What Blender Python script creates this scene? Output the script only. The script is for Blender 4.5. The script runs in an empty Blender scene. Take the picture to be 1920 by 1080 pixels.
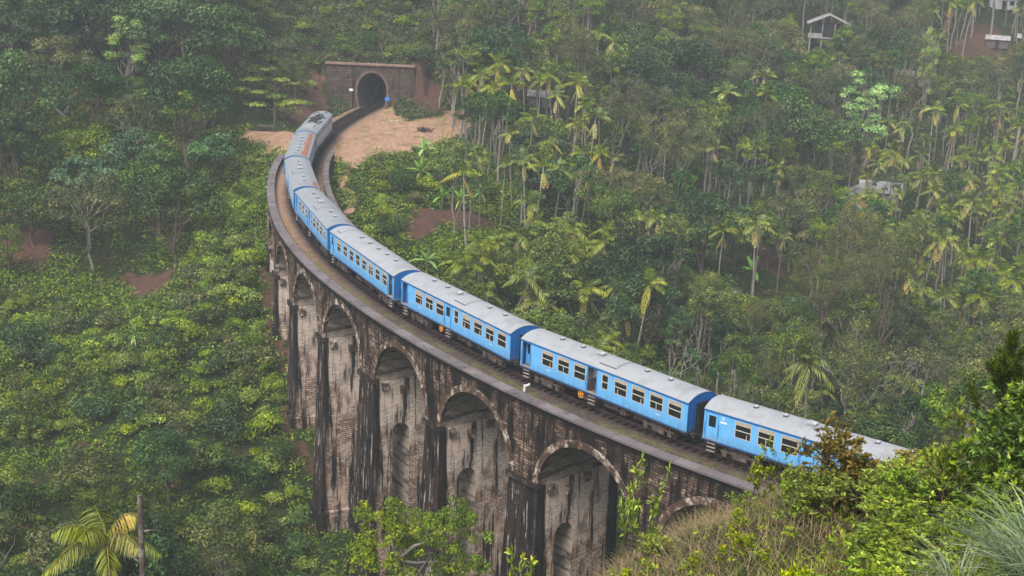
import bpy, math, random
import numpy as np
from mathutils import Vector, Matrix

# ---------------------------------------------------------------- camera, sky, sun, exposure
SC = bpy.context.scene
COL = SC.collection
PITCH, ROLL, CAMZ, FPX = 0.284644, 0.0436998, 36.206, 2564.44
cp_, sp_ = math.cos(PITCH), math.sin(PITCH)
c_f = Vector((0, cp_, -sp_)); c_r0 = Vector((1, 0, 0)); c_u0 = c_r0.cross(c_f)
c_r = math.cos(ROLL)*c_r0 + math.sin(ROLL)*c_u0
c_u = -math.sin(ROLL)*c_r0 + math.cos(ROLL)*c_u0
cam = bpy.data.cameras.new('camera'); cam_o = bpy.data.objects.new('camera', cam); COL.objects.link(cam_o)
M = Matrix((( c_r.x, c_u.x, -c_f.x, 0), (c_r.y, c_u.y, -c_f.y, 0), (c_r.z, c_u.z, -c_f.z, CAMZ), (0, 0, 0, 1)))
cam_o.matrix_world = M
cam.sensor_width = 36; cam.lens = FPX/1920*36; cam.clip_start = 0.5; cam.clip_end = 3000
SC.camera = cam_o
W = bpy.data.worlds.new('World'); SC.world = W; W.use_nodes = True
wn = W.node_tree.nodes; wl = W.node_tree.links
SUN_DIR = Vector((-0.34, -0.72, 1.05)).normalized()
sky = wn.new('ShaderNodeTexSky'); sky.sky_type = 'NISHITA'; sky.sun_disc = False
sky.sun_elevation = math.asin(SUN_DIR.z); sky.sun_rotation = math.atan2(SUN_DIR.x, SUN_DIR.y) % (2*math.pi)
sky.air_density = 1.0; sky.dust_density = 3.0; sky.ozone_density = 1.0
hs = wn.new('ShaderNodeHueSaturation'); hs.inputs['Saturation'].default_value = 0.26
wl.new(sky.outputs[0], hs.inputs['Color'])
bgn = wn['Background']; wl.new(hs.outputs[0], bgn.inputs['Color']); bgn.inputs['Strength'].default_value = 0.10
sun = bpy.data.lights.new('sun', 'SUN'); sun.energy = 1.5; sun.angle = math.radians(22); sun.color = (1.0, 0.955, 0.88)
sun_o = bpy.data.objects.new('sun', sun); COL.objects.link(sun_o)
sun_o.rotation_mode = 'QUATERNION'; sun_o.rotation_quaternion = SUN_DIR.to_track_quat('Z', 'Y'); sun_o.location = (-60, -40, 120)
SC.view_settings.view_transform = 'Standard'; SC.view_settings.look = 'None'
SC.view_settings.exposure = 1.15; SC.view_settings.gamma = 1
cy = SC.cycles
cy.max_bounces = 6; cy.diffuse_bounces = 3; cy.glossy_bounces = 2; cy.transmission_bounces = 4
cy.transparent_max_bounces = 8; cy.volume_bounces = 1

HAZE = 0.00043
LEAFK = 1.42
rng = np.random.default_rng(7)
R_ = random.Random(11)

# ---------------------------------------------------------------- materials
def mat(name):
    m = bpy.data.materials.new(name); m.use_nodes = True
    nt = m.node_tree; b = nt.nodes['Principled BSDF']
    b.inputs['Specular IOR Level'].default_value = 0.3
    return m, nt, b
def N(nt, t, **kw):
    n = nt.nodes.new(t)
    for k, v in kw.items():
        if k in n.inputs: n.inputs[k].default_value = v
        else: setattr(n, k, v)
    return n
def ramp(nt, src, stops):
    r = nt.nodes.new('ShaderNodeValToRGB'); e = r.color_ramp.elements
    while len(e) > 1: e.remove(e[0])
    e[0].position = stops[0][0]; e[0].color = tuple(stops[0][1]) + (1,)
    for p, c in stops[1:]:
        q = e.new(p); q.color = tuple(c) + (1,)
    nt.links.new(src, r.inputs[0]); return r.outputs[0]
def vramp(nt, src, a, b, lo=0., hi=1.):
    m = N(nt, 'ShaderNodeMapRange'); m.inputs[1].default_value = a; m.inputs[2].default_value = b
    m.inputs[3].default_value = lo; m.inputs[4].default_value = hi
    nt.links.new(src, m.inputs[0]); return m.outputs[0]
def mix(nt, fac, a, b):
    m = nt.nodes.new('ShaderNodeMix'); m.data_type = 'RGBA'
    for s, v in ((0, fac), (6, a), (7, b)):
        if isinstance(v, (int, float)): m.inputs[s].default_value = v
        elif isinstance(v, tuple): m.inputs[s].default_value = v + (1,)
        else: nt.links.new(v, m.inputs[s])
    return m.outputs[2]
def mth(nt, op, a, b=None):
    m = nt.nodes.new('ShaderNodeMath'); m.operation = op
    for i, v in enumerate((a, b)):
        if v is None: continue
        if isinstance(v, (int, float)): m.inputs[i].default_value = v
        else: nt.links.new(v, m.inputs[i])
    return m.outputs[0]
def coords(nt, kind='Object', scale=(1, 1, 1)):
    tc = nt.nodes.new('ShaderNodeTexCoord'); mp = nt.nodes.new('ShaderNodeMapping')
    mp.inputs['Scale'].default_value = scale
    nt.links.new(tc.outputs[kind], mp.inputs[0]); return mp.outputs[0]
def noise(nt, vec, scale, detail=4, rough=.6):
    n = N(nt, 'ShaderNodeTexNoise'); n.inputs['Scale'].default_value = scale
    n.inputs['Detail'].default_value = detail; n.inputs['Roughness'].default_value = rough
    if vec is not None: nt.links.new(vec, n.inputs['Vector'])
    return n.outputs['Fac']
def bump(nt, b, h, strength=.4, dist=.05):
    n = N(nt, 'ShaderNodeBump'); n.inputs['Strength'].default_value = strength; n.inputs['Distance'].default_value = dist
    nt.links.new(h, n.inputs['Height']); nt.links.new(n.outputs[0], b.inputs['Normal'])
def simple(name, c, rough=.7, metal=0., var=.25, scale=1.5, spec=.3, dirt=None):
    m, nt, b = mat(name)
    v = coords(nt); n1 = noise(nt, v, scale, 5)
    lo = tuple(x*(1-var) for x in c); hi = tuple(min(1, x*(1+var)) for x in c)
    col = ramp(nt, n1, [(.3, lo), (.7, hi)])
    if dirt:
        n2 = noise(nt, v, scale*.6, 6, .7)
        col = mix(nt, vramp(nt, n2, .5, .68), col, tuple(dirt))
    nt.links.new(col, b.inputs['Base Color'])
    b.inputs['Roughness'].default_value = rough; b.inputs['Metallic'].default_value = metal
    b.inputs['Specular IOR Level'].default_value = spec
    return m
def leafmat(name, stops, trans=.2, rough=.5, objvar=.25):
    """tint attribute (0..1, one value per leaf) picks the leaf's own colour"""
    m = bpy.data.materials.new(name); m.use_nodes = True; nt = m.node_tree
    nt.nodes.remove(nt.nodes['Principled BSDF'])
    at = nt.nodes.new('ShaderNodeAttribute'); at.attribute_name = 'tint'
    col = ramp(nt, at.outputs['Fac'], [(p, tuple(min(.8, x*LEAFK) for x in c)) for p, c in stops])
    oi = nt.nodes.new('ShaderNodeObjectInfo')
    h = nt.nodes.new('ShaderNodeHueSaturation')
    nt.links.new(vramp(nt, oi.outputs['Random'], 0, 1, .492, .525), h.inputs['Hue'])
    r2 = mth(nt, 'FRACT', mth(nt, 'MULTIPLY', oi.outputs['Random'], 7.31))
    nt.links.new(vramp(nt, r2, 0, 1, 1-objvar, 1+objvar), h.inputs['Value'])
    r3 = mth(nt, 'FRACT', mth(nt, 'MULTIPLY', oi.outputs['Random'], 13.7))
    nt.links.new(vramp(nt, r3, 0, 1, .92, 1.2), h.inputs['Saturation'])
    nt.links.new(col, h.inputs['Color'])
    d = N(nt, 'ShaderNodeBsdfPrincipled'); d.inputs['Roughness'].default_value = rough
    d.inputs['Specular IOR Level'].default_value = .35
    nt.links.new(h.outputs[0], d.inputs['Base Color'])
    t = nt.nodes.new('ShaderNodeBsdfTranslucent'); nt.links.new(h.outputs[0], t.inputs['Color'])
    mx = nt.nodes.new('ShaderNodeMixShader'); mx.inputs[0].default_value = trans
    nt.links.new(d.outputs[0], mx.inputs[1]); nt.links.new(t.outputs[0], mx.inputs[2])
    nt.links.new(mx.outputs[0], nt.nodes['Material Output'].inputs[0])
    return m

# ---------------------------------------------------------------- mesh helpers
class MB:
    def __init__(s): s.v = []; s.f = []; s.uv = []
    def quad(s, a, b, c, d):
        i = len(s.v); s.v += [tuple(a), tuple(b), tuple(c), tuple(d)]; s.f.append((i, i+1, i+2, i+3))
    def poly(s, pts):
        i = len(s.v); s.v += [tuple(p) for p in pts]; s.f.append(tuple(range(i, i+len(pts))))
    def box(s, x0, x1, y0, y1, z0, z1):
        i = len(s.v)
        s.v += [(x0,y0,z0),(x1,y0,z0),(x1,y1,z0),(x0,y1,z0),(x0,y0,z1),(x1,y0,z1),(x1,y1,z1),(x0,y1,z1)]
        s.f += [(i,i+3,i+2,i+1),(i+4,i+5,i+6,i+7),(i,i+1,i+5,i+4),(i+1,i+2,i+6,i+5),(i+2,i+3,i+7,i+6),(i+3,i,i+4,i+7)]
    def tube(s, pts, rad, n=6, cap=True):
        pts = [Vector([float(c) for c in p]) for p in pts]
        rad = [float(rad)]*len(pts) if isinstance(rad, (int, float)) else [float(r) for r in rad]
        i0 = len(s.v); up = Vector((0, 0, 1))
        for k, p in enumerate(pts):
            d = (pts[min(k+1, len(pts)-1)] - pts[max(k-1, 0)]).normalized()
            a = d.cross(up if abs(d.z) < .95 else Vector((1, 0, 0))).normalized(); b = d.cross(a)
            for j in range(n):
                t = 2*math.pi*j/n; s.v.append(tuple(p + rad[k]*(math.cos(t)*a + math.sin(t)*b)))
        for k in range(len(pts)-1):
            for j in range(n):
                q = i0+k*n; s.f.append((q+j, q+(j+1) % n, q+n+(j+1) % n, q+n+j))
        if cap:
            s.f.append(tuple(i0+j for j in range(n-1, -1, -1)))
            s.f.append(tuple(i0+(len(pts)-1)*n+j for j in range(n)))
    def mesh(s, name, m, smooth=False):
        me = bpy.data.meshes.new(name); me.from_pydata(s.v, [], s.f); me.validate()
        if s.uv:
            l = me.uv_layers.new(name='UVMap'); k = 0
            l.data.foreach_set('uv', np.array(s.uv, dtype=np.float32).ravel())
        me.materials.append(m)
        if smooth: me.polygons.foreach_set('use_smooth', [True]*len(me.polygons))
        me.update(); return me
def npmesh(name, V, F, m, tint=None, smooth=False):
    V = np.asarray(V, np.float32); F = np.asarray(F, np.int32); k = F.shape[1]
    me = bpy.data.meshes.new(name)
    me.vertices.add(len(V)); me.vertices.foreach_set('co', V.ravel())
    me.loops.add(F.size); me.loops.foreach_set('vertex_index', F.ravel())
    me.polygons.add(len(F)); me.polygons.foreach_set('loop_start', np.arange(0, F.size, k, dtype=np.int32))
    me.update(calc_edges=True)
    if tint is not None:
        a = me.attributes.new('tint', 'FLOAT', 'FACE'); a.data.foreach_set('value', np.asarray(tint, np.float32))
    if smooth: me.polygons.foreach_set('use_smooth', np.ones(len(F), bool))
    me.materials.append(m); me.update(); return me
def link(name, me, parent=None, loc=None, rotz=0.):
    o = bpy.data.objects.new(name, me); COL.objects.link(o)
    if parent is not None: o.parent = parent
    if loc is not None: o.location = loc
    if rotz: o.rotation_euler = (0, 0, rotz)
    return o
def thing(name, label, cat, loc=(0, 0, 0), rotz=0., group=None, scale=None):
    o = bpy.data.objects.new(name, None); COL.objects.link(o); o.empty_display_size = .3
    o.location = loc; o.rotation_euler = (0, 0, rotz)
    if scale is not None: o.scale = scale
    return tag(o, label, cat, group)
def tag(o, label, cat, group=None):
    o['label'] = label; o['category'] = cat
    if group: o['group'] = group
    return o
def struct(name, me):
    o = link(name, me); o['kind'] = 'structure'; return o
def stuff(name, me, label, cat):
    o = link(name, me); o['kind'] = 'stuff'; o['label'] = label; o['category'] = cat; return o

# ---------------------------------------------------------------- the curve of the line
CX, CY, RR = 102.587, 183.298, 130.49
def onc(phi, off, z=0.):
    """point on the curve: phi in degrees, off metres outside the track's centre line"""
    a = math.radians(phi); r = RR+off
    return (CX+r*math.cos(a), CY+r*math.sin(a), z)
def path_pts():
    P = [onc(p, 0)[:2] for p in np.arange(262, 183.9, -.25)]
    K = [onc(184, 0)[:2], (-28.25, 183.0), (-28.6, 190), (-28.5, 200), (-27.9, 209), (-26.8, 218), (-25.1, 228), (-22.9, 238), (-20.4, 248)]
    K = [onc(185, 0)[:2]] + K + [(-17.5, 258)]
    for i in range(1, len(K)-2):
        p0, p1, p2, p3 = [np.array(k) for k in K[i-1:i+3]]
        for t in np.linspace(0, 1, 17)[:-1]:
            P.append(tuple(.5*((2*p1)+(-p0+p2)*t+(2*p0-5*p1+4*p2-p3)*t*t+(-p0+3*p1-3*p2+p3)*t**3)))
    return np.array(P, float)
PATH = path_pts()
_d = np.gradient(PATH, axis=0); _d /= np.linalg.norm(_d, axis=1)[:, None]
PN = np.c_[-_d[:, 1], _d[:, 0]]      # points to the inside or outside
if (PATH[100]+PN[100]-np.array([CX, CY])) @ (PATH[100]-np.array([CX, CY])) < RR*RR: PN = -PN   # make it outward
PS = np.r_[0, np.cumsum(np.linalg.norm(np.diff(PATH, axis=0), axis=1))]
PHI = np.degrees(np.arctan2(PATH[:, 1]-CY, PATH[:, 0]-CX)) % 360
# ---------------------------------------------------------------- terrain
CTRL = np.array([
 (0,0,34.3),(12,-12,36.5),(-12,-10,32),(30,-5,38),(3.9,9,31.3),(8,9,32.2),(4.8,14,28.6),(8,16,28.6),(4.5,22,24.0),(9,24,24.6),(2.6,30,19.9),(6,30,21.9),(14,28,25),
 (4.5,35,18.8),(9,38,18.2),(12,50,12.2),(13,62,6.4),(14,72,.4),(24,62,7),(22,50,14),(30,62,8),(40,60,9),(30,40,24),(60,40,20),(30,15,36),(60,0,40),
 (12,79,-6.5),(8,81,-11),(5,76,-11),(2,60,-2),(-2,45,3),(-6,30,10),(-8,15,22),(-25,20,14),(-30,45,0),(-10,60,-9),(-8,76,-18),(-18,85,-23),(-30,78,-19),(-45,60,-9),(-70,50,0),(-60,80,-13),
 (30,73,-.8),(36,80,-1.5),(26,84,-5),(31,93,-10),(45,85,-4),(60,90,-3),(80,70,6),
 (-12,108,-29),(-17,120,-26),(-27,108,-26.5),(-38,98,-23),(-50,100,-20),(-24,129,-19),(-29,139,-13.5),(-33,152,-9),(-33.5,166,-6),(-33.5,176,-3.5),(-33.5,184,-1.5),
 (-42,118,-21),(-38,133,-17.5),(-44,150,-14.5),(-45,165,-12.5),(-44,178,-7),(-43,188,-3),(-62,160,-12.5),(-58,130,-18),(-80,140,-16),(-85,110,-17),(-75,175,-8),(-60,185,-4),
 (-38.6,194.9,-.5),(-34.9,188,-.6),(-40,203,-.5),(-34,208,-.5),(-46,196,-1.5),(-33,200,-.5),(-36,212,-.4),(-38,219,1.5),(-42,212,2),(-33,222,0),(-30.5,227,0),
 (-50,205,1),(-60,200,1),(-75,205,4),(-100,205,5),(-55,220,8),(-70,240,17),(-100,240,19),(-45,228,8),(-38,228,5),(-60,262,26),(-100,280,34),(-140,240,26),(-130,180,2),(-140,120,-10),
 (-11.9,226,-.6),(-10.6,211,-.8),(-18,217,-.5),(-19.6,197.4,-.5),(-23.4,184,-.8),(-25,190,-.5),(-24,226,-.4),(-18,225,-.3),(-24,205,-.5),(-15,203,-.7),(-15,222,-.5),
 (-17,231,2.6),(-12,233,2.5),(-33,232,5),(-25,238,9.5),(-25,252,17),(-25,275,27),(-30,310,38),(-5,240,6),(-5,260,12),
 (-21,178,-2.6),(-17.5,170,-4),(-19.5,160,-7),(-13,160,-6.5),(-9,150,-10),(-17,146,-13),(-4,175,-6),(-6,190,-3.5),(-10,199,-1.6),(3,205,-4),(8,190,-8),(5,165,-11),(0,150,-14),(8,138,-20),(-2,130,-22),(-10,132,-22),(-10,120,-26),(-2,110,-27.5),
 (3,100,-26),(8,95,-22),(5,90,-22),(-2,96,-26),(12,92,-16),(14,86,-11),(10,105,-24),(20,100,-19),(20,115,-22.5),(30,110,-20),(18,150,-18),(30,130,-23),(32,160,-19),
 (40,185,-17.5),(60,150,-23),(50,125,-21),(75,130,-18),(75,170,-22),(62,200,-18),(78,205,-19),(100,190,-19),(25,205,-10),(20,225,-3),(40,225,-9),(55,222,-13),(60,245,-6),(95,250,-11),
 (0,225,0),(12,245,3),(20,265,9),(45,260,1.5),(60,280,7),(75,275,2),(95,285,2),(113,318,8),(85,310,11),(51,310,17),(20,300,22),(0,300,24),(120,345,21),(60,345,30),(0,345,38),
 (140,280,0),(150,220,-12),(150,150,-14),(130,100,-6),(160,340,18)], float)
def _tps_fit(P, lam=.6):
    n = len(P); d = np.linalg.norm(P[:, None, :2]-P[None, :, :2], axis=2)/50
    K = np.where(d > 0, d*d*np.log(np.maximum(d, 1e-9)), 0) + lam*1e-3*np.eye(n)
    A = np.zeros((n+3, n+3)); A[:n, :n] = K; A[:n, n] = 1; A[:n, n+1:n+3] = P[:, :2]/50; A[n, :n] = 1; A[n+1:n+3, :n] = P[:, :2].T/50
    return np.linalg.solve(A, np.r_[P[:, 2], 0, 0, 0])
_wt = _tps_fit(CTRL)
def _tps(x, y):
    x = np.asarray(x, float).ravel(); y = np.asarray(y, float).ravel(); out = np.zeros(len(x))
    for i in range(0, len(x), 20000):
        q = np.c_[x[i:i+20000], y[i:i+20000]]
        d = np.linalg.norm(q[:, None]-CTRL[None, :, :2], axis=2)/50
        K = np.where(d > 0, d*d*np.log(np.maximum(d, 1e-9)), 0)
        out[i:i+20000] = K@_wt[:-3] + _wt[-3] + (q/50)@_wt[-2:]
    return out
def _smooth(a, b, x): t = np.clip((x-a)/(b-a), 0, 1); return t*t*(3-2*t)
def _fbm(x, y):
    s = 0
    for k, (ax, ay, ph, am) in enumerate([(.21,.13,1.,.5),(-.17,.26,2.2,.45),(.41,-.33,.7,.28),(.55,.47,4.,.22),(-.83,.61,3.1,.14),(1.1,.9,5.,.1),(1.7,-1.3,.3,.06)]):
        s = s + am*np.sin(ax*x+ay*y+ph+1.3*np.sin(.07*x*(k+1)+.05*y))
    return s
PXC, PYW = -24.9, 229.2                    # tunnel mouth
def H(x, y):
    x = np.asarray(x, float); y = np.asarray(y, float); sh = np.broadcast(x, y).shape
    x = np.broadcast_to(x, sh).ravel(); y = np.broadcast_to(y, sh).ravel()
    xi = np.clip(x, -150, 165); yi = np.clip(y, -15, 348)
    z = _tps(xi, yi)
    out = np.hypot(x-xi, y-yi); z = z + np.minimum(out*.25, 6)*(y > 100)
    z = np.minimum(z, 44)
    # distance to the line, signed offset
    dd = np.full(len(x), 99.); 
    near = (x > -45) & (x < 60) & (y > 50) & (y < 260)
    idx = np.where(near)[0]; ph = np.full(len(x), 0.)
    for i in range(0, len(idx), 8000):
        j = idx[i:i+8000]
        D = np.hypot(x[j][:, None]-PATH[None, ::2, 0], y[j][:, None]-PATH[None, ::2, 1]); k = D.argmin(1)
        dd[j] = D[np.arange(len(j)), k]; ph[j] = PHI[::2][k]
    flatz = -.42
    far = (y > 182) & (y < PYW+.05)
    bumps = _fbm(x, y)*.55
    calm = _smooth(2, 8, dd)
    pl = ((x > -26) & (x < -9) & (y > 183) & (y < 229)) | ((x < -29) & (x > -42) & (y > 190) & (y < 214))
    calm = np.where(pl, np.minimum(calm, .15), calm)
    z = z + bumps*calm*np.clip(np.hypot(x, y)/25, .15, 1)
    w = np.where(far, 1-_smooth(2.6, 5.0, dd), 0); z = z*(1-w)+flatz*w
    nearcut = (ph > 231.2) & (y < 110) & (ph < 262)
    w = np.where(nearcut, 1-_smooth(3.2, 6.0, dd), 0); z = z*(1-w)+flatz*w
    # never let ground rise through the deck of the bridge
    br = (ph > 183) & (ph <= 231.2) & (dd < 7.5) & near
    z = np.where(br, np.minimum(z, -1.0), z)
    # hill over the tunnel
    up = (y > PYW+.1) & (abs(x-PXC) < 8.2)
    z = np.where(up, np.maximum(z, 6.55+np.minimum((y-PYW)*.28, 3)), z)
    return z.reshape(sh)
def axis(segs):
    out = []
    for a, b, st in segs: out += list(np.arange(a, b-1e-6, st))
    return out
xs = axis([(-420,-150,30),(-150,-110,5),(-110,-60,2),(-60,40,1.0),(40,120,1.8),(120,170,5),(170,420,30)]) + [420.]
ys = axis([(-200,-15,30),(-15,0,3),(0,60,.9),(60,125,1.0),(125,240,1.15),(240,300,2.),(300,350,4.),(350,600,30)]) + [600.]
xs = [x for x in xs if not any(abs(x-q) < .45 for q in (PXC-2.9, PXC+2.9, PXC-8.1, PXC+8.1))] + [PXC-2.9, PXC+2.9, PXC-8.1, PXC+8.1]
ys = [y for y in ys if not (PYW-.7 < y < PYW+.9)] + [PYW-.35, PYW, PYW+.25, PYW+.7]
xs = np.array(sorted(xs)); ys = np.array(sorted(ys))
GX, GY = np.meshgrid(xs, ys); GZ = H(GX, GY)
def gz(x, y):
    i = int(np.clip(np.searchsorted(xs, x)-1, 0, len(xs)-2)); j = int(np.clip(np.searchsorted(ys, y)-1, 0, len(ys)-2))
    tx = (x-xs[i])/(xs[i+1]-xs[i]); ty = (y-ys[j])/(ys[j+1]-ys[j])
    return float((GZ[j,i]*(1-tx)+GZ[j,i+1]*tx)*(1-ty)+(GZ[j+1,i]*(1-tx)+GZ[j+1,i+1]*tx)*ty)
def gzv(x, y):
    i = np.clip(np.searchsorted(xs, x)-1, 0, len(xs)-2); j = np.clip(np.searchsorted(ys, y)-1, 0, len(ys)-2)
    tx = (x-xs[i])/(xs[i+1]-xs[i]); ty = (y-ys[j])/(ys[j+1]-ys[j])
    return (GZ[j,i]*(1-tx)+GZ[j,i+1]*tx)*(1-ty)+(GZ[j+1,i]*(1-tx)+GZ[j+1,i+1]*tx)*ty
# ---------------------------------------------------------------- ground material and mesh
def ground_material():
    m, nt, b = mat('ground'); v = coords(nt)
    n1 = noise(nt, v, .35, 6, .65); n2 = noise(nt, v, 2.2, 5, .7); n3 = noise(nt, v, .08, 3)
    soil = ramp(nt, n2, [(.25, (.045,.026,.017)), (.55, (.10,.055,.036)), (.8, (.16,.095,.06))])
    grass = ramp(nt, n2, [(.2, (.008,.014,.004)), (.5, (.022,.036,.009)), (.8, (.055,.07,.02))])
    c = mix(nt, vramp(nt, n1, .54, .68), grass, soil)
    c = mix(nt, vramp(nt, n3, .35, .65, 0, .35), c, (.03,.04,.012))
    red = ramp(nt, n2, [(.2, (.05,.027,.02)), (.5, (.095,.050,.037)), (.8, (.15,.085,.06))])
    rut = noise(nt, coords(nt, 'Object', (.35, .12, 1)), 3.2, 6, .7)
    pale = ramp(nt, mth(nt, 'ADD', mth(nt, 'MULTIPLY', n2, .5), mth(nt, 'MULTIPLY', rut, .5)), [(.32, (.22,.12,.075)), (.46, (.33,.195,.125)), (.54, (.40,.25,.17)), (.66, (.52,.38,.29))])
    at = nt.nodes.new('ShaderNodeAttribute'); at.attribute_name = 'bare'
    at2 = nt.nodes.new('ShaderNodeAttribute'); at2.attribute_name = 'yard'
    def edge(a, lo=.35, hi=.6):
        s = mth(nt, 'ADD', a, mth(nt, 'MULTIPLY', mth(nt, 'SUBTRACT', n1, .5), 2.2)); return vramp(nt, s, lo, hi)
    c = mix(nt, edge(at.outputs['Fac']), c, red)
    pale = mix(nt, vramp(nt, noise(nt, v, .22, 5, .65), .55, .66, 0, .75), pale, (.17,.16,.07))
    c = mix(nt, edge(at2.outputs['Fac']), c, pale)
    nt.links.new(c, b.inputs['Base Color']); b.inputs['Roughness'].default_value = .95
    b.inputs['Specular IOR Level'].default_value = .1
    bump(nt, b, mth(nt, 'ADD', n2, noise(nt, v, 9, 4)), .6, .15)
    return m
def seg_d(X, Y, pts):
    d = np.full(X.shape, 99.)
    for (x0, y0), (x1, y1) in zip(pts[:-1], pts[1:]):
        t = np.clip(((X-x0)*(x1-x0)+(Y-y0)*(y1-y0))/((x1-x0)**2+(y1-y0)**2+1e-9), 0, 1)
        d = np.minimum(d, np.hypot(X-x0-t*(x1-x0), Y-y0-t*(y1-y0)))
    return d
def inpoly(X, Y, P):
    c = np.zeros(X.shape, bool); n = len(P)
    for i in range(n):
        (x0, y0), (x1, y1) = P[i], P[(i+1) % n]
        with np.errstate(divide='ignore', invalid='ignore'):
            t = ((y0 > Y) != (y1 > Y)) & (X < (x1-x0)*(Y-y0)/((y1-y0) if y1 != y0 else 1e-9)+x0)
        c ^= t
    return c
def soft_poly(X, Y, P, w): 
    d = seg_d(X, Y, list(P)+[P[0]]); i = inpoly(X, Y, P); return np.where(i, 1., np.clip(1-d/w, 0, 1))
YARD = [(-26,184),(-22.6,184.5),(-21,190),(-17.5,193.5),(-14,198.5),(-12.5,206),(-9,212),(-8,223),(-10.5,227.5),(-14,222),(-18.5,215.5),(-20.5,222),(-22.5,228),(-24,229),(-26.5,214),(-26.5,196)]
YARD2 = [(-30.5,188),(-34.2,188.5),(-36.5,193),(-40,197),(-40,202),(-35,203),(-30.5,201)]
def foot(P, w): return np.clip(1.15-seg_d(GX, GY, P)/w, 0, 1)
bare = np.zeros(GX.shape); yard = np.zeros(GX.shape)
yard = np.maximum(yard, soft_poly(GX, GY, YARD, 1.6)); yard = np.maximum(yard, soft_poly(GX, GY, YARD2, 2.0))
yard = np.maximum(yard, foot([(-22,187.5),(-22.3,184),(-22.8,180),(-23.2,177.5),(-22.3,174.7),(-20.7,173.5),(-21.1,169.8),(-22.4,166.5)], .9)*.9)
yard = np.maximum(yard, foot([(97.6,321),(94.3,312.4),(96.8,307.5),(102.6,305.5),(109.9,301.8),(122,299)], 1.1)*.85)
for P_, w_ in (([(-49.3,166.2),(-43.2,164),(-42.0,160),(-43.8,158),(-47.5,163)],1.2),([(-13.4,172.5),(-5.4,177),(-2.5,177),(-4,173.5),(-9.5,170.5),(-12,163),(-13,163)],.9),
               ([(36.7,199.7),(40.6,198.9),(38.5,190.2),(35,192)],1.5),([(102.9,321),(109,320),(110,309),(96,299),(92,294),(92,300),(99,310)],2),([(-66,171),(-60,171),(-60,165),(-66,165)],2),
               ([(-37.5,213),(-33,213),(-32,227),(-35,231),(-39,224)],1.2),([(-18.5,229),(-15,226),(-13,231),(-17,235)],1)):
    bare = np.maximum(bare, soft_poly(GX, GY, P_, w_)*.8)
bare = np.maximum(bare, foot([(-30,154),(-28,150),(-24.5,141.3),(-22.2,136.6),(-23,131),(-19.8,128)], 1.8)*.75)
ny, nx = GX.shape
ids = np.arange(nx*ny).reshape(ny, nx)
F = np.stack([ids[:-1,:-1], ids[:-1,1:], ids[1:,1:], ids[1:,:-1]], -1).reshape(-1, 4)
xc = (GX[:-1,:-1]+GX[1:,1:])/2; yc = (GY[:-1,:-1]+GY[1:,1:])/2
hole = ((yc > PYW-.01) & (yc < PYW+.3) & (abs(xc-PXC) < 2.9)).ravel()
me = npmesh('ground', np.c_[GX.ravel(), GY.ravel(), GZ.ravel()], F[~hole], ground_material(), smooth=True)
for nm, arr in (('bare', bare), ('yard', yard)):
    a = me.attributes.new(nm, 'FLOAT', 'POINT'); a.data.foreach_set('value', arr.ravel().astype(np.float32))
struct('ground', me)

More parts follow.
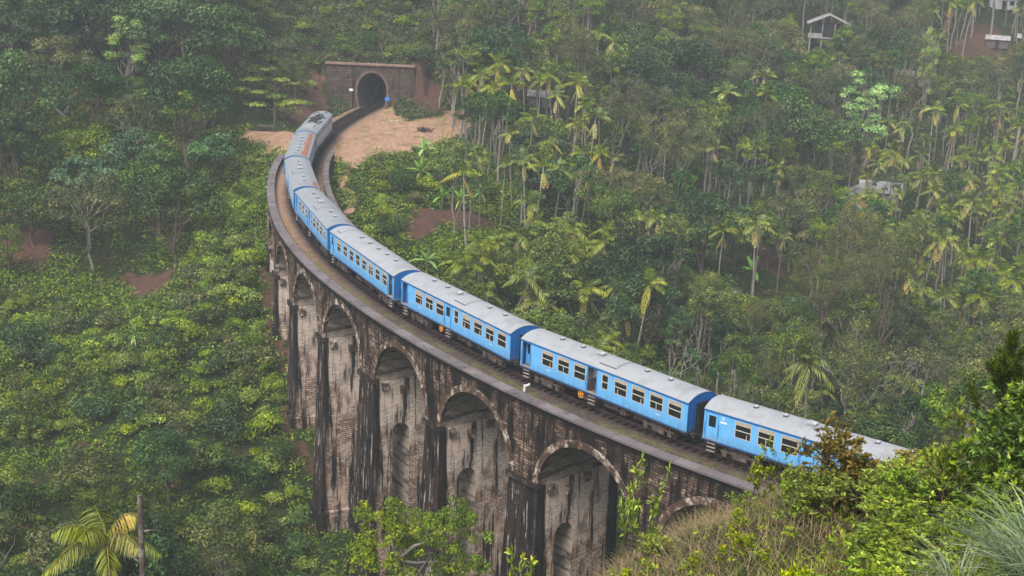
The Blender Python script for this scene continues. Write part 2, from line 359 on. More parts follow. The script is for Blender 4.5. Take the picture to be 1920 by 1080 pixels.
# ---------------------------------------------------------------- masonry
PITCHB, PH0, NARCH = 4.93, 189.66, 9
M2 = 11.6                                   # metres of wall face per bay
def uu(phi): return (phi-PH0)/PITCHB*M2
def masonry(name, kind):
    """kind: wall (dark, brick rows showing), side (brown brick with lime runs), ring (pale voussoirs), cap, vault, front (black stained)"""
    m, nt, b = mat(name)
    uvn = nt.nodes.new('ShaderNodeUVMap'); uv = uvn.outputs[0]
    def mp(sx, sy, ox=0, oy=0):
        q = nt.nodes.new('ShaderNodeMapping'); q.inputs['Scale'].default_value = (sx, sy, 1); q.inputs['Location'].default_value = (ox, oy, 0)
        nt.links.new(uv, q.inputs[0]); return q.outputs[0]
    sep = nt.nodes.new('ShaderNodeSeparateXYZ'); nt.links.new(uv, sep.inputs[0])
    br = nt.nodes.new('ShaderNodeTexBrick'); wob = nt.nodes.new('ShaderNodeTexNoise'); wob.inputs['Scale'].default_value = 1.3; wob.inputs['Detail'].default_value = 5; nt.links.new(mp(1, 1), wob.inputs['Vector'])
    va = nt.nodes.new('ShaderNodeVectorMath'); va.operation = 'MULTIPLY_ADD'; nt.links.new(wob.outputs['Color'], va.inputs[0]); va.inputs[1].default_value = (.22, .13, 0); nt.links.new(mp(1, 1), va.inputs[2]); nt.links.new(va.outputs[0], br.inputs['Vector'])
    br.inputs['Scale'].default_value = 1.0; br.inputs['Brick Width'].default_value = .62; br.inputs['Row Height'].default_value = .21
    br.inputs['Mortar Size'].default_value = .034; br.inputs['Mortar Smooth'].default_value = .3; br.inputs['Bias'].default_value = -.1
    big = noise(nt, mp(.35, .35), 1, 4); med = noise(nt, mp(1.1, 1.1, 3, 5), 1, 5, .7); fine = noise(nt, mp(7, 7), 1, 4, .7)
    run_d = noise(nt, mp(1.1, .10, 7, 1), 1, 5, .62)       # broad dark runs
    run_e = noise(nt, mp(2.6, .13, 17, 4), 1, 6, .68)
    run_w = noise(nt, mp(3.4, .30, 2, 9), 1, 6, .72)       # lime runs
    cell = noise(nt, mp(2.2, 5.5), 1, 2)
    if kind == 'wall':
        br.inputs['Color1'].default_value = (.42,.30,.23,1); br.inputs['Color2'].default_value = (.09,.055,.042,1); br.inputs['Mortar'].default_value = (.022,.014,.012,1)
        base = mix(nt, vramp(nt, med, .42, .56, 0, .88), br.outputs[0], (.045,.027,.021)); base = mix(nt, vramp(nt, big, .40, .52, .75, 0), base, (.030,.020,.017))
        light = mix(nt, vramp(nt, cell, .45, .62), (.30,.20,.15), (.42,.31,.24))
        # black wash below the coping and a broad black run on each crown and each pier
        cu = mth(nt, 'ABSOLUTE', mth(nt, 'SUBTRACT', mth(nt, 'FRACT', mth(nt, 'ADD', mth(nt, 'DIVIDE', sep.outputs[0], M2), .47)), .5))
        crown = vramp(nt, mth(nt, 'ADD', cu, mth(nt, 'MULTIPLY', med, .12)), .10, .14, 1, 0)
        top = vramp(nt, mth(nt, 'ADD', sep.outputs[1], mth(nt, 'MULTIPLY', run_d, 1.8)), .15, .75)
        k = mth(nt, 'MAXIMUM', mth(nt, 'MULTIPLY', crown, .93), top)
        k = mth(nt, 'MAXIMUM', k, vramp(nt, run_d, .49, .55, 0, .95)); k = mth(nt, 'MAXIMUM', k, vramp(nt, run_e, .54, .60, 0, .9))
        base = mix(nt, k, base, (.013,.011,.011))
        base = mix(nt, vramp(nt, run_w, .66, .72, 0, .7), base, (.42,.36,.31))
    elif kind == 'side':
        br.inputs['Color1'].default_value = (.56,.44,.35,1); br.inputs['Color2'].default_value = (.26,.165,.12,1); br.inputs['Mortar'].default_value = (.07,.045,.035,1)
        base = mix(nt, vramp(nt, med, .46, .60, 0, .85), br.outputs[0], (.13,.075,.052))
        conc = mix(nt, vramp(nt, cell, .35, .65), (.36,.28,.235), (.74,.63,.55))
        hi = vramp(nt, mth(nt, 'ADD', sep.outputs[1], mth(nt, 'MULTIPLY', big, 16)), -4.5, -1.5)
        base = mix(nt, mth(nt, 'MULTIPLY', hi, .85), base, conc)
        base = mix(nt, vramp(nt, big, .48, .62, 0, .6), base, (.60,.47,.38))
        base = mix(nt, vramp(nt, noise(nt, mp(.8,.22,5,5), 1, 4), .55, .66, 0, .75), base, (.12,.06,.045))
        base = mix(nt, vramp(nt, run_d, .53, .58, 0, .95), base, (.014,.011,.010)); base = mix(nt, vramp(nt, run_e, .57, .62, 0, .92), base, (.018,.013,.012))
        base = mix(nt, vramp(nt, run_w, .58, .66, 0, .8), base, (.66,.58,.52))
        eg = mth(nt, 'ABSOLUTE', mth(nt, 'SUBTRACT', sep.outputs[0], .45))
        ed = vramp(nt, mth(nt, 'ADD', eg, mth(nt, 'MULTIPLY', run_d, 3.2)), 4.75, 5.2, 0, .95)
        base = mix(nt, ed, base, (.013,.011,.010))
    elif kind == 'front':
        br.inputs['Color1'].default_value = (.030,.020,.017,1); br.inputs['Color2'].default_value = (.014,.011,.010,1); br.inputs['Mortar'].default_value = (.075,.055,.045,1)
        base = mix(nt, vramp(nt, med, .5, .7, 0, .7), br.outputs[0], (.05,.03,.024))
        base = mix(nt, vramp(nt, run_d, .46, .56, 0, .9), base, (.012,.010,.010))
        base = mix(nt, vramp(nt, run_w, .575, .63, 0, .8), base, (.60,.54,.50))
    elif kind == 'ring':
        br.inputs['Brick Width'].default_value = .46; br.inputs['Row Height'].default_value = 2.; br.inputs['Mortar Size'].default_value = .03
        br.inputs['Color1'].default_value = (.42,.33,.26,1); br.inputs['Color2'].default_value = (.30,.21,.16,1); br.inputs['Mortar'].default_value = (.07,.05,.04,1)
        base = mix(nt, vramp(nt, med, .42, .62, 0, .6), br.outputs[0], (.21,.13,.09))
        oc = nt.nodes.new('ShaderNodeTexCoord'); w3 = noise(nt, oc.outputs['Object'], 1.6, 5, .7)
        base = mix(nt, vramp(nt, w3, .47, .55, 0, .95), base, (.02,.016,.014)); base = mix(nt, vramp(nt, noise(nt, oc.outputs['Object'], .35, 4, .6), .42, .54, .2, .9), base, (.085,.050,.037))
        base = mix(nt, vramp(nt, w3, .36, .46, .85, 0), base, (.60,.54,.48))
    elif kind == 'vault':
        base = mix(nt, vramp(nt, med, .35, .65), (.20,.16,.13), (.42,.34,.28))
        base = mix(nt, vramp(nt, noise(nt, mp(.35, 1.6, 4, 4), 1, 5), .5, .62, 0, .85), base, (.02,.017,.015))
        base = mix(nt, vramp(nt, run_w, .6, .7, 0, .5), base, (.34,.29,.25))
    elif kind == 'cap':
        br.inputs['Brick Width'].default_value = 1.8; br.inputs['Row Height'].default_value = 5.; br.inputs['Mortar Size'].default_value = .02
        br.inputs['Color1'].default_value = (.20,.18,.185,1); br.inputs['Color2'].default_value = (.125,.11,.115,1); br.inputs['Mortar'].default_value = (.05,.04,.042,1)
        base = mix(nt, vramp(nt, med, .4, .7, 0, .7), br.outputs[0], (.14,.105,.11))
        base = mix(nt, vramp(nt, fine, .60, .68, 0, .5), base, (.30,.27,.27)); base = mix(nt, vramp(nt, noise(nt, mp(.9, .9, 11, 3), 1, 6, .75), .54, .64, 0, .75), base, (.05,.045,.035))
        base = mix(nt, vramp(nt, big, .58, .68, 0, .5), base, (.20,.12,.10))
    nt.links.new(base, b.inputs['Base Color']); b.inputs['Roughness'].default_value = .95; b.inputs['Specular IOR Level'].default_value = .03
    h = mth(nt, 'ADD', mth(nt, 'MULTIPLY', br.outputs['Fac'], -.5), mth(nt, 'MULTIPLY', fine, .5))
    bump(nt, b, h, .6, .05)
    return m
M_WALL, M_SIDE, M_FRONT, M_RING, M_VAULT, M_CAP = [masonry('masonry_'+k, k) for k in ('wall','side','front','ring','vault','cap')]

class UVB:
    """quads with metre UVs"""
    def __init__(s): s.v = []; s.f = []; s.uv = []
    def q(s, pts, uvs):
        i = len(s.v); s.v += [tuple(p) for p in pts]; s.f.append(tuple(range(i, i+len(pts)))); s.uv += list(uvs)
    def mesh(s, name, m, smooth=False):
        me = bpy.data.meshes.new(name); me.from_pydata(s.v, [], s.f)
        l = me.uv_layers.new(name='UVMap'); l.data.foreach_set('uv', np.array(s.uv, np.float32).ravel())
        me.materials.append(m); me.update(); return me
def ocap(phi): return float(np.interp(phi, [180.5,184.5,188.3,191.2,195.5,198.1,204.7,209,212.8,216,220,226,240], [4.35,4.17,3.99,3.93,4.03,4.15,4.34,4.36,4.46,4.58,4.72,4.88,4.9]))
def owall(phi): return ocap(phi)-.12
def icap(phi): return float(np.interp(phi, [178.8,182,185.8,188.6,192,196,240], [2.0,2.25,2.65,2.9,3.1,3.3,3.3]))   # inner side of the inner parapet
def iwall(phi): return icap(phi)+.62
CAPZ = .36; AR = 4.6
SHIFT = [0, 0, -.1, -.2, -.5, -.25, -.35, 0, 0]; ZSL = [-5.5, -5.5, -5.5, -5.45, -5.4, -5.65, -5.85, -6.1, -6.3]
centre = [PH0+PITCHB*i+SHIFT[i] for i in range(NARCH)]
halfp = PITCHB/2; m2d = PITCHB/M2
def archz(phi):
    for c, ZS in zip(centre, ZSL):
        d = abs(phi-c)/m2d
        if d < AR: return ZS+math.sqrt(AR*AR-d*d)
    return None
viaduct = thing('viaduct', 'long curved nine-arch stone and brick railway viaduct streaked black with damp', 'viaduct', (0,0,0))
PHA, PHB = 180.4, 240.0
def ground_at(phi, off): x, y, _ = onc(phi, off); return gz(x, y)
# spandrel walls, outer and inner
for side, fn, mt in (('outer', owall, M_WALL), ('inner', lambda p: -iwall(p), M_WALL)):
    w = UVB()
    a0 = PHA if side == 'outer' else 179.0
    phs = sorted(set([round(x, 4) for x in list(np.arange(a0, PHB, .25))] + [round(c+s*AR*m2d*k, 4) for c in centre for s in (-1, 1) for k in (1., .995, .98, .95, .9, .8, .65, .45, .2)] + [PHB]))
    for p0, p1 in zip(phs[:-1], phs[1:]):
        pm = (p0+p1)/2; dm = min(abs(pm-c) for c in centre)/m2d
        inarch = dm < AR
        z0 = []
        for p in (p0, p1):
            z = archz(p) if inarch else None
            if z is None: z = min(ZSL[int(np.argmin([abs(pm-c) for c in centre]))], -5)
            if not inarch:
                z = z if (min(centre)-halfp < pm < max(centre)+halfp) else min(ground_at(p, fn(p)*1.0)-2.0, -2)
            z0.append(z)
        nz = 3
        for k in range(nz):
            za = [z+(CAPZ-.16-z)*k/nz for z in z0]; zb = [z+(CAPZ-.16-z)*(k+1)/nz for z in z0]
            A = onc(p0, fn(p0), za[0]); B = onc(p1, fn(p1), za[1]); C_ = onc(p1, fn(p1), zb[1]); D = onc(p0, fn(p0), zb[0])
            w.q([A, B, C_, D], [(uu(p0), za[0]), (uu(p1), za[1]), (uu(p1), zb[1]), (uu(p0), zb[0])])
    link('spandrel_wall', w.mesh('spandrel_wall', mt), viaduct)
# arch rings, soffits
for ci, c in enumerate(centre):
    ZS = ZSL[ci]
    sf = UVB(); nseg = 28
    th = np.linspace(0, math.pi, nseg+1)
    pts = [(c-math.cos(t)*AR*m2d, ZS+math.sin(t)*AR) for t in th]
    for (pa, za), (pb, zb), ta, tb in zip(pts[:-1], pts[1:], th[:-1], th[1:]):
        for k in range(4):
            fa = [owall(p)+(-iwall(p)-owall(p))*k/4 for p in (pa, pb)]; fb = [owall(p)+(-iwall(p)-owall(p))*(k+1)/4 for p in (pa, pb)]
            sf.q([onc(pa, fa[0], za), onc(pa, fb[0], za), onc(pb, fb[1], zb), onc(pb, fa[1], zb)],
                 [(fa[0], ta*AR), (fb[0], ta*AR), (fb[1], tb*AR), (fa[1], tb*AR)])
    link('arch_soffit', sf.mesh('arch_soffit', M_VAULT), viaduct)
    for sgn, fn in ((1, owall), (-1, lambda p: -iwall(p))):
        rg = UVB(); pr = .05*sgn; TH = .52
        for i, (ta, tb) in enumerate(zip(th[:-1], th[1:])):
            def pt(t, rad, off): 
                p = c-math.cos(t)*rad*m2d; return onc(p, fn(p)+off, ZS+math.sin(t)*rad)
            ri = AR-.01; ro = AR+TH
            rg.q([pt(ta, ri, pr), pt(tb, ri, pr), pt(tb, ro, pr), pt(ta, ro, pr)], [(ta*4.9, 0), (tb*4.9, 0), (tb*4.9, .6), (ta*4.9, .6)])
            rg.q([pt(ta, ro, pr), pt(tb, ro, pr), pt(tb, ro, -.02*sgn), pt(ta, ro, -.02*sgn)], [(ta*4.9, .6), (tb*4.9, .6), (tb*4.9, .7), (ta*4.9, .7)])
            rg.q([pt(tb, ri, pr), pt(ta, ri, pr), pt(ta, ri, -.3*sgn), pt(tb, ri, -.3*sgn)], [(tb*4.9, 0), (ta*4.9, 0), (ta*4.9, .3), (tb*4.9, .3)])
        link('arch_ring', rg.mesh('arch_ring', M_RING), viaduct)
# piers
NICHE = (.85, 2.75)
for pi in range(NARCH-1):
    c = (centre[pi]+centre[pi+1])/2; hw0 = (centre[pi+1]-centre[pi])/m2d/2-AR; ZS = max(ZSL[pi], ZSL[pi+1])
    zb = min(ground_at(c, 4.5), ground_at(c, -3.5), ground_at(c+.8, 4.5), ground_at(c, 0))-2.0
    ledge = -23.0 if zb < -24 else (zb+3.2)
    niche_top = -9.7; nsp = niche_top-.95
    def hw(z): return hw0+(ZS-z)*.028+(.28 if z < ledge-1e-3 else 0)
    def ro(z, p): return owall(p)+(ZS-z)*.022+(.30 if z < ledge-1e-3 else 0)
    def ri(z, p): return -iwall(p)-(ZS-z)*.022-(.30 if z < ledge-1e-3 else 0)
    lv = sorted(set([ZS, ledge, ledge-.002, zb] + list(np.arange(ZS-2, zb, -2.0))), reverse=True)
    f = UVB(); f2 = UVB(); s = UVB()
    def P(z, off, sg): return onc(c+sg*hw(z)*m2d, off, z)
    for za, zc in zip(lv[:-1], lv[1:]):
        # fronts outer / inner
        for fnr, sgn in ((ro, 1), (ri, -1)):
            (f if sgn > 0 else f2).q([P(zc, fnr(zc, c), -1), P(zc, fnr(zc, c), 1), P(za, fnr(za, c), 1), P(za, fnr(za, c), -1)][::sgn],
                [(uu(c)-hw0, zc), (uu(c)+hw0, zc), (uu(c)+hw0, za), (uu(c)-hw0, za)][::sgn])
    # sides with a tall arched passage
    hasn = nsp > zb+3.5 and pi >= 4
    n0, n1 = NICHE; rn = (n1-n0)/2; nm = (n0+n1)/2; nb = max(zb+2.4, nsp-14) if hasn else None
    if hasn: lv2 = sorted(set(lv+[nsp, niche_top, nb]+[nsp+rn*math.sin(t) for t in np.linspace(0, math.pi/2, 7)]), reverse=True)
    else: lv2 = lv
    def nhalf(z):
        if z <= nsp: return rn
        return math.sqrt(max(0, rn*rn-(z-nsp)**2))
    for sg in (1, -1):
        for za, zc in zip(lv2[:-1], lv2[1:]):
            zm = (za+zc)/2
            if hasn and nb < zm < niche_top: spans = [(lambda z: ro(z, c), lambda z: nm+nhalf(z)), (lambda z: nm-nhalf(z), lambda z: ri(z, c))]
            else: spans = [(lambda z: ro(z, c), lambda z: ri(z, c))]
            for fa, fb in spans:
                q = [P(zc, fa(zc), sg), P(zc, fb(zc), sg), P(za, fb(za), sg), P(za, fa(za), sg)]; t = [(fa(zc)+sg*31*(pi+1)*0, zc), (fb(zc), zc), (fb(za), za), (fa(za), za)]
                s.q(q[::-sg], t[::-sg])
    po = thing('pier', '', '', (0,0,0)); 
    for kk in ('label', 'category'): del po[kk]
    bpy.data.objects.remove(po)
    pr_o = link('pier', s.mesh('pier', M_SIDE), viaduct)
    link('pier_face', f.mesh('pier_face', M_FRONT), pr_o); link('pier_face', f2.mesh('pier_face', M_FRONT), pr_o)
    if hasn:
        nn = UVB(); zz = [nb]+list(np.arange(nb+1.5, nsp, 1.5))+[nsp]+[nsp+rn*math.sin(t) for t in np.linspace(0, math.pi/2, 9)[1:]]
        for za, zc in zip(zz[:-1], zz[1:]):
            for sd in (1, -1):
                a_, b_ = nm+sd*nhalf(za), nm+sd*nhalf(zc)
                nn.q([P(za, a_, -1), P(za, a_, 1), P(zc, b_, 1), P(zc, b_, -1)][::sd], [(-hw0, za), (hw0, za), (hw0, zc), (-hw0, zc)][::sd])
        nn.q([P(nb, n0, -1), P(nb, n1, -1), P(nb, n1, 1), P(nb, n0, 1)], [(0,0),(1,0),(1,1),(0,1)])
        link('passage_lining', nn.mesh('passage_lining', M_VAULT), pr_o)
    # corbel stones and impost blocks
    for sg in (1, -1):
        for off in (3.35, 1.5, -.5):
            cb = MB()
            z = ZS-.25 if off != 1.5 else ZS-.8
            p1 = c+sg*(hw(z)-.05)*m2d; p2 = c+sg*(hw(z)+.28)*m2d
            v = [onc(p1, off+.3, z-.7), onc(p2, off+.3, z-.7), onc(p2, off-.3, z-.7), onc(p1, off-.3, z-.7), onc(p1, off+.3, z), onc(p2, off+.3, z), onc(p2, off-.3, z), onc(p1, off-.3, z)]
            i = len(cb.v); cb.v += v; cb.f += [(i,i+1,i+2,i+3),(i+4,i+7,i+6,i+5),(i,i+4,i+5,i+1),(i+1,i+5,i+6,i+2),(i+2,i+6,i+7,i+3),(i+3,i+7,i+4,i)]
            cb.uv += [(off+dx, z+dz) for _ in range(6) for dx, dz in ((0,0),(.3,0),(.3,.3),(0,.3))]
            link('corbel_stone', cb.mesh('corbel_stone', M_RING), pr_o)
    for fnr, e in ((lambda p: owall(p)-.4, .65), (lambda p: -iwall(p)+.4, -.65)):
        im = MB(); p1 = c-(hw0+.10)*m2d; p2 = c+(hw0+.10)*m2d; z0, z1 = ZS-.35, ZS+.12
        a, b2 = fnr(c), fnr(c)+e
        v = [onc(p1,a,z0),onc(p2,a,z0),onc(p2,b2,z0),onc(p1,b2,z0),onc(p1,a,z1),onc(p2,a,z1),onc(p2,b2,z1),onc(p1,b2,z1)]
        i = len(im.v); im.v += v; im.f += [(i,i+1,i+2,i+3),(i+4,i+7,i+6,i+5),(i,i+4,i+5,i+1),(i+1,i+5,i+6,i+2),(i+2,i+6,i+7,i+3),(i+3,i+7,i+4,i)]
        im.uv += [(dx, dz) for _ in range(6) for dx, dz in ((0,0),(1,0),(1,.4),(0,.4))]
        link('impost', im.mesh('impost', M_FRONT), pr_o)
# copings
def strip3(name, phs, f_in, f_out, z0, z1, m, parent, vis_in=True):
    w = UVB()
    for p0, p1 in zip(phs[:-1], phs[1:]):
        a0, a1, b0, b1 = f_in(p0), f_in(p1), f_out(p0), f_out(p1)
        u0, u1 = uu(p0), uu(p1)
        w.q([onc(p0,a0,z1), onc(p0,b0,z1), onc(p1,b1,z1), onc(p1,a1,z1)], [(u0,0),(u0,.8),(u1,.8),(u1,0)])
        w.q([onc(p0,b0,z0), onc(p1,b1,z0), onc(p1,b1,z1), onc(p0,b0,z1)], [(u0,1),(u1,1),(u1,1.2),(u0,1.2)])
        w.q([onc(p0,a0,z0), onc(p1,a1,z0), onc(p1,a1,z1), onc(p0,a0,z1)][::-1], [(u0,1),(u1,1),(u1,1.2),(u0,1.2)][::-1])
        w.q([onc(p0,a0,z0), onc(p1,a1,z0), onc(p1,b1,z0), onc(p0,b0,z0)], [(u0,0),(u1,0),(u1,.8),(u0,.8)])
    for p in (phs[0], phs[-1]):
        w.q([onc(p,f_in(p),z0), onc(p,f_out(p),z0), onc(p,f_out(p),z1), onc(p,f_in(p),z1)], [(0,0),(.8,0),(.8,.2),(0,.2)])
    return link(name, w.mesh(name, m), parent)
ph_o = list(np.arange(180.4, 239.9, .35)); ph_i = list(np.arange(178.9, 239.9, .35))
strip3('coping', ph_o, lambda p: ocap(p)-.90, ocap, CAPZ-.16, CAPZ, M_CAP, viaduct)
strip3('coping', ph_i, lambda p: -icap(p)-.72, lambda p: -icap(p), CAPZ-.16, CAPZ, M_CAP, viaduct)
strip3('parapet_wall', ph_o, lambda p: ocap(p)-.82, lambda p: ocap(p)-.125, -1.2, CAPZ-.162, M_FRONT, viaduct)
strip3('parapet_wall', ph_i, lambda p: -icap(p)-.615, lambda p: -icap(p)-.06, -1.2, CAPZ-.162, M_FRONT, viaduct)

# ---------------------------------------------------------------- track bed, sleepers, rails
def bed_material():
    m, nt, b = mat('track_bed'); v = coords(nt)
    n1 = noise(nt, v, .5, 5, .6); n2 = noise(nt, v, 5, 5, .75); n3 = noise(nt, v, 1.4, 4)
    at = nt.nodes.new('ShaderNodeAttribute'); at.attribute_name = 'across'
    ac = at.outputs['Fac']
    gravel = ramp(nt, n2, [(.3, (.022,.014,.013)), (.5, (.065,.042,.038)), (.7, (.16,.105,.09))])
    sand = ramp(nt, n2, [(.3, (.16,.09,.055)), (.55, (.34,.21,.14)), (.8, (.50,.35,.25))])
    weeds = ramp(nt, n2, [(.3, (.05,.055,.015)), (.7, (.20,.19,.07))])
    tc = nt.nodes.new('ShaderNodeTexCoord'); sp = nt.nodes.new('ShaderNodeSeparateXYZ'); nt.links.new(tc.outputs['Object'], sp.inputs[0])
    fary = vramp(nt, sp.outputs[1], 112, 145)
    edge = vramp(nt, mth(nt, 'ADD', mth(nt, 'ABSOLUTE', ac), mth(nt, 'MULTIPLY', mth(nt, 'SUBTRACT', n3, .5), 1.2)), 1.5, 2.3)
    c = mix(nt, mth(nt, 'MULTIPLY', edge, mth(nt, 'ADD', mth(nt, 'MULTIPLY', fary, .93), .04)), gravel, sand)
    nearw = vramp(nt, sp.outputs[1], 150, 130)
    c = mix(nt, mth(nt, 'MULTIPLY', mth(nt, 'MULTIPLY', edge, nearw), vramp(nt, n1, .44, .58, 0, .8)), c, weeds)
    core = vramp(nt, mth(nt, 'ABSOLUTE', ac), 1.25, 1.8, .75, 0)
    c = mix(nt, core, c, (.018,.014,.013))
    nt.links.new(c, b.inputs['Base Color']); b.inputs['Roughness'].default_value = .95
    bump(nt, b, noise(nt, v, 9, 3, .8), .9, .08)
    return m
def seg_index(y_end=246.):
    k = np.where((PATH[:, 1] < y_end) & ((PHI < 246) | (PATH[:, 1] > 150)))[0]; return k
K = seg_index(); V = []; Fq = []; AC = []
prof = [(-2.9,-.46),(-2.1,-.36),(-1.15,-.25),(0,-.22),(1.15,-.25),(2.1,-.36),(2.9,-.46)]
offs_n = len(prof)
for k in K:
    ph = PHI[k]; onbridge = 180.6 < ph < 232 and PATH[k,1] < 186
    for j, (o_, z_) in enumerate(prof):
        o2, z2 = o_, z_
        if onbridge:
            oo = {0: -icap(ph)-.05, offs_n-1: ocap(ph)-.84}.get(j)
            if oo is not None: o2 = oo
            if abs(o_) > 2.5: z2 = -.38
            if j == 1 and o2 > -icap(ph): o2 = max(o2, -icap(ph)+.1)
        x, y = PATH[k]+PN[k]*o2; V.append((x, y, z2)); AC.append(o2)
n = len(K)
for i in range(n-1):
    for j in range(offs_n-1):
        a = i*offs_n+j; Fq.append((a, a+1, a+1+offs_n, a+offs_n))
me = npmesh('track_bed', V, Fq, bed_material(), smooth=False)
a = me.attributes.new('across', 'FLOAT', 'POINT'); a.data.foreach_set('value', np.array(AC, np.float32))
struct('track_bed', me)
M_RUST = simple('rail_rust', (.06,.035,.03), .55, .6, var=.3); M_RAILTOP = simple('rail_shine', (.32,.30,.29), .35, .9)
M_SLEEP = simple('old_sleeper', (.022,.016,.016), .95, var=.5, scale=3, spec=.05)
track = thing('railway_track', 'single broad gauge railway track curving over the viaduct into the tunnel', 'railway track', tuple(PATH[K[0]])+(0,))
tl = Vector(track.location)
for s in (-.84, .84):
    w = MB(); pr = [(-.075,-.16),(.075,-.16),(.04,-.03),(.037,0),(-.037,0),(-.04,-.03)]
    prev = None
    for k in K:
        ring = []
        for (o_, z_) in pr:
            x, y = PATH[k]+PN[k]*(s+o_); ring.append((x-tl.x, y-tl.y, z_))
        if prev:
            for q in range(6): w.quad(prev[q], prev[(q+1) % 6], ring[(q+1) % 6], ring[q])
        prev = ring
    link('rail', w.mesh('rail', M_RUST), track)
sl = MB(); sl.box(-1.38, 1.38, -.125, .125, -.30, -.15); sl_me = sl.mesh('sleeper', M_SLEEP)
rest = MB(); cnt = 0
smax = PS[K[-1]]; s_ = PS[K[0]]+.3
order = []
while s_ < smax:
    k = int(np.searchsorted(PS, s_)); k = min(k, len(PATH)-1)
    t = (s_-PS[k-1])/(PS[k]-PS[k-1]); p = PATH[k-1]*(1-t)+PATH[k]*t; nrm = PN[k]
    order.append((p, nrm, PHI[k])); s_ += .68
vis = [o for o in order if o[2] < 233 or o[0][1] > 150]
near100 = sorted(range(len(order)), key=lambda i: (0 if order[i][2] < 234 or order[i][0][1] > 150 else 1, np.hypot(*order[i][0])))[:100]
near100 = set(near100)
for i, (p, nrm, ph) in enumerate(order):
    ang = math.atan2(nrm[1], nrm[0]) + R_.uniform(-.02, .02)
    if i in near100:
        link('sleeper', sl_me, track, (p[0]-tl.x, p[1]-tl.y, R_.uniform(-.02, .01)), ang)
    else:
        c_, s2 = math.cos(ang), math.sin(ang)
        for f_ in sl_me.polygons:
            rest.poly([(p[0]-tl.x+c_*sl_me.vertices[q].co.x-s2*sl_me.vertices[q].co.y, p[1]-tl.y+s2*sl_me.vertices[q].co.x+c_*sl_me.vertices[q].co.y, sl_me.vertices[q].co.z) for q in f_.vertices])
ro_ = link('sleeper', rest.mesh('sleepers_far', M_SLEEP), track); ro_['kind'] = 'stuff'

# ---------------------------------------------------------------- tunnel portal
def portal_mat():
    m, nt, b = mat('portal_masonry'); tc = nt.nodes.new('ShaderNodeTexCoord'); sp = nt.nodes.new('ShaderNodeSeparateXYZ'); nt.links.new(tc.outputs['Object'], sp.inputs[0])
    cb = nt.nodes.new('ShaderNodeCombineXYZ'); nt.links.new(sp.outputs[0], cb.inputs[0]); nt.links.new(sp.outputs[2], cb.inputs[1])
    br = nt.nodes.new('ShaderNodeTexBrick'); nt.links.new(cb.outputs[0], br.inputs['Vector']); br.inputs['Scale'].default_value = 1; br.inputs['Brick Width'].default_value = .9; br.inputs['Row Height'].default_value = .38; br.inputs['Mortar Size'].default_value = .04
    br.inputs['Color1'].default_value = (.15,.09,.075,1); br.inputs['Color2'].default_value = (.075,.048,.042,1); br.inputs['Mortar'].default_value = (.035,.025,.022,1)
    v = tc.outputs['Object']; c = mix(nt, vramp(nt, noise(nt, v, .7, 5, .7), .45, .62, 0, .85), br.outputs[0], (.045,.035,.028)); c = mix(nt, vramp(nt, noise(nt, coords(nt, 'Object', (1.5, 1, .2)), 1.2, 5), .54, .64, 0, .8), c, (.02,.017,.016))
    c = mix(nt, vramp(nt, noise(nt, v, .5, 4, .6), .56, .66, 0, .7), c, (.06,.075,.025)); nt.links.new(c, b.inputs['Base Color']); b.inputs['Roughness'].default_value = .95; return m
M_PORTAL = portal_mat()
M_LINING = simple('tunnel_lining', (.10,.085,.075), .9, var=.4, scale=1.0, dirt=(.02,.018,.016))
portal = thing('tunnel_portal', 'brown masonry tunnel mouth with a horseshoe arch cut into the hillside', 'tunnel', (PXC, PYW, -.5))
def horseshoe(n=26, g=0.):
    out = []
    for t in np.linspace(-.62, math.pi+.62, n):
        out.append((math.cos(t)*(2.45+g), 3.05+math.sin(t)*(3.0+g) if math.sin(t) > 0 else 3.05+math.sin(t)*(4.9+g)))
    return out     # x from right foot over the crown to left foot (z from the base)
hsq = horseshoe(); WX0, WX1, WZ = -7.7, 7.0, 7.25
w = MB()
# wall face as fans from the outline to the rim of the opening
def wallface(y, flip):
    top = []
    for (x, z) in hsq:
        # project radially to the rectangle
        cx_, cz_ = 0, 3.05; dx, dz = x-cx_, z-cz_; k = 1e9
        if dx > 0: k = min(k, (WX1-cx_)/dx)
        if dx < 0: k = min(k, (WX0-cx_)/dx)
        if dz > 0: k = min(k, (WZ-cz_)/dz)
        if dz < 0: k = min(k, (-1.0-cz_)/dz)
        top.append((cx_+dx*k, cz_+dz*k))
    corners = [(WX1, WZ), (WX0, WZ)]
    for i in range(len(hsq)-1):
        a, b2 = hsq[i], hsq[i+1]; A, B = top[i], top[i+1]
        pts = [(a[0],y,a[1]), (A[0],y,A[1])]
        for cxx in corners:
            if abs(A[0]-B[0]) > 1e-6 and abs(A[1]-B[1]) > 1e-6 and ((abs(A[0]-cxx[0]) < 1e-6 and abs(B[1]-cxx[1]) < 1e-6) or (abs(B[0]-cxx[0]) < 1e-6 and abs(A[1]-cxx[1]) < 1e-6)): pts.append((cxx[0], y, cxx[1]))
        pts += [(B[0],y,B[1]), (b2[0],y,b2[1])]
        w.poly(pts if not flip else pts[::-1])
wallface(-.25, False)
w.box(WX0, WX1, -.25+.002, .45, WZ-.6, WZ)
link('portal_wall', w.mesh('portal_wall', M_PORTAL), portal)
w = MB(); rg2 = horseshoe(26, .42)
for i in range(len(hsq)-1):
    a, b2, A, B = hsq[i], hsq[i+1], rg2[i], rg2[i+1]
    w.quad((a[0],-.33,a[1]),(A[0],-.33,A[1]),(B[0],-.33,B[1]),(b2[0],-.33,b2[1]))
    w.quad((A[0],-.33,A[1]),(A[0],-.24,A[1]),(B[0],-.24,B[1]),(B[0],-.33,B[1]))
    w.quad((a[0],-.33,a[1]),(b2[0],-.33,b2[1]),(b2[0],-.2,b2[1]),(a[0],-.2,a[1]))
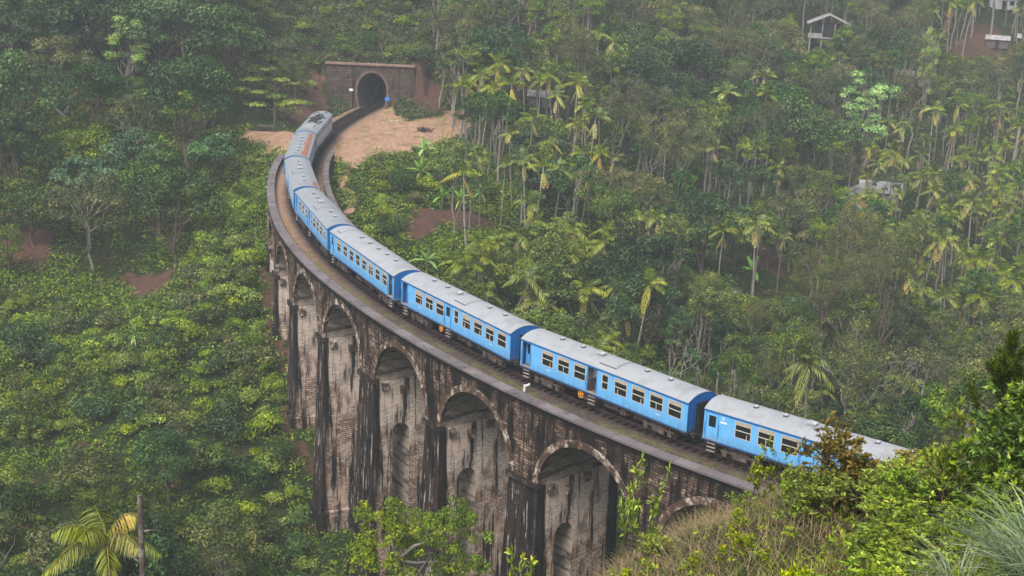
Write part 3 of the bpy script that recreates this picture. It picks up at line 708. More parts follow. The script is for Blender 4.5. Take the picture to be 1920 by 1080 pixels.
link('arch_ring', w.mesh('portal_ring', simple('portal_ring_stone', (.15,.10,.085), .9, dirt=(.05,.04,.035))), portal)
w = MB(); w.box(WX0-.15, WX1+.15, -.55, .5, WZ+.002, WZ+.30); link('coping', w.mesh('portal_coping', simple('portal_coping_stone', (.26,.17,.14), .9, dirt=(.12,.07,.06))), portal)
w = MB(); w.box(-4.3,-3.2,-.75,-.26,-1,4.6); w.box(-4.35,-3.15,-.8,-.26,4.6,4.8); link('buttress', w.mesh('buttress', M_PORTAL), portal)
w = MB()
for yy0, yy1 in zip(np.arange(-.2, 26, 2), np.arange(1.8, 28, 2)):
    dx0 = .24*(yy0+.2); dx1 = .24*(yy1+.2)
    for i in range(len(hsq)-1):
        a, b2 = hsq[i], hsq[i+1]; w.quad((a[0]+dx0,yy0,a[1]),(b2[0]+dx0,yy0,b2[1]),(b2[0]+dx1,yy1,b2[1]),(a[0]+dx1,yy1,a[1]))
w.poly([(x+.24*26, 25.9, z) for x, z in hsq]); w.quad((-2.5,-.2,.03),(2.5,-.2,.03),(9,26,.03),(3.5,26,.03))
link('tunnel_lining', w.mesh('tunnel_lining', M_LINING), portal)
# ---------------------------------------------------------------- train
M_BLUE = None
def paint(name, c, worn):
    m, nt, b = mat(name); v = coords(nt); n1 = noise(nt, v, .9, 5); n2 = noise(nt, v, 6, 6, .75)
    vs = coords(nt, 'Object', (1.2, 1.2, .25)); n3 = noise(nt, vs, 3.5, 5, .7)
    col = mix(nt, vramp(nt, n1, .35, .7), tuple(x*.93 for x in c), tuple(min(1, x*1.06) for x in c))
    col = mix(nt, vramp(nt, n3, .60, .75, 0, .35), col, tuple(worn))
    col = mix(nt, vramp(nt, n2, .69, .76, 0, .5), col, (.10,.07,.06))
    sx = nt.nodes.new('ShaderNodeSeparateXYZ'); nt.links.new(coords(nt), sx.inputs[0])
    low = vramp(nt, sx.outputs[2], 1.9, 1.2); col = mix(nt, mth(nt, 'MULTIPLY', low, vramp(nt, n3, .35, .65, .05, .6)), col, (.10,.11,.12))
    n4 = noise(nt, coords(nt, 'Object', (3.2, 3.2, .35)), 1.5, 4, .7); col = mix(nt, vramp(nt, n4, .56, .72, 0, .38), col, (.07,.16,.27))
    seam = mth(nt, 'ABSOLUTE', mth(nt, 'SUBTRACT', mth(nt, 'FRACT', mth(nt, 'DIVIDE', sx.outputs[0], 1.7)), .5)); col = mix(nt, vramp(nt, seam, .006, .010, .5, 0), col, tuple(x*.45 for x in c))
    nt.links.new(col, b.inputs['Base Color']); b.inputs['Roughness'].default_value = .38
    b.inputs['Specular IOR Level'].default_value = .5; b.inputs['Coat Weight'].default_value = .15; b.inputs['Coat Roughness'].default_value = .25
    bump(nt, b, n1, .12, .02)
    return m
M_BLUE = paint('coach_blue', (.145,.455,.84), (.20,.40,.66))
M_DBLUE = paint('coach_dark_blue', (.008,.13,.42), (.03,.13,.33))
M_DOORB = paint('door_blue', (.07,.30,.64), (.2,.4,.6))
def roofmat(name, c, rust):
    m, nt, b = mat(name); v = coords(nt); n1 = noise(nt, v, 1.0, 6, .65); n2 = noise(nt, v, 4.5, 6, .7); n3 = noise(nt, coords(nt, 'Object', (.5, 2, 2)), 2.2, 5, .7)
    col = mix(nt, vramp(nt, n1, .3, .7), tuple(x*.86 for x in c), c)
    col = mix(nt, vramp(nt, n3, .55, .72, 0, .5), col, (.30,.29,.28))
    col = mix(nt, vramp(nt, n2, .63, .70, 0, .7), col, rust)
    col = mix(nt, vramp(nt, noise(nt, v, .45, 6, .7), .5, .62, 0, .35), col, (.16,.16,.165))
    sx = nt.nodes.new('ShaderNodeSeparateXYZ'); nt.links.new(coords(nt), sx.inputs[0]); seam = mth(nt, 'ABSOLUTE', mth(nt, 'SUBTRACT', mth(nt, 'FRACT', mth(nt, 'DIVIDE', sx.outputs[0], 2.1)), .5)); col = mix(nt, vramp(nt, seam, .005, .009, .35, 0), col, (.12,.12,.12))
    nt.links.new(col, b.inputs['Base Color']); b.inputs['Roughness'].default_value = .5; bump(nt, b, n2, .15, .02)
    return m
M_ROOF = roofmat('coach_roof', (.33,.345,.37), (.50,.30,.20))
M_ROOF2 = roofmat('coach_roof_old', (.27,.29,.32), (.30,.20,.16))
M_SHED = simple('blind_tan', (.43,.36,.29), .7, var=.15); M_FRAME = simple('window_frame', (.52,.47,.42), .5, var=.15)
m_, nt_, b_ = mat('dark_glass'); b_.inputs['Base Color'].default_value = (.012,.015,.015,1); b_.inputs['Roughness'].default_value = .12; b_.inputs['Specular IOR Level'].default_value = .5; M_GLASS = m_
M_UNDER = simple('underframe', (.050,.036,.032), .85, var=.5, scale=4, dirt=(.13,.09,.08))
M_BOGIE = simple('bogie', (.075,.055,.050), .8, var=.4, scale=4, dirt=(.17,.125,.115))
M_STEP = simple('step_pale', (.26,.225,.205), .8, var=.3); M_YEL = simple('yellow_paint', (.65,.27,.03), .6, var=.2)
M_VENT = simple('roof_vent', (.50,.52,.56), .5, var=.2, dirt=(.10,.10,.11)); M_SOOT = simple('soot', (.03,.03,.033), .95, var=.5, scale=1.)
M_INT = simple('coach_interior', (.34,.31,.29), .8, var=.1); M_FLOOR = simple('coach_floor', (.13,.10,.09), .9); M_BEL = simple('bellows', (.009,.007,.007), .9, var=.4)
M_RED = simple('red_oxide', (.34,.115,.08), .7, var=.25, scale=3); M_WHITE = simple('white_paint', (.74,.74,.72), .6, var=.08)
M_SEAM = simple('seam_dark', (.06,.06,.065), .8)
HW, ZE, ZB, ZA = 1.45, 3.35, 1.14, 3.80
def roof_z(y): return ZE+(ZA-ZE)*(1-(abs(y)/HW)**2.3)
def roofmesh(L, m, ribs=0, ov=.045):
    w = MB(); ys_ = [HW*math.sin(t) for t in np.linspace(-math.pi/2, math.pi/2, 15)]
    ys_ = [-HW-ov]+ys_[1:-1]+[HW+ov]; x0, x1 = -L/2-.03, L/2+.03
    zz = [ZE-.01]+[roof_z(y) for y in ys_[1:-1]]+[ZE-.01]
    nx_ = 10
    for i in range(nx_):
        a, b = x0+(x1-x0)*i/nx_, x0+(x1-x0)*(i+1)/nx_
        for j in range(len(ys_)-1): w.quad((a,ys_[j],zz[j]),(b,ys_[j],zz[j]),(b,ys_[j+1],zz[j+1]),(a,ys_[j+1],zz[j+1]))
    for x, dx_ in ((x0, .025), (x1, -.025)):
        for j in range(len(ys_)-1): w.quad((x,ys_[j],zz[j]),(x,ys_[j+1],zz[j+1]),(x+dx_,ys_[j+1],zz[j+1]-.05),(x+dx_,ys_[j],zz[j]-.05))
    if ribs:
        for i in range(ribs):
            x = x0+(x1-x0)*(i+.5)/ribs
            for j in range(len(ys_)-1):
                w.quad((x-.04,ys_[j],zz[j]+.03),(x+.04,ys_[j],zz[j]+.03),(x+.04,ys_[j+1],zz[j+1]+.03),(x-.04,ys_[j+1],zz[j+1]+.03))
                for xx in (x-.04, x+.04): w.quad((xx,ys_[j],zz[j]-.01),(xx,ys_[j+1],zz[j+1]-.01),(xx,ys_[j+1],zz[j+1]+.03),(xx,ys_[j],zz[j]+.03))
    return w.mesh('coach_roof', m, smooth=False)
def sidewall(w, L, ops, sgn):
    y0, y1 = (-HW, -HW+.05) if sgn < 0 else (HW-.05, HW)
    xs_ = sorted(set([0., L]+[o[0] for o in ops]+[o[1] for o in ops]))
    for a, b in zip(xs_[:-1], xs_[1:]):
        op = [o for o in ops if o[0] <= a+1e-6 and o[1] >= b-1e-6]
        top = ZE-.17
        if not op: w.box(a-L/2, b-L/2, y0, y1, ZB+.10, top)
        else:
            o = op[0]
            if o[2] > ZB+.11: w.box(a-L/2, b-L/2, y0, y1, ZB+.10, o[2])
            if o[3] < top-.005: w.box(a-L/2, b-L/2, y0, y1, o[3], top)
WZ0, WZ1 = 1.98, 3.09
# layouts: windows (start, end), doors (start, end, state)
LAY = {
 'A': dict(win=[(2.4,3.57),(4.1,5.27),(5.8,6.97),(9.9,11.07),(11.6,12.77),(13.3,14.47),(15.0,16.17)], small=[(8.65,9.25)], doors=[(.2,1.08,'open_in'),(7.18,8.1,'shut')],
           vents=[3.0,5.2,11.6,13.8], big=7.2, seam=(7.9,9.6), brake=6.5),
 'B': dict(win=[(2.1+1.7*i,3.2+1.7*i) for i in range(8)], small=[], doors=[(.3,1.0,'shut'),(15.5,16.4,'open')], vents=[4.9,7.1,9.3,11.4,13.6], big=None, seam=(1.0,1.9), brake=8.6),
}
def coach_window(parent, x0, x1, side, L, small=False, bars=0):
    s = -1 if side < 0 else 1; y = s*(HW-.03); cx_ = (x0+x1)/2-L/2; hw = (x1-x0)/2
    g = MB(); g.box(-hw, hw, -.006, .006, WZ0, WZ1); o = link('window', g.mesh('window', M_GLASS), parent, (cx_, y, 0))
    fr = MB(); t = .055; e0, e1 = (s*.012, s*.050); a, b = min(e0,e1), max(e0,e1)
    fr.box(-hw-.03, hw+.03, a, b, WZ0-.05, WZ0); fr.box(-hw-.03, hw+.03, a, b, WZ1, WZ1+.03)
    fr.box(-hw-.03, -hw+.025, a, b, WZ0, WZ1); fr.box(hw-.025, hw+.03, a, b, WZ0, WZ1)
    fr.box(-hw+.025, hw-.025, a, b-.008 if s > 0 else b, WZ0+.47, WZ0+.52)
    if bars == 1: fr.box(-.02, .02, a, b, WZ0, WZ0+.47)
    if bars == 2: fr.box(hw*.45, hw*.45+.04, a, b, WZ0, WZ0+.33)
    if bars == 3: fr.box(-hw*.5, -hw*.5+.04, a, b, WZ0, WZ0+.33)
    link('window_frame', fr.mesh('window_frame', M_FRAME), o)
    bl = MB(); bl.box(-hw+.025, hw-.025, min(s*.008, s*.022), max(s*.008, s*.022), WZ1-((.20,.26,.30,.26,.42)[int(x0*10+abs(parent.location.x)*3) % 5] if not small else .12), WZ1-.002)
    link('blind', bl.mesh('blind', M_SHED), o)
def build_coach(kind, label, C_, group='blue coaches of the passenger train', doors=None, roofm=None, ribs=0, L=16.71, name='railway_coach', extra=None, wheel=False):
    lay = dict(LAY[kind]); x, y, th = C_
    t = thing(name, label, 'railway coach', (x, y, 0), th, group)
    drs = doors or lay['doors']
    allops = []
    for s in (-1, 1):
        ops = [(a, b, WZ0, WZ1) for a, b in lay['win']+lay['small']] + [(a, b, ZB+.10, 3.22 if False else ZE-.175) for a, b, st in drs]
        allops.append(ops)
    w = MB()
    sidewall(w, L, allops[0], -1); sidewall(w, L, allops[1], 1); w.box(-L/2, L/2, -HW+.05, HW-.05, ZB+.02, ZB+.112)
    body = link('body', w.mesh('coach_body', M_BLUE), t)
    w = MB()
    for s in (-1, 1):
        a, b = sorted((s*(HW-.05), s*(HW+.018))); w.box(-L/2-.01, L/2+.01, a, b, ZE-.168, ZE-.012)
        a, b = sorted((s*(HW-.05), s*(HW+.012))); w.box(-L/2-.01, L/2+.01, a, b, ZB, ZB+.098)
    link('cornice', w.mesh('cornice', M_DBLUE), body)
    for sx in (-1, 1):
        w = MB(); x0 = sx*L/2; ys_ = [HW*math.sin(q) for q in np.linspace(-math.pi/2, math.pi/2, 13)]
        pts = [(x0, -HW+.052, ZB)]+[(x0, max(-HW+.052, min(HW-.052, yy)), roof_z(yy)-.02) for yy in ys_]+[(x0, HW-.052, ZB)]
        w.poly(pts if sx > 0 else pts[::-1])
        pts2 = [(p[0]-sx*.05, p[1], p[2]) for p in pts]; w.poly(pts2[::-1] if sx > 0 else pts2)
        for yy in (-.95, -.5, .5, .95): w.box(min(x0, x0+sx*.03), max(x0, x0+sx*.03), yy-.03, yy+.03, ZB+.1, ZE-.1)
        link('end_wall', w.mesh('end_wall', M_DBLUE), body)
    w = MB(); w.box(-L/2+.06, L/2-.06, -HW+.06, HW-.06, ZB+.05, ZB+.12); link('floor', w.mesh('coach_floor', M_FLOOR), t)
    for a, b, st in drs:
        q = MB()
        for xx in (a-.25, b+.25):
            if .05 < xx < L-.05: q.box(xx-L/2-.02, xx-L/2+.02, -HW+.07, HW-.07, ZB+.12, ZE)
        if q.v: link('partition', q.mesh('partition', M_INT), t)
        if st == 'open': q = MB(); q.box(a-.22-L/2 if a > .3 else .07-L/2, min(b+.22, L-.07)-L/2, -.62, -.58, ZB+.125, ZE-.02); link('vestibule_wall', q.mesh('vestibule_wall', simple('vestibule_pale', (.62,.60,.60), .7) if 'vestibule_pale' not in bpy.data.materials else bpy.data.materials['vestibule_pale']), t)
    # seats seen dimly through the openings
    q = MB()
    for i in range(9):
        xx = -L/2+2.0+i*1.62
        for yy in (-.85, .85): q.box(xx, xx+.42, yy-.42, yy+.42, ZB+.12, ZB+.55); q.box(xx+.30, xx+.44, yy-.42, yy+.42, ZB+.55, ZB+1.05)
    link('seats', q.mesh('seats', simple('seat_cloth_'+kind, (.06,.05,.05), .9) if 'seat_cloth_'+kind not in bpy.data.materials else bpy.data.materials['seat_cloth_'+kind]), t)
    for s in (-1, 1):
        for i, (a, b) in enumerate(lay['win']): coach_window(t, a, b, s, L, bars=(i*7+int(abs(x)*3)) % 4)
        for a, b in lay['small']: coach_window(t, a, b, s, L, small=True)
        for a, b, st in drs:
            if st == 'open': st2 = None
            else: st2 = st
            cx_ = (a+b)/2-L/2; hw = (b-a)/2
            # door frame
            fr = MB(); ya, yb = sorted((s*(HW-.05), s*(HW+.02)))
            fr.box(cx_-hw-.05, cx_-hw-.002, ya, yb, ZB+.10, ZE-.17); fr.box(cx_+hw+.002, cx_+hw+.05, ya, yb, ZB+.10, ZE-.17)
            fo = link('door_frame', fr.mesh('door_frame', M_DOORB), t)
            th_ = MB(); th_.box(cx_-hw-.04, cx_+hw+.04, *sorted((s*(HW-.2), s*(HW+.045))), ZB+.10, ZB+.14); link('threshold', th_.mesh('threshold', M_STEP), t)
            hr = MB()
            for xx in (cx_-hw-.09, cx_+hw+.09): hr.tube([(xx, s*(HW+.05), ZB+.45), (xx, s*(HW+.05), ZB+1.35)], .018, 5)
            link('handrail', hr.mesh('handrail', M_DBLUE), t)
            if st2:
                d = MB(); yo = s*(HW-.035) if st2 == 'shut' else s*(HW-.42)
                y0_, y1_ = yo-.018, yo+.018; z0_, z1_ = ZB+.15, ZE-.19
                wz0, wz1 = ZB+1.02, ZB+1.82
                d.box(cx_-hw+.01, cx_+hw-.01, y0_, y1_, z0_, wz0); d.box(cx_-hw+.01, cx_+hw-.01, y0_, y1_, wz1, z1_)
                d.box(cx_-hw+.01, cx_-hw+.17, y0_, y1_, wz0, wz1); d.box(cx_+hw-.17, cx_+hw-.01, y0_, y1_, wz0, wz1)
                do = link('door', d.mesh('door', M_DOORB if st2 != 'shut' else M_BLUE), t)
                g = MB(); g.box(cx_-hw+.17, cx_+hw-.17, yo-.005, yo+.005, wz0, wz1); link('door_window', g.mesh('door_window', M_GLASS), do)
                g = MB(); g.box(cx_+hw-.13, cx_+hw-.06, *sorted((yo+s*.018, yo+s*.05)), ZB+.85, ZB+.9); link('handle', g.mesh('handle', M_FRAME), do)
            # steps
            for k, dz in enumerate((.0, .27, .54)):
                pass
            sp = MB()
            for k, zc in enumerate((.93, .66, .40)):
                sp.box(cx_-hw*.72, cx_+hw*.72, *sorted((s*(HW-.20), s*(HW-.03+.02*k))), zc, zc+.03)
            so = link('step', sp.mesh('step', M_STEP), t)
            hg = MB()
            for xx in (cx_-hw*.8, cx_+hw*.8-.03): hg.box(xx, xx+.03, *sorted((s*(HW-.20), s*(HW-.10))), .38, ZB-.002)
            link('step_hanger', hg.mesh('step_hanger', M_UNDER), so)
    # roof
    rf = link('roof', roofmesh(L, roofm or M_ROOF, ribs), t)
    for v_ in lay['vents']:
        q = MB(); q.box(-.17,.17,-.15,.15,ZA+.09,ZA+.17)
        vo = link('roof_vent', q.mesh('roof_vent', M_VENT), rf, (v_-L/2, 0, 0)); q = MB(); q.box(-.14,.14,-.14,.14,ZA-.03,ZA+.088); link('vent_neck', q.mesh('vent_neck', M_SEAM), rf, (v_-L/2, 0, 0))
    if lay['big']:
        q = MB(); q.box(-.20,.20,-.22,.22,ZA-.03,ZA+.08); q.box(-.30,.30,-.27,.27,ZA+.08,ZA+.20)
        link('water_hatch', q.mesh('water_hatch', M_VENT), rf, (lay['big']-L/2, -.12, 0))
    q = MB(); a, b = lay['seam']; ysl = list(np.linspace(-HW*.72, HW*.9, 10))
    for y0_, y1_ in zip(ysl[:-1], ysl[1:]):
        z0_, z1_ = roof_z(y0_)+.012, roof_z(y1_)+.012
        xx = b-L/2; q.quad((xx-.035,y0_,z0_),(xx+.035,y0_,z0_),(xx+.035,y1_,z1_),(xx-.035,y1_,z1_))
    z_ = roof_z(ysl[0])+.012; q.quad((a-L/2,ysl[0]-.04,z_-.02),(b-L/2,ysl[0]-.04,z_-.02),(b-L/2,ysl[0]+.04,z_+.02),(a-L/2,ysl[0]+.04,z_+.02))
    link('roof_seam', q.mesh('roof_seam', M_SEAM), rf)
    # gangways and buffers
    for sx in (-1, 1):
        q = MB()
        for k in range(5):
            g_ = .50 if k % 2 else .55
            xa = sx*(L/2+.003+k*.07); xb = sx*(L/2+.003+(k+1)*.07)
            q.box(min(xa,xb), max(xa,xb), -g_, g_, ZB-.05, 3.05+(.05 if k % 2 == 0 else 0))
        link('gangway_bellows', q.mesh('gangway_bellows', M_BEL), t)
        for yy in (-.95, .95):
            q = MB(); q.tube([(sx*(L/2), yy, .98), (sx*(L/2+.24), yy, .98)], .09, 8); q.tube([(sx*(L/2+.24), yy, .98), (sx*(L/2+.30), yy, .98)], .22, 10)
            link('buffer', q.mesh('buffer', M_UNDER), t)
        q = MB(); q.tube([(sx*(L/2-.3), 0, .9), (sx*(L/2+.36), 0, .9)], .06, 6); q.tube([(sx*(L/2+.01), -.75, 1.2), (sx*(L/2+.2), -.72, .55), (sx*(L/2+.33), -.6, .5)], .03, 5); link('coupler', q.mesh('coupler', M_UNDER), t)
    # underframe
    q = MB(); q.box(-L/2+.02, L/2-.02, -1.30, -1.18, ZB-.22, ZB-.003); q.box(-L/2+.02, L/2-.02, 1.18, 1.30, ZB-.22, ZB-.003); q.box(-L/2+.02, L/2-.02, -.3, .3, ZB-.25, ZB-.003)
    for xx in np.arange(-L/2+.02, L/2, 1.5): q.box(xx, min(xx+.15, L/2-.02), -1.18, 1.18, ZB-.18, ZB-.005)
    uf = link('underframe', q.mesh('underframe', M_UNDER), t)
    bx = R_.Random(int(abs(x)*10)) if False else random.Random(int(abs(x)*10+3))
    for (xa, xb, ya, yb, za, zb_) in ((-1.6+bx.uniform(-.3,.3), -.4, -1.15, -.4, .42, .95), (.3, 1.7, -1.1, -.35, .5, .9), (-1.2, .6, .4, 1.1, .45, .92), (2.0, 2.5, -1.2, -.6, .45, .92)):
        q = MB(); q.box(xa, xb, ya, yb, za, zb_); q.box(xa+.1, xa+.16, ya+.1, yb-.1, zb_, ZB-.22); q.box(xb-.2, xb-.14, ya+.1, yb-.1, zb_, ZB-.22)
        link('equipment_box', q.mesh('equipment_box', M_BOGIE), uf)
    q = MB(); q.tube([(-.1+.9, -1.2, .62), (2.9, -1.2, .62)], .03, 5); q.tube([(3.2,-.9,.62),(4.2,-.9,.62)], .2, 8); link('air_tank', q.mesh('air_tank', M_UNDER), uf)
    q = MB(); xb_ = lay['brake']-L/2
    q.tube([(xb_+.26*math.cos(k*math.pi/8), -1.33, .78+.26*math.sin(k*math.pi/8)) for k in range(17)], .035, 5, cap=False)
    for k in range(5): a_ = k*2*math.pi/5+.5; q.tube([(xb_, -1.33, .78), (xb_+.25*math.cos(a_), -1.33, .78+.25*math.sin(a_))], .04, 5)
    if wheel: link('hand_wheel', q.mesh('hand_wheel', M_YEL), uf)
    for sx in (-1, 1):
        bxp = sx*(L/2-2.75)
        q = MB()
        for yy in (-1.08, 1.08):
            q.box(-1.45, 1.45, yy-.06, yy+.06, .50, .66); q.box(-.55, .55, yy-.07, yy+.07, .22, .52)
            q.box(-.7,.7,yy-.05,yy+.05,.66,.80)
            for ax in (-1.12, 1.12): q.box(ax-.17, ax+.17, yy-.16, yy+.16, .26, .62); q.box(ax-.06, ax+.06, yy-.1, yy+.1, .62, .86)
        q.box(-.25, .25, -1.02, 1.02, .45, .75)
        bo = link('bogie', q.mesh('bogie', M_BOGIE), t, (bxp, 0, 0))
        for ax in (-1.12, 1.12):
            for yy in (-.84, .84):
                ww = MB(); ww.tube([(ax, yy-.06, .46), (ax, yy+.06, .46)], .46, 20); ww.tube([(ax, yy-.09, .46), (ax, yy+.09, .46)], .12, 8)
                link('wheel', ww.mesh('wheel', M_UNDER), bo)
            ww = MB(); ww.tube([(ax, -.75, .46), (ax, .75, .46)], .08, 8); link('axle', ww.mesh('axle', M_UNDER), bo)
    if extra: extra(t, body, rf, L)
    return t
CT = [(-28.704,190.004,-1.565),(-27.792,172.568,-1.473),(-24.924,155.335,-1.345),(-19.887,138.508,-1.221),(-12.842,122.429,-1.097),(-3.573,107.455,-.959),(7.617,93.662,-.823),(20.728,81.748,-.664)]
def plate(t, body, rf, L):
    q = MB(); q.box(1.25-L/2, 1.75-L/2, -HW-.012, -HW-.001, 2.62, 2.74); link('destination_board', q.mesh('destination_board', M_WHITE), body)
    q = MB(); q.box(1.42-L/2, 1.52-L/2, -HW-.012, -HW-.001, 2.86, 3.08); q.box(1.38-L/2, 1.56-L/2, -HW-.011, -HW-.002, 2.86, 2.90); q.box(1.38-L/2, 1.45-L/2, -HW-.011, -HW-.002, 3.0, 3.04); link('class_number', q.mesh('class_number', simple('pale_lettering', (.55,.66,.78), .6)), body)
def number(t, body, rf, L):
    for xs0 in (2.9, 13.9):
        q = MB(); xx = xs0-L/2
        for k in range(5): q.box(xx+k*.085, xx+k*.085+.055, -HW-.009, -HW-.001, 1.62, 1.72)
        link('coach_number', q.mesh('coach_number', simple('pale_lettering2', (.50,.66,.80), .6) if 'pale_lettering2' not in bpy.data.materials else bpy.data.materials['pale_lettering2']), body)
def redroof(a, b, y0, y1):
    def fn(t, body, rf, L):
        q = MB()
        yl = list(np.linspace(y0, y1, 5))
        xl = list(np.linspace(a-L/2, b-L/2, 14)); rr = random.Random(5)
        for xa, xb in zip(xl[:-1], xl[1:]):
            ys2 = [y0+rr.uniform(-.12, .25)]+yl[1:]
            for ya, yb in zip(ys2[:-1], ys2[1:]): q.quad((xa,ya,roof_z(ya)+.036),(xb,ya,roof_z(ya)+.036),(xb,yb,roof_z(yb)+.036),(xa,yb,roof_z(yb)+.036))
        link('red_primer', q.mesh('red_primer', M_RED), rf)
    return fn
build_coach('A', 'blue coach with shut end door and white board, its right half behind the bronze bush', CT[7], doors=[(.2,1.08,'shut'),(7.18,8.1,'shut')], extra=plate)
build_coach('A', 'blue coach with its middle door standing open, second from the foreground bush', CT[6], wheel=True, doors=[(.2,1.08,'open_in'),(7.18,8.1,'open')], extra=number)
build_coach('A', 'blue coach with shut middle door and yellow hand wheel, in the middle of the viaduct', CT[5], wheel=True, extra=number)
build_coach('B', 'blue coach with eight even windows and its right end door open', CT[4])
build_coach('A', 'blue coach where the train bends most, grey roof rusty along its inner edge', CT[3], doors=[(.2,1.08,'shut'),(7.18,8.1,'shut')], roofm=M_ROOF2, extra=redroof(14.6,15.6,.75,1.2))
build_coach('A', 'foreshortened blue coach third from the tunnel with a short red patch on its roof', CT[2], doors=[(.2,1.08,'shut'),(7.18,8.1,'shut')], roofm=M_ROOF2, extra=redroof(13.8,16.2,.8,1.3))
def red2(t, body, rf, L):
    redroof(1.0, 16.0, .55, 1.15)(t, body, rf, L)
build_coach('B', 'coach with a ribbed grey roof painted orange red along one side, second from the tunnel', CT[1], roofm=M_ROOF2, ribs=9, doors=[(.3,1.0,'shut'),(15.5,16.4,'shut')], extra=red2)
a9 = math.radians(236.85+.25); th9 = -.664+.134
x9, y9 = CT[7][0]+8.73*math.cos(-.664)+8.73*math.cos(th9), CT[7][1]+8.73*math.sin(-.664)+8.73*math.sin(th9)
build_coach('A', 'blue coach mostly hidden by the bushes at the right, only pale roof and blue showing', (x9, y9, th9), doors=[(.2,1.08,'shut'),(7.18,8.1,'shut')])
# the power car at the head of the train
def power_car(C_):
    L = 16.64; x, y, th = C_
    t = thing('power_car', 'pale blue diesel power car with louvres and soot-black roof, farthest vehicle of the train', 'railcar', (x, y, 0), th, 'vehicles of the train')
    M_PB = paint('pale_blue_paint', (.13,.32,.62), (.35,.42,.5)); M_PL = paint('pale_panel', (.34,.41,.50), (.3,.36,.42))
    w = MB(); w.box(-L/2, L/2, -HW, HW, ZB+.10, ZE-.17); body = link('body', w.mesh('power_car_body', M_PB), t)
    w = MB()
    for s in (-1, 1):
        a, b = sorted((s*(HW-.05), s*(HW+.018))); w.box(-L/2-.01, L/2+.01, a, b, ZE-.168, ZE-.012); a, b = sorted((s*(HW-.05), s*(HW+.012))); w.box(-L/2-.01, L/2+.01, a, b, ZB, ZB+.098)
    for sx in (-1, 1):
        a, b = sorted((sx*(L/2+.002), sx*(L/2+.03)))
        w.box(a, b, -HW+.02, HW-.02, ZB, ZE-.1)
        for k in range(8):
            yy = -HW+.1+k*(2*HW-.2)/8; w.box(a, b, yy, yy+(2*HW-.2)/8, ZE-.1, roof_z(yy+.17)-.04)
    link('cornice', w.mesh('power_car_trim', M_DBLUE), body)
    for s in (-1, 1):
        for i in range(7):
            q = MB(); xa = -L/2+1.6+i*2.05
            q.box(xa, xa+1.6, *sorted((s*(HW+.001), s*(HW+.02))), 2.55, 3.05)
            lo = link('louvre', q.mesh('louvre', M_WHITE if i % 3 else M_PL), t)
            q = MB()
            for k in range(4): q.box(xa+.1+k*.38, xa+.32+k*.38, *sorted((s*(HW+.021), s*(HW+.028))), 2.6, 3.0)
            link('louvre_slot', q.mesh('louvre_slot', M_UNDER), lo)
        for i in range(4):
            q = MB(); xa = -L/2+1.8+i*3.4; q.box(xa, xa+2.6, *sorted((s*(HW+.001), s*(HW+.016))), 1.65, 2.42); link('side_panel', q.mesh('side_panel', M_PL), t)
        q = MB(); xa = L/2-1.2; q.box(xa, xa+.65, *sorted((s*(HW+.001), s*(HW+.022))), ZB+.2, 3.1); d = link('cab_door', q.mesh('cab_door', M_GLASS), t)
    rf = link('roof', roofmesh(L, M_ROOF2, 6), t)
    q = MB(); rr = random.Random(3)
    for k in range(60):
        cx_, cy2 = rr.gauss(-2.0, 2.6), rr.gauss(.1, .5); r_ = rr.uniform(.15, .6)
        if abs(cy2) > 1.0 or abs(cx_) > 7.3: continue
        pts = []
        for j in range(9):
            a_ = 2*math.pi*j/9; rx = r_*rr.uniform(.6, 1.2); py = max(-1.3, min(1.3, cy2+rx*math.sin(a_)*.7)); pts.append((cx_+rx*math.cos(a_), py, roof_z(py)+.008+k*.0006))
        cpt = (cx_, cy2, roof_z(cy2)+.010+k*.0006)
        for j in range(9): q.poly([cpt, pts[j], pts[(j+1) % 9]])
    link('soot_stain', q.mesh('soot_stain', M_SOOT), rf)
    q = MB(); q.box(-2.6, -.6, -.55, .55, ZA-.1, ZA+.10); q.box(-.2, 1.2, -.5, .5, ZA-.1, ZA+.07); q.tube([(-3.2,0,ZA-.1),(-3.2,0,ZA+.25)], .16, 10); link('exhaust_housing', q.mesh('exhaust_housing', M_SOOT), rf)
    q = MB(); q.box(3.4, 5.4, -.7, .7, ZA-.12, ZA+.04); link('roof_hatch', q.mesh('roof_hatch', M_ROOF), rf)
    q = MB(); q.box(-L/2+.02, L/2-.02, -1.2, 1.2, ZB-.25, ZB-.003); q.box(-3, 3, -1.15, 1.15, .4, ZB-.25); uf = link('underframe', q.mesh('underframe', M_UNDER), t)
    for sx in (-1, 1):
        q = MB()
        for yy in (-1.08, 1.08):
            q.box(-1.45, 1.45, yy-.06, yy+.06, .50, .66)
            for ax in (-1.12, 1.12): q.box(ax-.17, ax+.17, yy-.16, yy+.16, .26, .62)
        bo = link('bogie', q.mesh('bogie', M_BOGIE), t, (sx*(L/2-2.75), 0, 0))
        for ax in (-1.12, 1.12):
            for yy in (-.84, .84):
                ww = MB(); ww.tube([(ax, yy-.06, .46), (ax, yy+.06, .46)], .46, 20); link('wheel', ww.mesh('wheel', M_UNDER), bo)
        for yy in (-.95, .95):
            q = MB(); q.tube([(sx*(L/2), yy, .98), (sx*(L/2+.3), yy, .98)], .1, 8); link('buffer', q.mesh('buffer', M_UNDER), t)
power_car(CT[0])
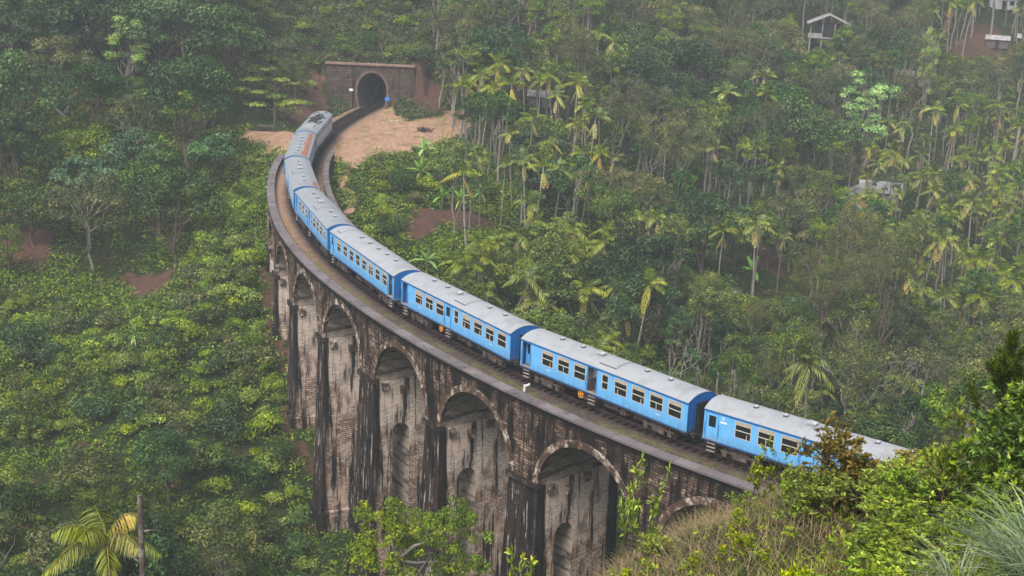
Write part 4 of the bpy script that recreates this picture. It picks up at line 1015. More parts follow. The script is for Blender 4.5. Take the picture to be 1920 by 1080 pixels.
# ---------------------------------------------------------------- vegetation: generators
def leaves(C, Nn, size, aspect=.5, droop=.3, g=rng, fold=.25, tint=None, lenj=.35):
    """C leaf centres, Nn facing directions, size leaf length; two folded triangles a leaf"""
    n = len(C); Nn = Nn/np.maximum(np.linalg.norm(Nn, axis=1), 1e-6)[:, None]
    r = g.normal(size=(n, 3)); r[:, 2] -= droop*2
    a = r-(r*Nn).sum(1)[:, None]*Nn; a /= np.maximum(np.linalg.norm(a, axis=1), 1e-6)[:, None]
    b = np.cross(Nn, a); L = (size*(1+g.uniform(-lenj, lenj, n)))[:, None] if np.ndim(size) == 0 else (size*(1+g.uniform(-lenj, lenj, n)))[:, None]
    Wd = L*aspect
    base = C-a*L*.5; tip = C+a*L*.5; le = C-a*L*.05+b*Wd*.5+Nn*Wd*fold; ri = C-a*L*.05-b*Wd*.5+Nn*Wd*fold
    V = np.stack([base, le, tip, ri], 1).reshape(-1, 3)
    i = np.arange(n)*4
    Fc = np.stack([np.stack([i, i+1, i+2], 1), np.stack([i, i+2, i+3], 1)], 1).reshape(-1, 3)
    t = g.uniform(0, 1, n) if tint is None else tint
    return V, Fc, np.repeat(t, 2)
def cat(parts):
    V = []; Fc = []; T = []; o = 0
    for v, f, t in parts: V.append(v); Fc.append(f+o); T.append(t); o += len(v)
    return np.concatenate(V), np.concatenate(Fc), np.concatenate(T)
def sphere_dirs(n, g=rng, zmin=-1.):
    z = g.uniform(zmin, 1, n); p = g.uniform(0, 2*math.pi, n); r = np.sqrt(1-z*z)
    return np.c_[r*np.cos(p), r*np.sin(p), z]
def clumps(cent, rad, per, leaf, aspect=.5, droop=.3, g=rng, flat=.75, spread=.35, zmin=-.35, tvar=.35):
    P = []; Nn = []; T = []
    for c, r in zip(cent, rad):
        k = int(per*(r/np.mean(rad))**2); d = sphere_dirs(k, g, zmin)
        rr = r*(1-np.abs(g.normal(0, spread, k))*.8); p = c+d*rr[:, None]*np.array([1, 1, flat])
        P.append(p); n = d+g.normal(0, .45, (k, 3)); n[:, 2] += .35; Nn.append(n)
        T.append(np.clip(g.uniform(.0, 1)*tvar*1.6+g.uniform(0, 1, k)*(1-tvar)*.9, 0, 1))
    return leaves(np.concatenate(P), np.concatenate(Nn), leaf, aspect, droop, g, tint=np.concatenate(T))
def tubes(segs, n=5):
    """segs: list of (points, radii)"""
    w = MB()
    for p, r in segs: w.tube(p, r, n, cap=False)
    return w
def bentline(a, b, k=5, amp=.06, g=rng):
    a = np.array(a, float); b = np.array(b, float); L = np.linalg.norm(b-a); pts = [a+(b-a)*t for t in np.linspace(0, 1, k)]
    for i in range(1, k-1): pts[i] = pts[i]+g.normal(0, amp*L/k*2, 3)
    return pts
M_BARK = simple('bark_brown', (.115,.082,.060), .95, var=.5, scale=2.5, dirt=(.05,.045,.035))
M_BARKP = simple('bark_pale', (.24,.21,.18), .9, var=.3, scale=2., dirt=(.14,.12,.10))
M_PALMT = simple('palm_trunk', (.25,.22,.19), .9, var=.35, scale=3., dirt=(.17,.16,.12))
G = lambda *a: a
ML = {
 'dark':  leafmat('leaf_dark', [(0,(.008,.020,.005)),(.45,(.020,.045,.009)),(.8,(.042,.080,.015)),(1,(.11,.155,.035))], objvar=.38),
 'mid':   leafmat('leaf_mid', [(0,(.015,.030,.005)),(.45,(.049,.080,.009)),(.8,(.110,.145,.017)),(1,(.23,.235,.04))], objvar=.38),
 'bright':leafmat('leaf_bright', [(0,(.042,.07,.007)),(.5,(.120,.165,.013)),(.85,(.22,.265,.026)),(1,(.36,.36,.07))], objvar=.3),
 'lime':  leafmat('leaf_lime', [(0,(.08,.14,.03)),(.5,(.17,.26,.06)),(1,(.32,.40,.13))]),
 'olive': leafmat('leaf_olive', [(0,(.022,.028,.010)),(.5,(.058,.070,.020)),(.85,(.12,.13,.038)),(1,(.23,.19,.07))], objvar=.35),
 'blue':  leafmat('leaf_bluegreen', [(0,(.018,.042,.018)),(.5,(.038,.080,.032)),(1,(.10,.16,.06))]),
 'palm':  leafmat('leaf_palm', [(0,(.035,.058,.010)),(.4,(.115,.145,.018)),(.75,(.26,.265,.042)),(.92,(.33,.28,.085)),(1,(.34,.22,.10))], rough=.4, objvar=.25),
 'banana':leafmat('leaf_banana', [(0,(.07,.15,.03)),(.5,(.15,.26,.06)),(.85,(.26,.37,.12)),(1,(.42,.35,.15))], rough=.38),
 'fore':  leafmat('leaf_fore', [(0,(.045,.075,.006)),(.4,(.11,.155,.011)),(.75,(.22,.27,.020)),(1,(.40,.42,.05))], rough=.4),
 'bronze':leafmat('leaf_bronze', [(0,(.04,.05,.010)),(.4,(.11,.10,.016)),(.75,(.20,.145,.025)),(1,(.28,.19,.05))], rough=.45),
 'glossy':leafmat('leaf_glossy', [(0,(.022,.045,.006)),(.5,(.06,.10,.010)),(.85,(.14,.19,.025)),(1,(.30,.33,.06))], rough=.3),
 'brown': leafmat('leaf_dry', [(0,(.10,.055,.035)),(.5,(.20,.12,.08)),(1,(.34,.24,.18))]),
 'grass': leafmat('grass_silver', [(0,(.035,.055,.02)),(.4,(.11,.15,.075)),(.8,(.21,.26,.16)),(1,(.36,.38,.28))], trans=.25),
 'straw': leafmat('grass_straw', [(0,(.085,.040,.022)),(.35,(.20,.115,.062)),(.7,(.33,.235,.125)),(.9,(.28,.26,.09)),(1,(.16,.22,.04))], trans=.25),
}
PROTO = {}
def add_proto(kind, trunk_w, tm, crown, cm, h, crown_name='crown', trunk_name='trunk'):
    tme = trunk_w.mesh(kind+'_trunk', tm, smooth=True) if trunk_w is not None else None
    V, Fc, T = crown; cme = npmesh(kind+'_crown', V, Fc, ML[cm], T)
    PROTO.setdefault(kind, []).append((trunk_name, tme, crown_name, cme, h))
def broadleaf(kind, cm, n, H=12., cr=4.2, base=.30, nc=34, per=110, leaf=.36, bark=M_BARK, flat=.7, seed=0, aspect=.55, lob=.3, rc=.34, zlow=-.25, limbs=11, lt=.45, wob=.15):
    for q in range(n):
        g = np.random.default_rng(seed+q*13+5); nc_ = nc+int(g.integers(-4, 5))
        d = sphere_dirs(nc_, g, zlow); az = np.arctan2(d[:, 1], d[:, 0])
        lobf = 1+lob*np.sin(az*2+g.uniform(0, 6))*g.uniform(.5, 1)+lob*.7*np.sin(az*3+g.uniform(0, 6))
        rr = g.uniform(.45, 1., nc_)**.6; ch = H*(1-base)/2; zc = H*base+ch
        cent = np.c_[d[:, 0]*rr*lobf*cr, d[:, 1]*rr*lobf*cr, zc+d[:, 2]*rr*ch*.86]
        rad = cr*rc*g.uniform(.55, 1.25, nc_)
        segs = []; top = np.array([g.normal(0, .3), g.normal(0, .3), H*(base+.25)])
        tr = H*(.017 if limbs > 8 else .009)+.05; tp = bentline((0, 0, -1.2), top, 6, .12 if limbs > 8 else .03, g); segs.append((tp, list(np.linspace(tr*1.25, tr*.6, 6))))
        for i in g.choice(nc_, min(nc_, limbs), replace=False):
            s = tp[int(g.integers(2, 6))]; segs.append((bentline(s, cent[i], 4, wob, g), list(np.linspace(tr*lt, .02, 4))))
        add_proto(kind, tubes(segs, 6), bark, clumps(cent, rad, per, leaf, aspect, .3, g, flat), cm, H)
def branchy(kind, cm, n, H=14., seed=0, spread=.5, depth=4, leafn=16, leaf=.3, bark=M_BARKP, upb=.45, trunkfrac=.4, nb=3, tip_r=.7, aspect=.35, bare=False, first=None):
    for q in range(n):
        g = np.random.default_rng(seed+q*17+3); segs = []; tips = []
        def br(p, d, L, r, dep):
            e = p+d*L; pts = bentline(p, e, 4, .2, g); segs.append((pts, list(np.linspace(r, r*.62, 4))))
            if dep == 0: tips.append(e); return
            if dep <= 2: tips.append(pts[2])
            for k in range(nb if dep > 1 else nb+1):
                nd = d+g.normal(0, spread, 3); nd[2] += upb*.3; nd /= np.linalg.norm(nd)
                br(pts[-1] if k else e, nd, L*g.uniform(.55, .82), r*.55, dep-1)
        d0 = np.array([g.normal(0, .06), g.normal(0, .06), 1.]); d0 /= np.linalg.norm(d0)
        tr = H*.008+.035; tp = bentline((0, 0, -1.), d0*H*trunkfrac, 5, .08, g); segs.append((tp, list(np.linspace(tr*1.2, tr*.8, 5))))
        L0 = H*(1-trunkfrac)*.42
        for k in range(nb+1):
            nd = d0+g.normal(0, spread*.8, 3); nd[2] = abs(nd[2])+upb; nd /= np.linalg.norm(nd); br(np.array(tp[-1]), nd, L0*g.uniform(.7, 1.15), tr*.6, depth-1)
        tips = np.array(tips)
        if bare: crown = leaves(tips, g.normal(size=tips.shape)+[0, 0, 1], .12, .4, .4, g)
        else: crown = clumps(tips, np.full(len(tips), tip_r)*g.uniform(.6, 1.3, len(tips)), leafn, leaf, aspect, .5, g, .8, .6, -1.)
        add_proto(kind, tubes(segs, 5), bark, crown, 'brown' if bare else cm, float(tips[:, 2].max()))
def frond(base, d, L, droop, nl, ll, lw, g, hang=.5, twist=0., tintb=.5, keel=.15):
    """pinnate frond: arching rachis with leaflets; returns leaf arrays"""
    d = d/np.linalg.norm(d); side = np.cross(d, [0, 0, 1.]); side /= max(np.linalg.norm(side), 1e-6)
    ts = np.linspace(0, 1, nl); P = base+d*(L*ts)[:, None]; P[:, 2] -= droop*L*ts**2.2
    tg = np.gradient(P, axis=0); tg /= np.linalg.norm(tg, axis=1)[:, None]
    V = []; Fc = []; T = []; k = 0
    for i in range(1, nl):
        l = ll*math.sin(math.pi*min(1, .12+ts[i]*.9))**.6
        for s in (-1, 1):
            a = side*s*.85+tg[i]*.65+np.array([0, 0, keel-hang*g.uniform(.6, 1.2)]); a /= np.linalg.norm(a)
            n = np.cross(a, tg[i]); n /= max(np.linalg.norm(n), 1e-6); w = np.cross(n, a)
            b = P[i]+g.normal(0, .02, 3); m_ = b+a*l*.5; tip = b+a*l+np.array([0, 0, -l*.25])
            V += [b, m_+w*lw*.5, tip, m_-w*lw*.5]; Fc += [(k, k+1, k+2), (k, k+2, k+3)]; k += 4; t = np.clip(tintb+g.normal(0, .10), 0, 1); T += [t, t]
    # rachis as a thin strip
    for i in range(nl-1):
        w = side*.03*(1.3-ts[i]); V += [P[i]-w, P[i]+w, P[i+1]+w, P[i+1]-w]; Fc += [(k, k+1, k+2), (k, k+2, k+3)]; k += 4; T += [min(1, tintb+.15)]*2
    return np.array(V), np.array(Fc), np.array(T)
def palm(kind, n, H=12., seed=0, nf=9, L=2.3, r=.10):
    for q in range(n):
        g = np.random.default_rng(seed+q*7+1); lean = g.normal(0, .09, 2)
        top = np.array([lean[0]*H, lean[1]*H, H-1.6]); pts = [np.array([0, 0, -1.])+(top-np.array([0, 0, -1.]))*t+np.array([lean[1], lean[0], 0])*math.sin(math.pi*t)*2 for t in np.linspace(0, 1, 7)]
        segs = [(pts, list(np.linspace(r*1.25, r*.85, 7))), ([top, top+np.array([0, 0, .9])], [r*1.35, r*.8])]
        parts = []; nf_ = nf+int(g.integers(-1, 3)); b = top+np.array([0, 0, .85])
        for i in range(nf_):
            az = i*2.4+g.normal(0, .45); el = 1.25-1.15*(i/(nf_-1))+g.normal(0, .2)
            d = np.array([math.cos(az)*math.cos(el), math.sin(az)*math.cos(el), math.sin(el)])
            old = i/(nf_-1)
            parts.append(frond(b, d, L*g.uniform(.85, 1.12), .42+.28*old, 13, .78, .15, g, hang=.35+.4*old, tintb=.22+.46*old**1.5+g.normal(0, .08)))
        for i in range(int(g.integers(1, 4))):
            az = g.uniform(0, 6.28); parts.append(frond(b-[0, 0, .7], np.array([math.cos(az)*.45, math.sin(az)*.45, -.75]), L*.75, .25, 8, .55, .16, g, hang=.8, tintb=.93))
        add_proto(kind, tubes(segs, 6), M_PALMT, cat(parts), 'palm', H, 'fronds')
def sheet_leaf(base, d, L, Wd, droop, g, tint, nseg=9, tear=.0):
    d = d/np.linalg.norm(d); side = np.cross(d, [0, 0, 1.]); side /= max(np.linalg.norm(side), 1e-6); roll = g.normal(0, .35)
    ts = np.linspace(0, 1, nseg+1); P = base+d*(L*ts)[:, None]; P[:, 2] -= droop*L*ts**2
    tg = np.gradient(P, axis=0); tg /= np.linalg.norm(tg, axis=1)[:, None]; V = []; Fc = []; T = []; k = 0
    wd = lambda t: Wd*.5*max(0, math.sin(math.pi*min(1, max(0, (t-.10)/.9))))**.45
    for i in range(nseg):
        n = np.cross(side, tg[i]); n /= np.linalg.norm(n); s2 = side*math.cos(roll)+n*math.sin(roll); up = np.cross(tg[i], s2)*-1
        if up[2] < 0: up = -up
        for s in (-1, 1):
            w0, w1 = wd(ts[i]), wd(ts[i+1]); j0, j1 = g.uniform(1-tear, 1), g.uniform(1-tear, 1); gp = .92 if tear else 1
            e0 = P[i]+s2*s*w0*j0+up*w0*.28-np.array([0,0,.25*w0]); e1 = P[i]+(P[i+1]-P[i])*gp+s2*s*w1*j1+up*w1*.28-np.array([0,0,.25*w1])
            V += [P[i], e0, e1, P[i+1]]; Fc += [(k, k+1, k+2), (k, k+2, k+3)]; k += 4; t = np.clip(tint+g.normal(0, .09), 0, 1); T += [t, t]
    return np.array(V), np.array(Fc), np.array(T)
def banana(kind, n, H=5., seed=0):
    for q in range(n):
        g = np.random.default_rng(seed+q*3+2); st = H*.42; segs = [([(0,0,-.5),(.05,0,st*.5),(.0,.05,st)], [.20,.16,.10])]; parts = []; nf = 9
        for i in range(nf):
            az = i*2.4+g.normal(0, .25); el = 1.4-1.15*(i/(nf-1)); d = np.array([math.cos(az)*math.cos(el), math.sin(az)*math.cos(el), math.sin(el)]); b = np.array([0, 0, st])
            parts.append(sheet_leaf(b, d, H*.50*g.uniform(.85, 1.15), H*.125, .15+.45*(i/nf), g, .35+.25*i/nf, 10, .35))
        for i in range(2):
            az = g.uniform(0, 6.28); parts.append(sheet_leaf(np.array([0, 0, st]), np.array([math.cos(az)*.5, math.sin(az)*.5, -.5]), H*.33, H*.07, .4, g, 1., 6, .4))
        add_proto(kind, tubes(segs, 7), simple(kind+'_stem%d' % q, (.16,.17,.07), .6), cat(parts), 'banana', H, 'leaves', 'stem')
def shrub(kind, cm, n, H=2.2, R0=1.5, seed=0, nc=12, per=70, leaf=.20, aspect=.5):
    for q in range(n):
        g = np.random.default_rng(seed+q*11+9); d = sphere_dirs(nc, g, -.05); rr = g.uniform(.3, 1, nc)
        cent = np.c_[d[:, 0]*rr*R0, d[:, 1]*rr*R0, H*.30+np.abs(d[:, 2])*H*.5*rr]; rad = R0*.42*g.uniform(.6, 1.25, nc)
        segs = [(bentline((g.normal(0, .1), g.normal(0, .1), -.4), cent[i], 4, .1, g), [.05, .04, .03, .015]) for i in range(min(nc, 6))]
        add_proto(kind, tubes(segs, 4), M_BARK, clumps(cent, rad, per, leaf, aspect, .3, g, .85, .3, -.4), cm, H, 'foliage', 'stems')
broadleaf('dense_tree', 'dark', 5, 12, 4.3, .22, 40, 120, .36, seed=10)
broadleaf('round_tree', 'mid', 5, 9, 3.4, .20, 32, 115, .32, seed=40, flat=.8)
broadleaf('olive_tree', 'olive', 4, 11, 3.6, .28, 34, 105, .30, seed=70, aspect=.42, bark=M_BARKP, rc=.30)
broadleaf('bluegreen_tree', 'blue', 4, 9.5, 3.3, .15, 34, 110, .36, seed=90, aspect=.7, flat=.6)
branchy('feathery_tree', 'olive', 4, 14, 100, .34, 4, 26, .27, M_BARKP, .6, .46, 3, .75, .32)
branchy('spindly_tree', 'mid', 3, 11, 130, .55, 4, 26, .28, M_BARKP, .4, .35, 3, .65, .4)
broadleaf('pale_stem_tree', 'olive', 1, 15, 5.6, .26, 52, 105, .33, seed=530, bark=M_BARKP, flat=.7, rc=.27, limbs=8, lt=.8, wob=.08)
broadleaf('slender_tree', 'mid', 4, 16, 2.3, .52, 26, 70, .30, seed=550, bark=M_BARKP, flat=.8, rc=.34, limbs=6, lt=.28, wob=.05)
broadleaf('slender_dark_tree', 'dark', 3, 15, 2.5, .45, 26, 75, .32, seed=590, bark=M_BARKP, flat=.8, rc=.34, limbs=6, lt=.28, wob=.05)
branchy('tall_spindly_tree', 'olive', 2, 25, 145, .36, 4, 60, .20, M_BARK, .35, .5, 3, .9, .35)
branchy('bare_tree', 'brown', 3, 11, 160, .6, 4, 1, .1, M_BARKP, .45, .35, 2, .5, .4, bare=True)
broadleaf('pale_green_tree', 'lime', 2, 12, 3.1, .12, 46, 75, .30, seed=180, bark=M_BARKP, flat=.6, rc=.26, zlow=-.8)
palm('areca_palm', 10, 12, 200, 9, 2.6, .10)
palm('short_areca_palm', 4, 7, 230, 9, 2.4, .10)
banana('banana_plant', 4, 5, 250)
shrub('leafy_shrub', 'bright', 4, 2.2, 1.5, 260, 13, 52, .27)
shrub('green_shrub', 'mid', 4, 2.6, 1.8, 280, 15, 58, .29)
shrub('dull_shrub', 'olive', 3, 2.2, 1.6, 300, 13, 50, .27)
shrub('dark_shrub', 'dark', 3, 3.0, 2.1, 320, 16, 66, .31)
shrub('yellow_shrub', 'fore', 3, 2.4, 1.6, 340, 13, 55, .27)
def mkplant(kind, var, x, y, hgt, rot, label, cat_, group, zoff=0., sxy=None, name=None):
    pl = PROTO[kind]; tn, tme, cn, cme, h0 = pl[var % len(pl)]; s = hgt/h0; sx = sxy if sxy else s
    o = thing(name or kind, label, cat_, (x, y, gz(x, y)+zoff), rot, group, (sx, sx, s))
    if tme is not None: link(tn, tme, o)
    link(cn, cme, o); return o
# ---------------------------------------------------------------- the single trees, palms and bushes of the two hillsides
LANDMARKS = ['tunnel mouth', 'bare earth yard', 'stilt house', 'orange-walled house', 'tin-roofed shed', 'red footpath', 'pale green cone-shaped tree', 'banana plant row', 'power car', 'left parapet of the viaduct', 'white-stemmed olive tree', 'dark earth patch', 'lime green tree', 'lone small banana plant', 'base of the tallest pier', 'layered bright green tree', 'nearest coach roof', 'middle coaches', 'large glossy bush', 'large feathery palm', 'broken dead trunk', 'forked pale tree', 'clearing with banana plants', 'whitish grove hut', 'brown tin roof', 'inner parapet', 'tunnel hilltop']
KIND_INFO = [('areca_palm', 'slender areca palm', 'palm', 'areca palms in the groves', 'areca palm'), ('bluegreen_tree', 'bluish green tree', 'tree', 'bluish green trees beyond the train', 'bluish tree'), ('dark_shrub', 'dark green thicket bush', 'shrub', 'dark bushes on the slopes', 'dark bush'), ('dense_tree', 'dense dark green tree', 'tree', 'dense trees on the hillsides', 'dense tree'), ('dull_shrub', 'dull olive scrub bush', 'shrub', 'dull scrub bushes on the slopes', 'dull bush'), ('feathery_tree', 'feathery pale-trunked tree', 'tree', 'feathery trees on the hillsides', 'feathery tree'), ('green_shrub', 'rounded mid green shrub', 'shrub', 'green shrubs on the slopes', 'green shrub'), ('leafy_shrub', 'bright green leafy shrub', 'shrub', 'bright shrubs on the slopes', 'bright shrub'), ('olive_tree', 'dull olive tree', 'tree', 'olive coloured trees on the hillsides', 'olive tree'), ('round_tree', 'mid green bushy tree', 'tree', 'bushy trees on the hillsides', 'bushy tree'), ('short_areca_palm', 'young areca palm', 'palm', 'short areca palms behind the train', 'young palm'), ('slender_dark_tree', 'slender dark-crowned tree', 'tree', 'slender dark trees on the right hillside', 'dark slender tree'), ('slender_tree', 'slender pale-trunked tree', 'tree', 'slender trees on the right hillside', 'slender tree'), ('spindly_tree', 'spindly loose-crowned tree', 'tree', 'spindly trees beyond the train', 'spindly tree'), ('yellow_shrub', 'yellow-green leafy bush', 'shrub', 'yellow-green bushes on the slopes', 'yellowish bush')]
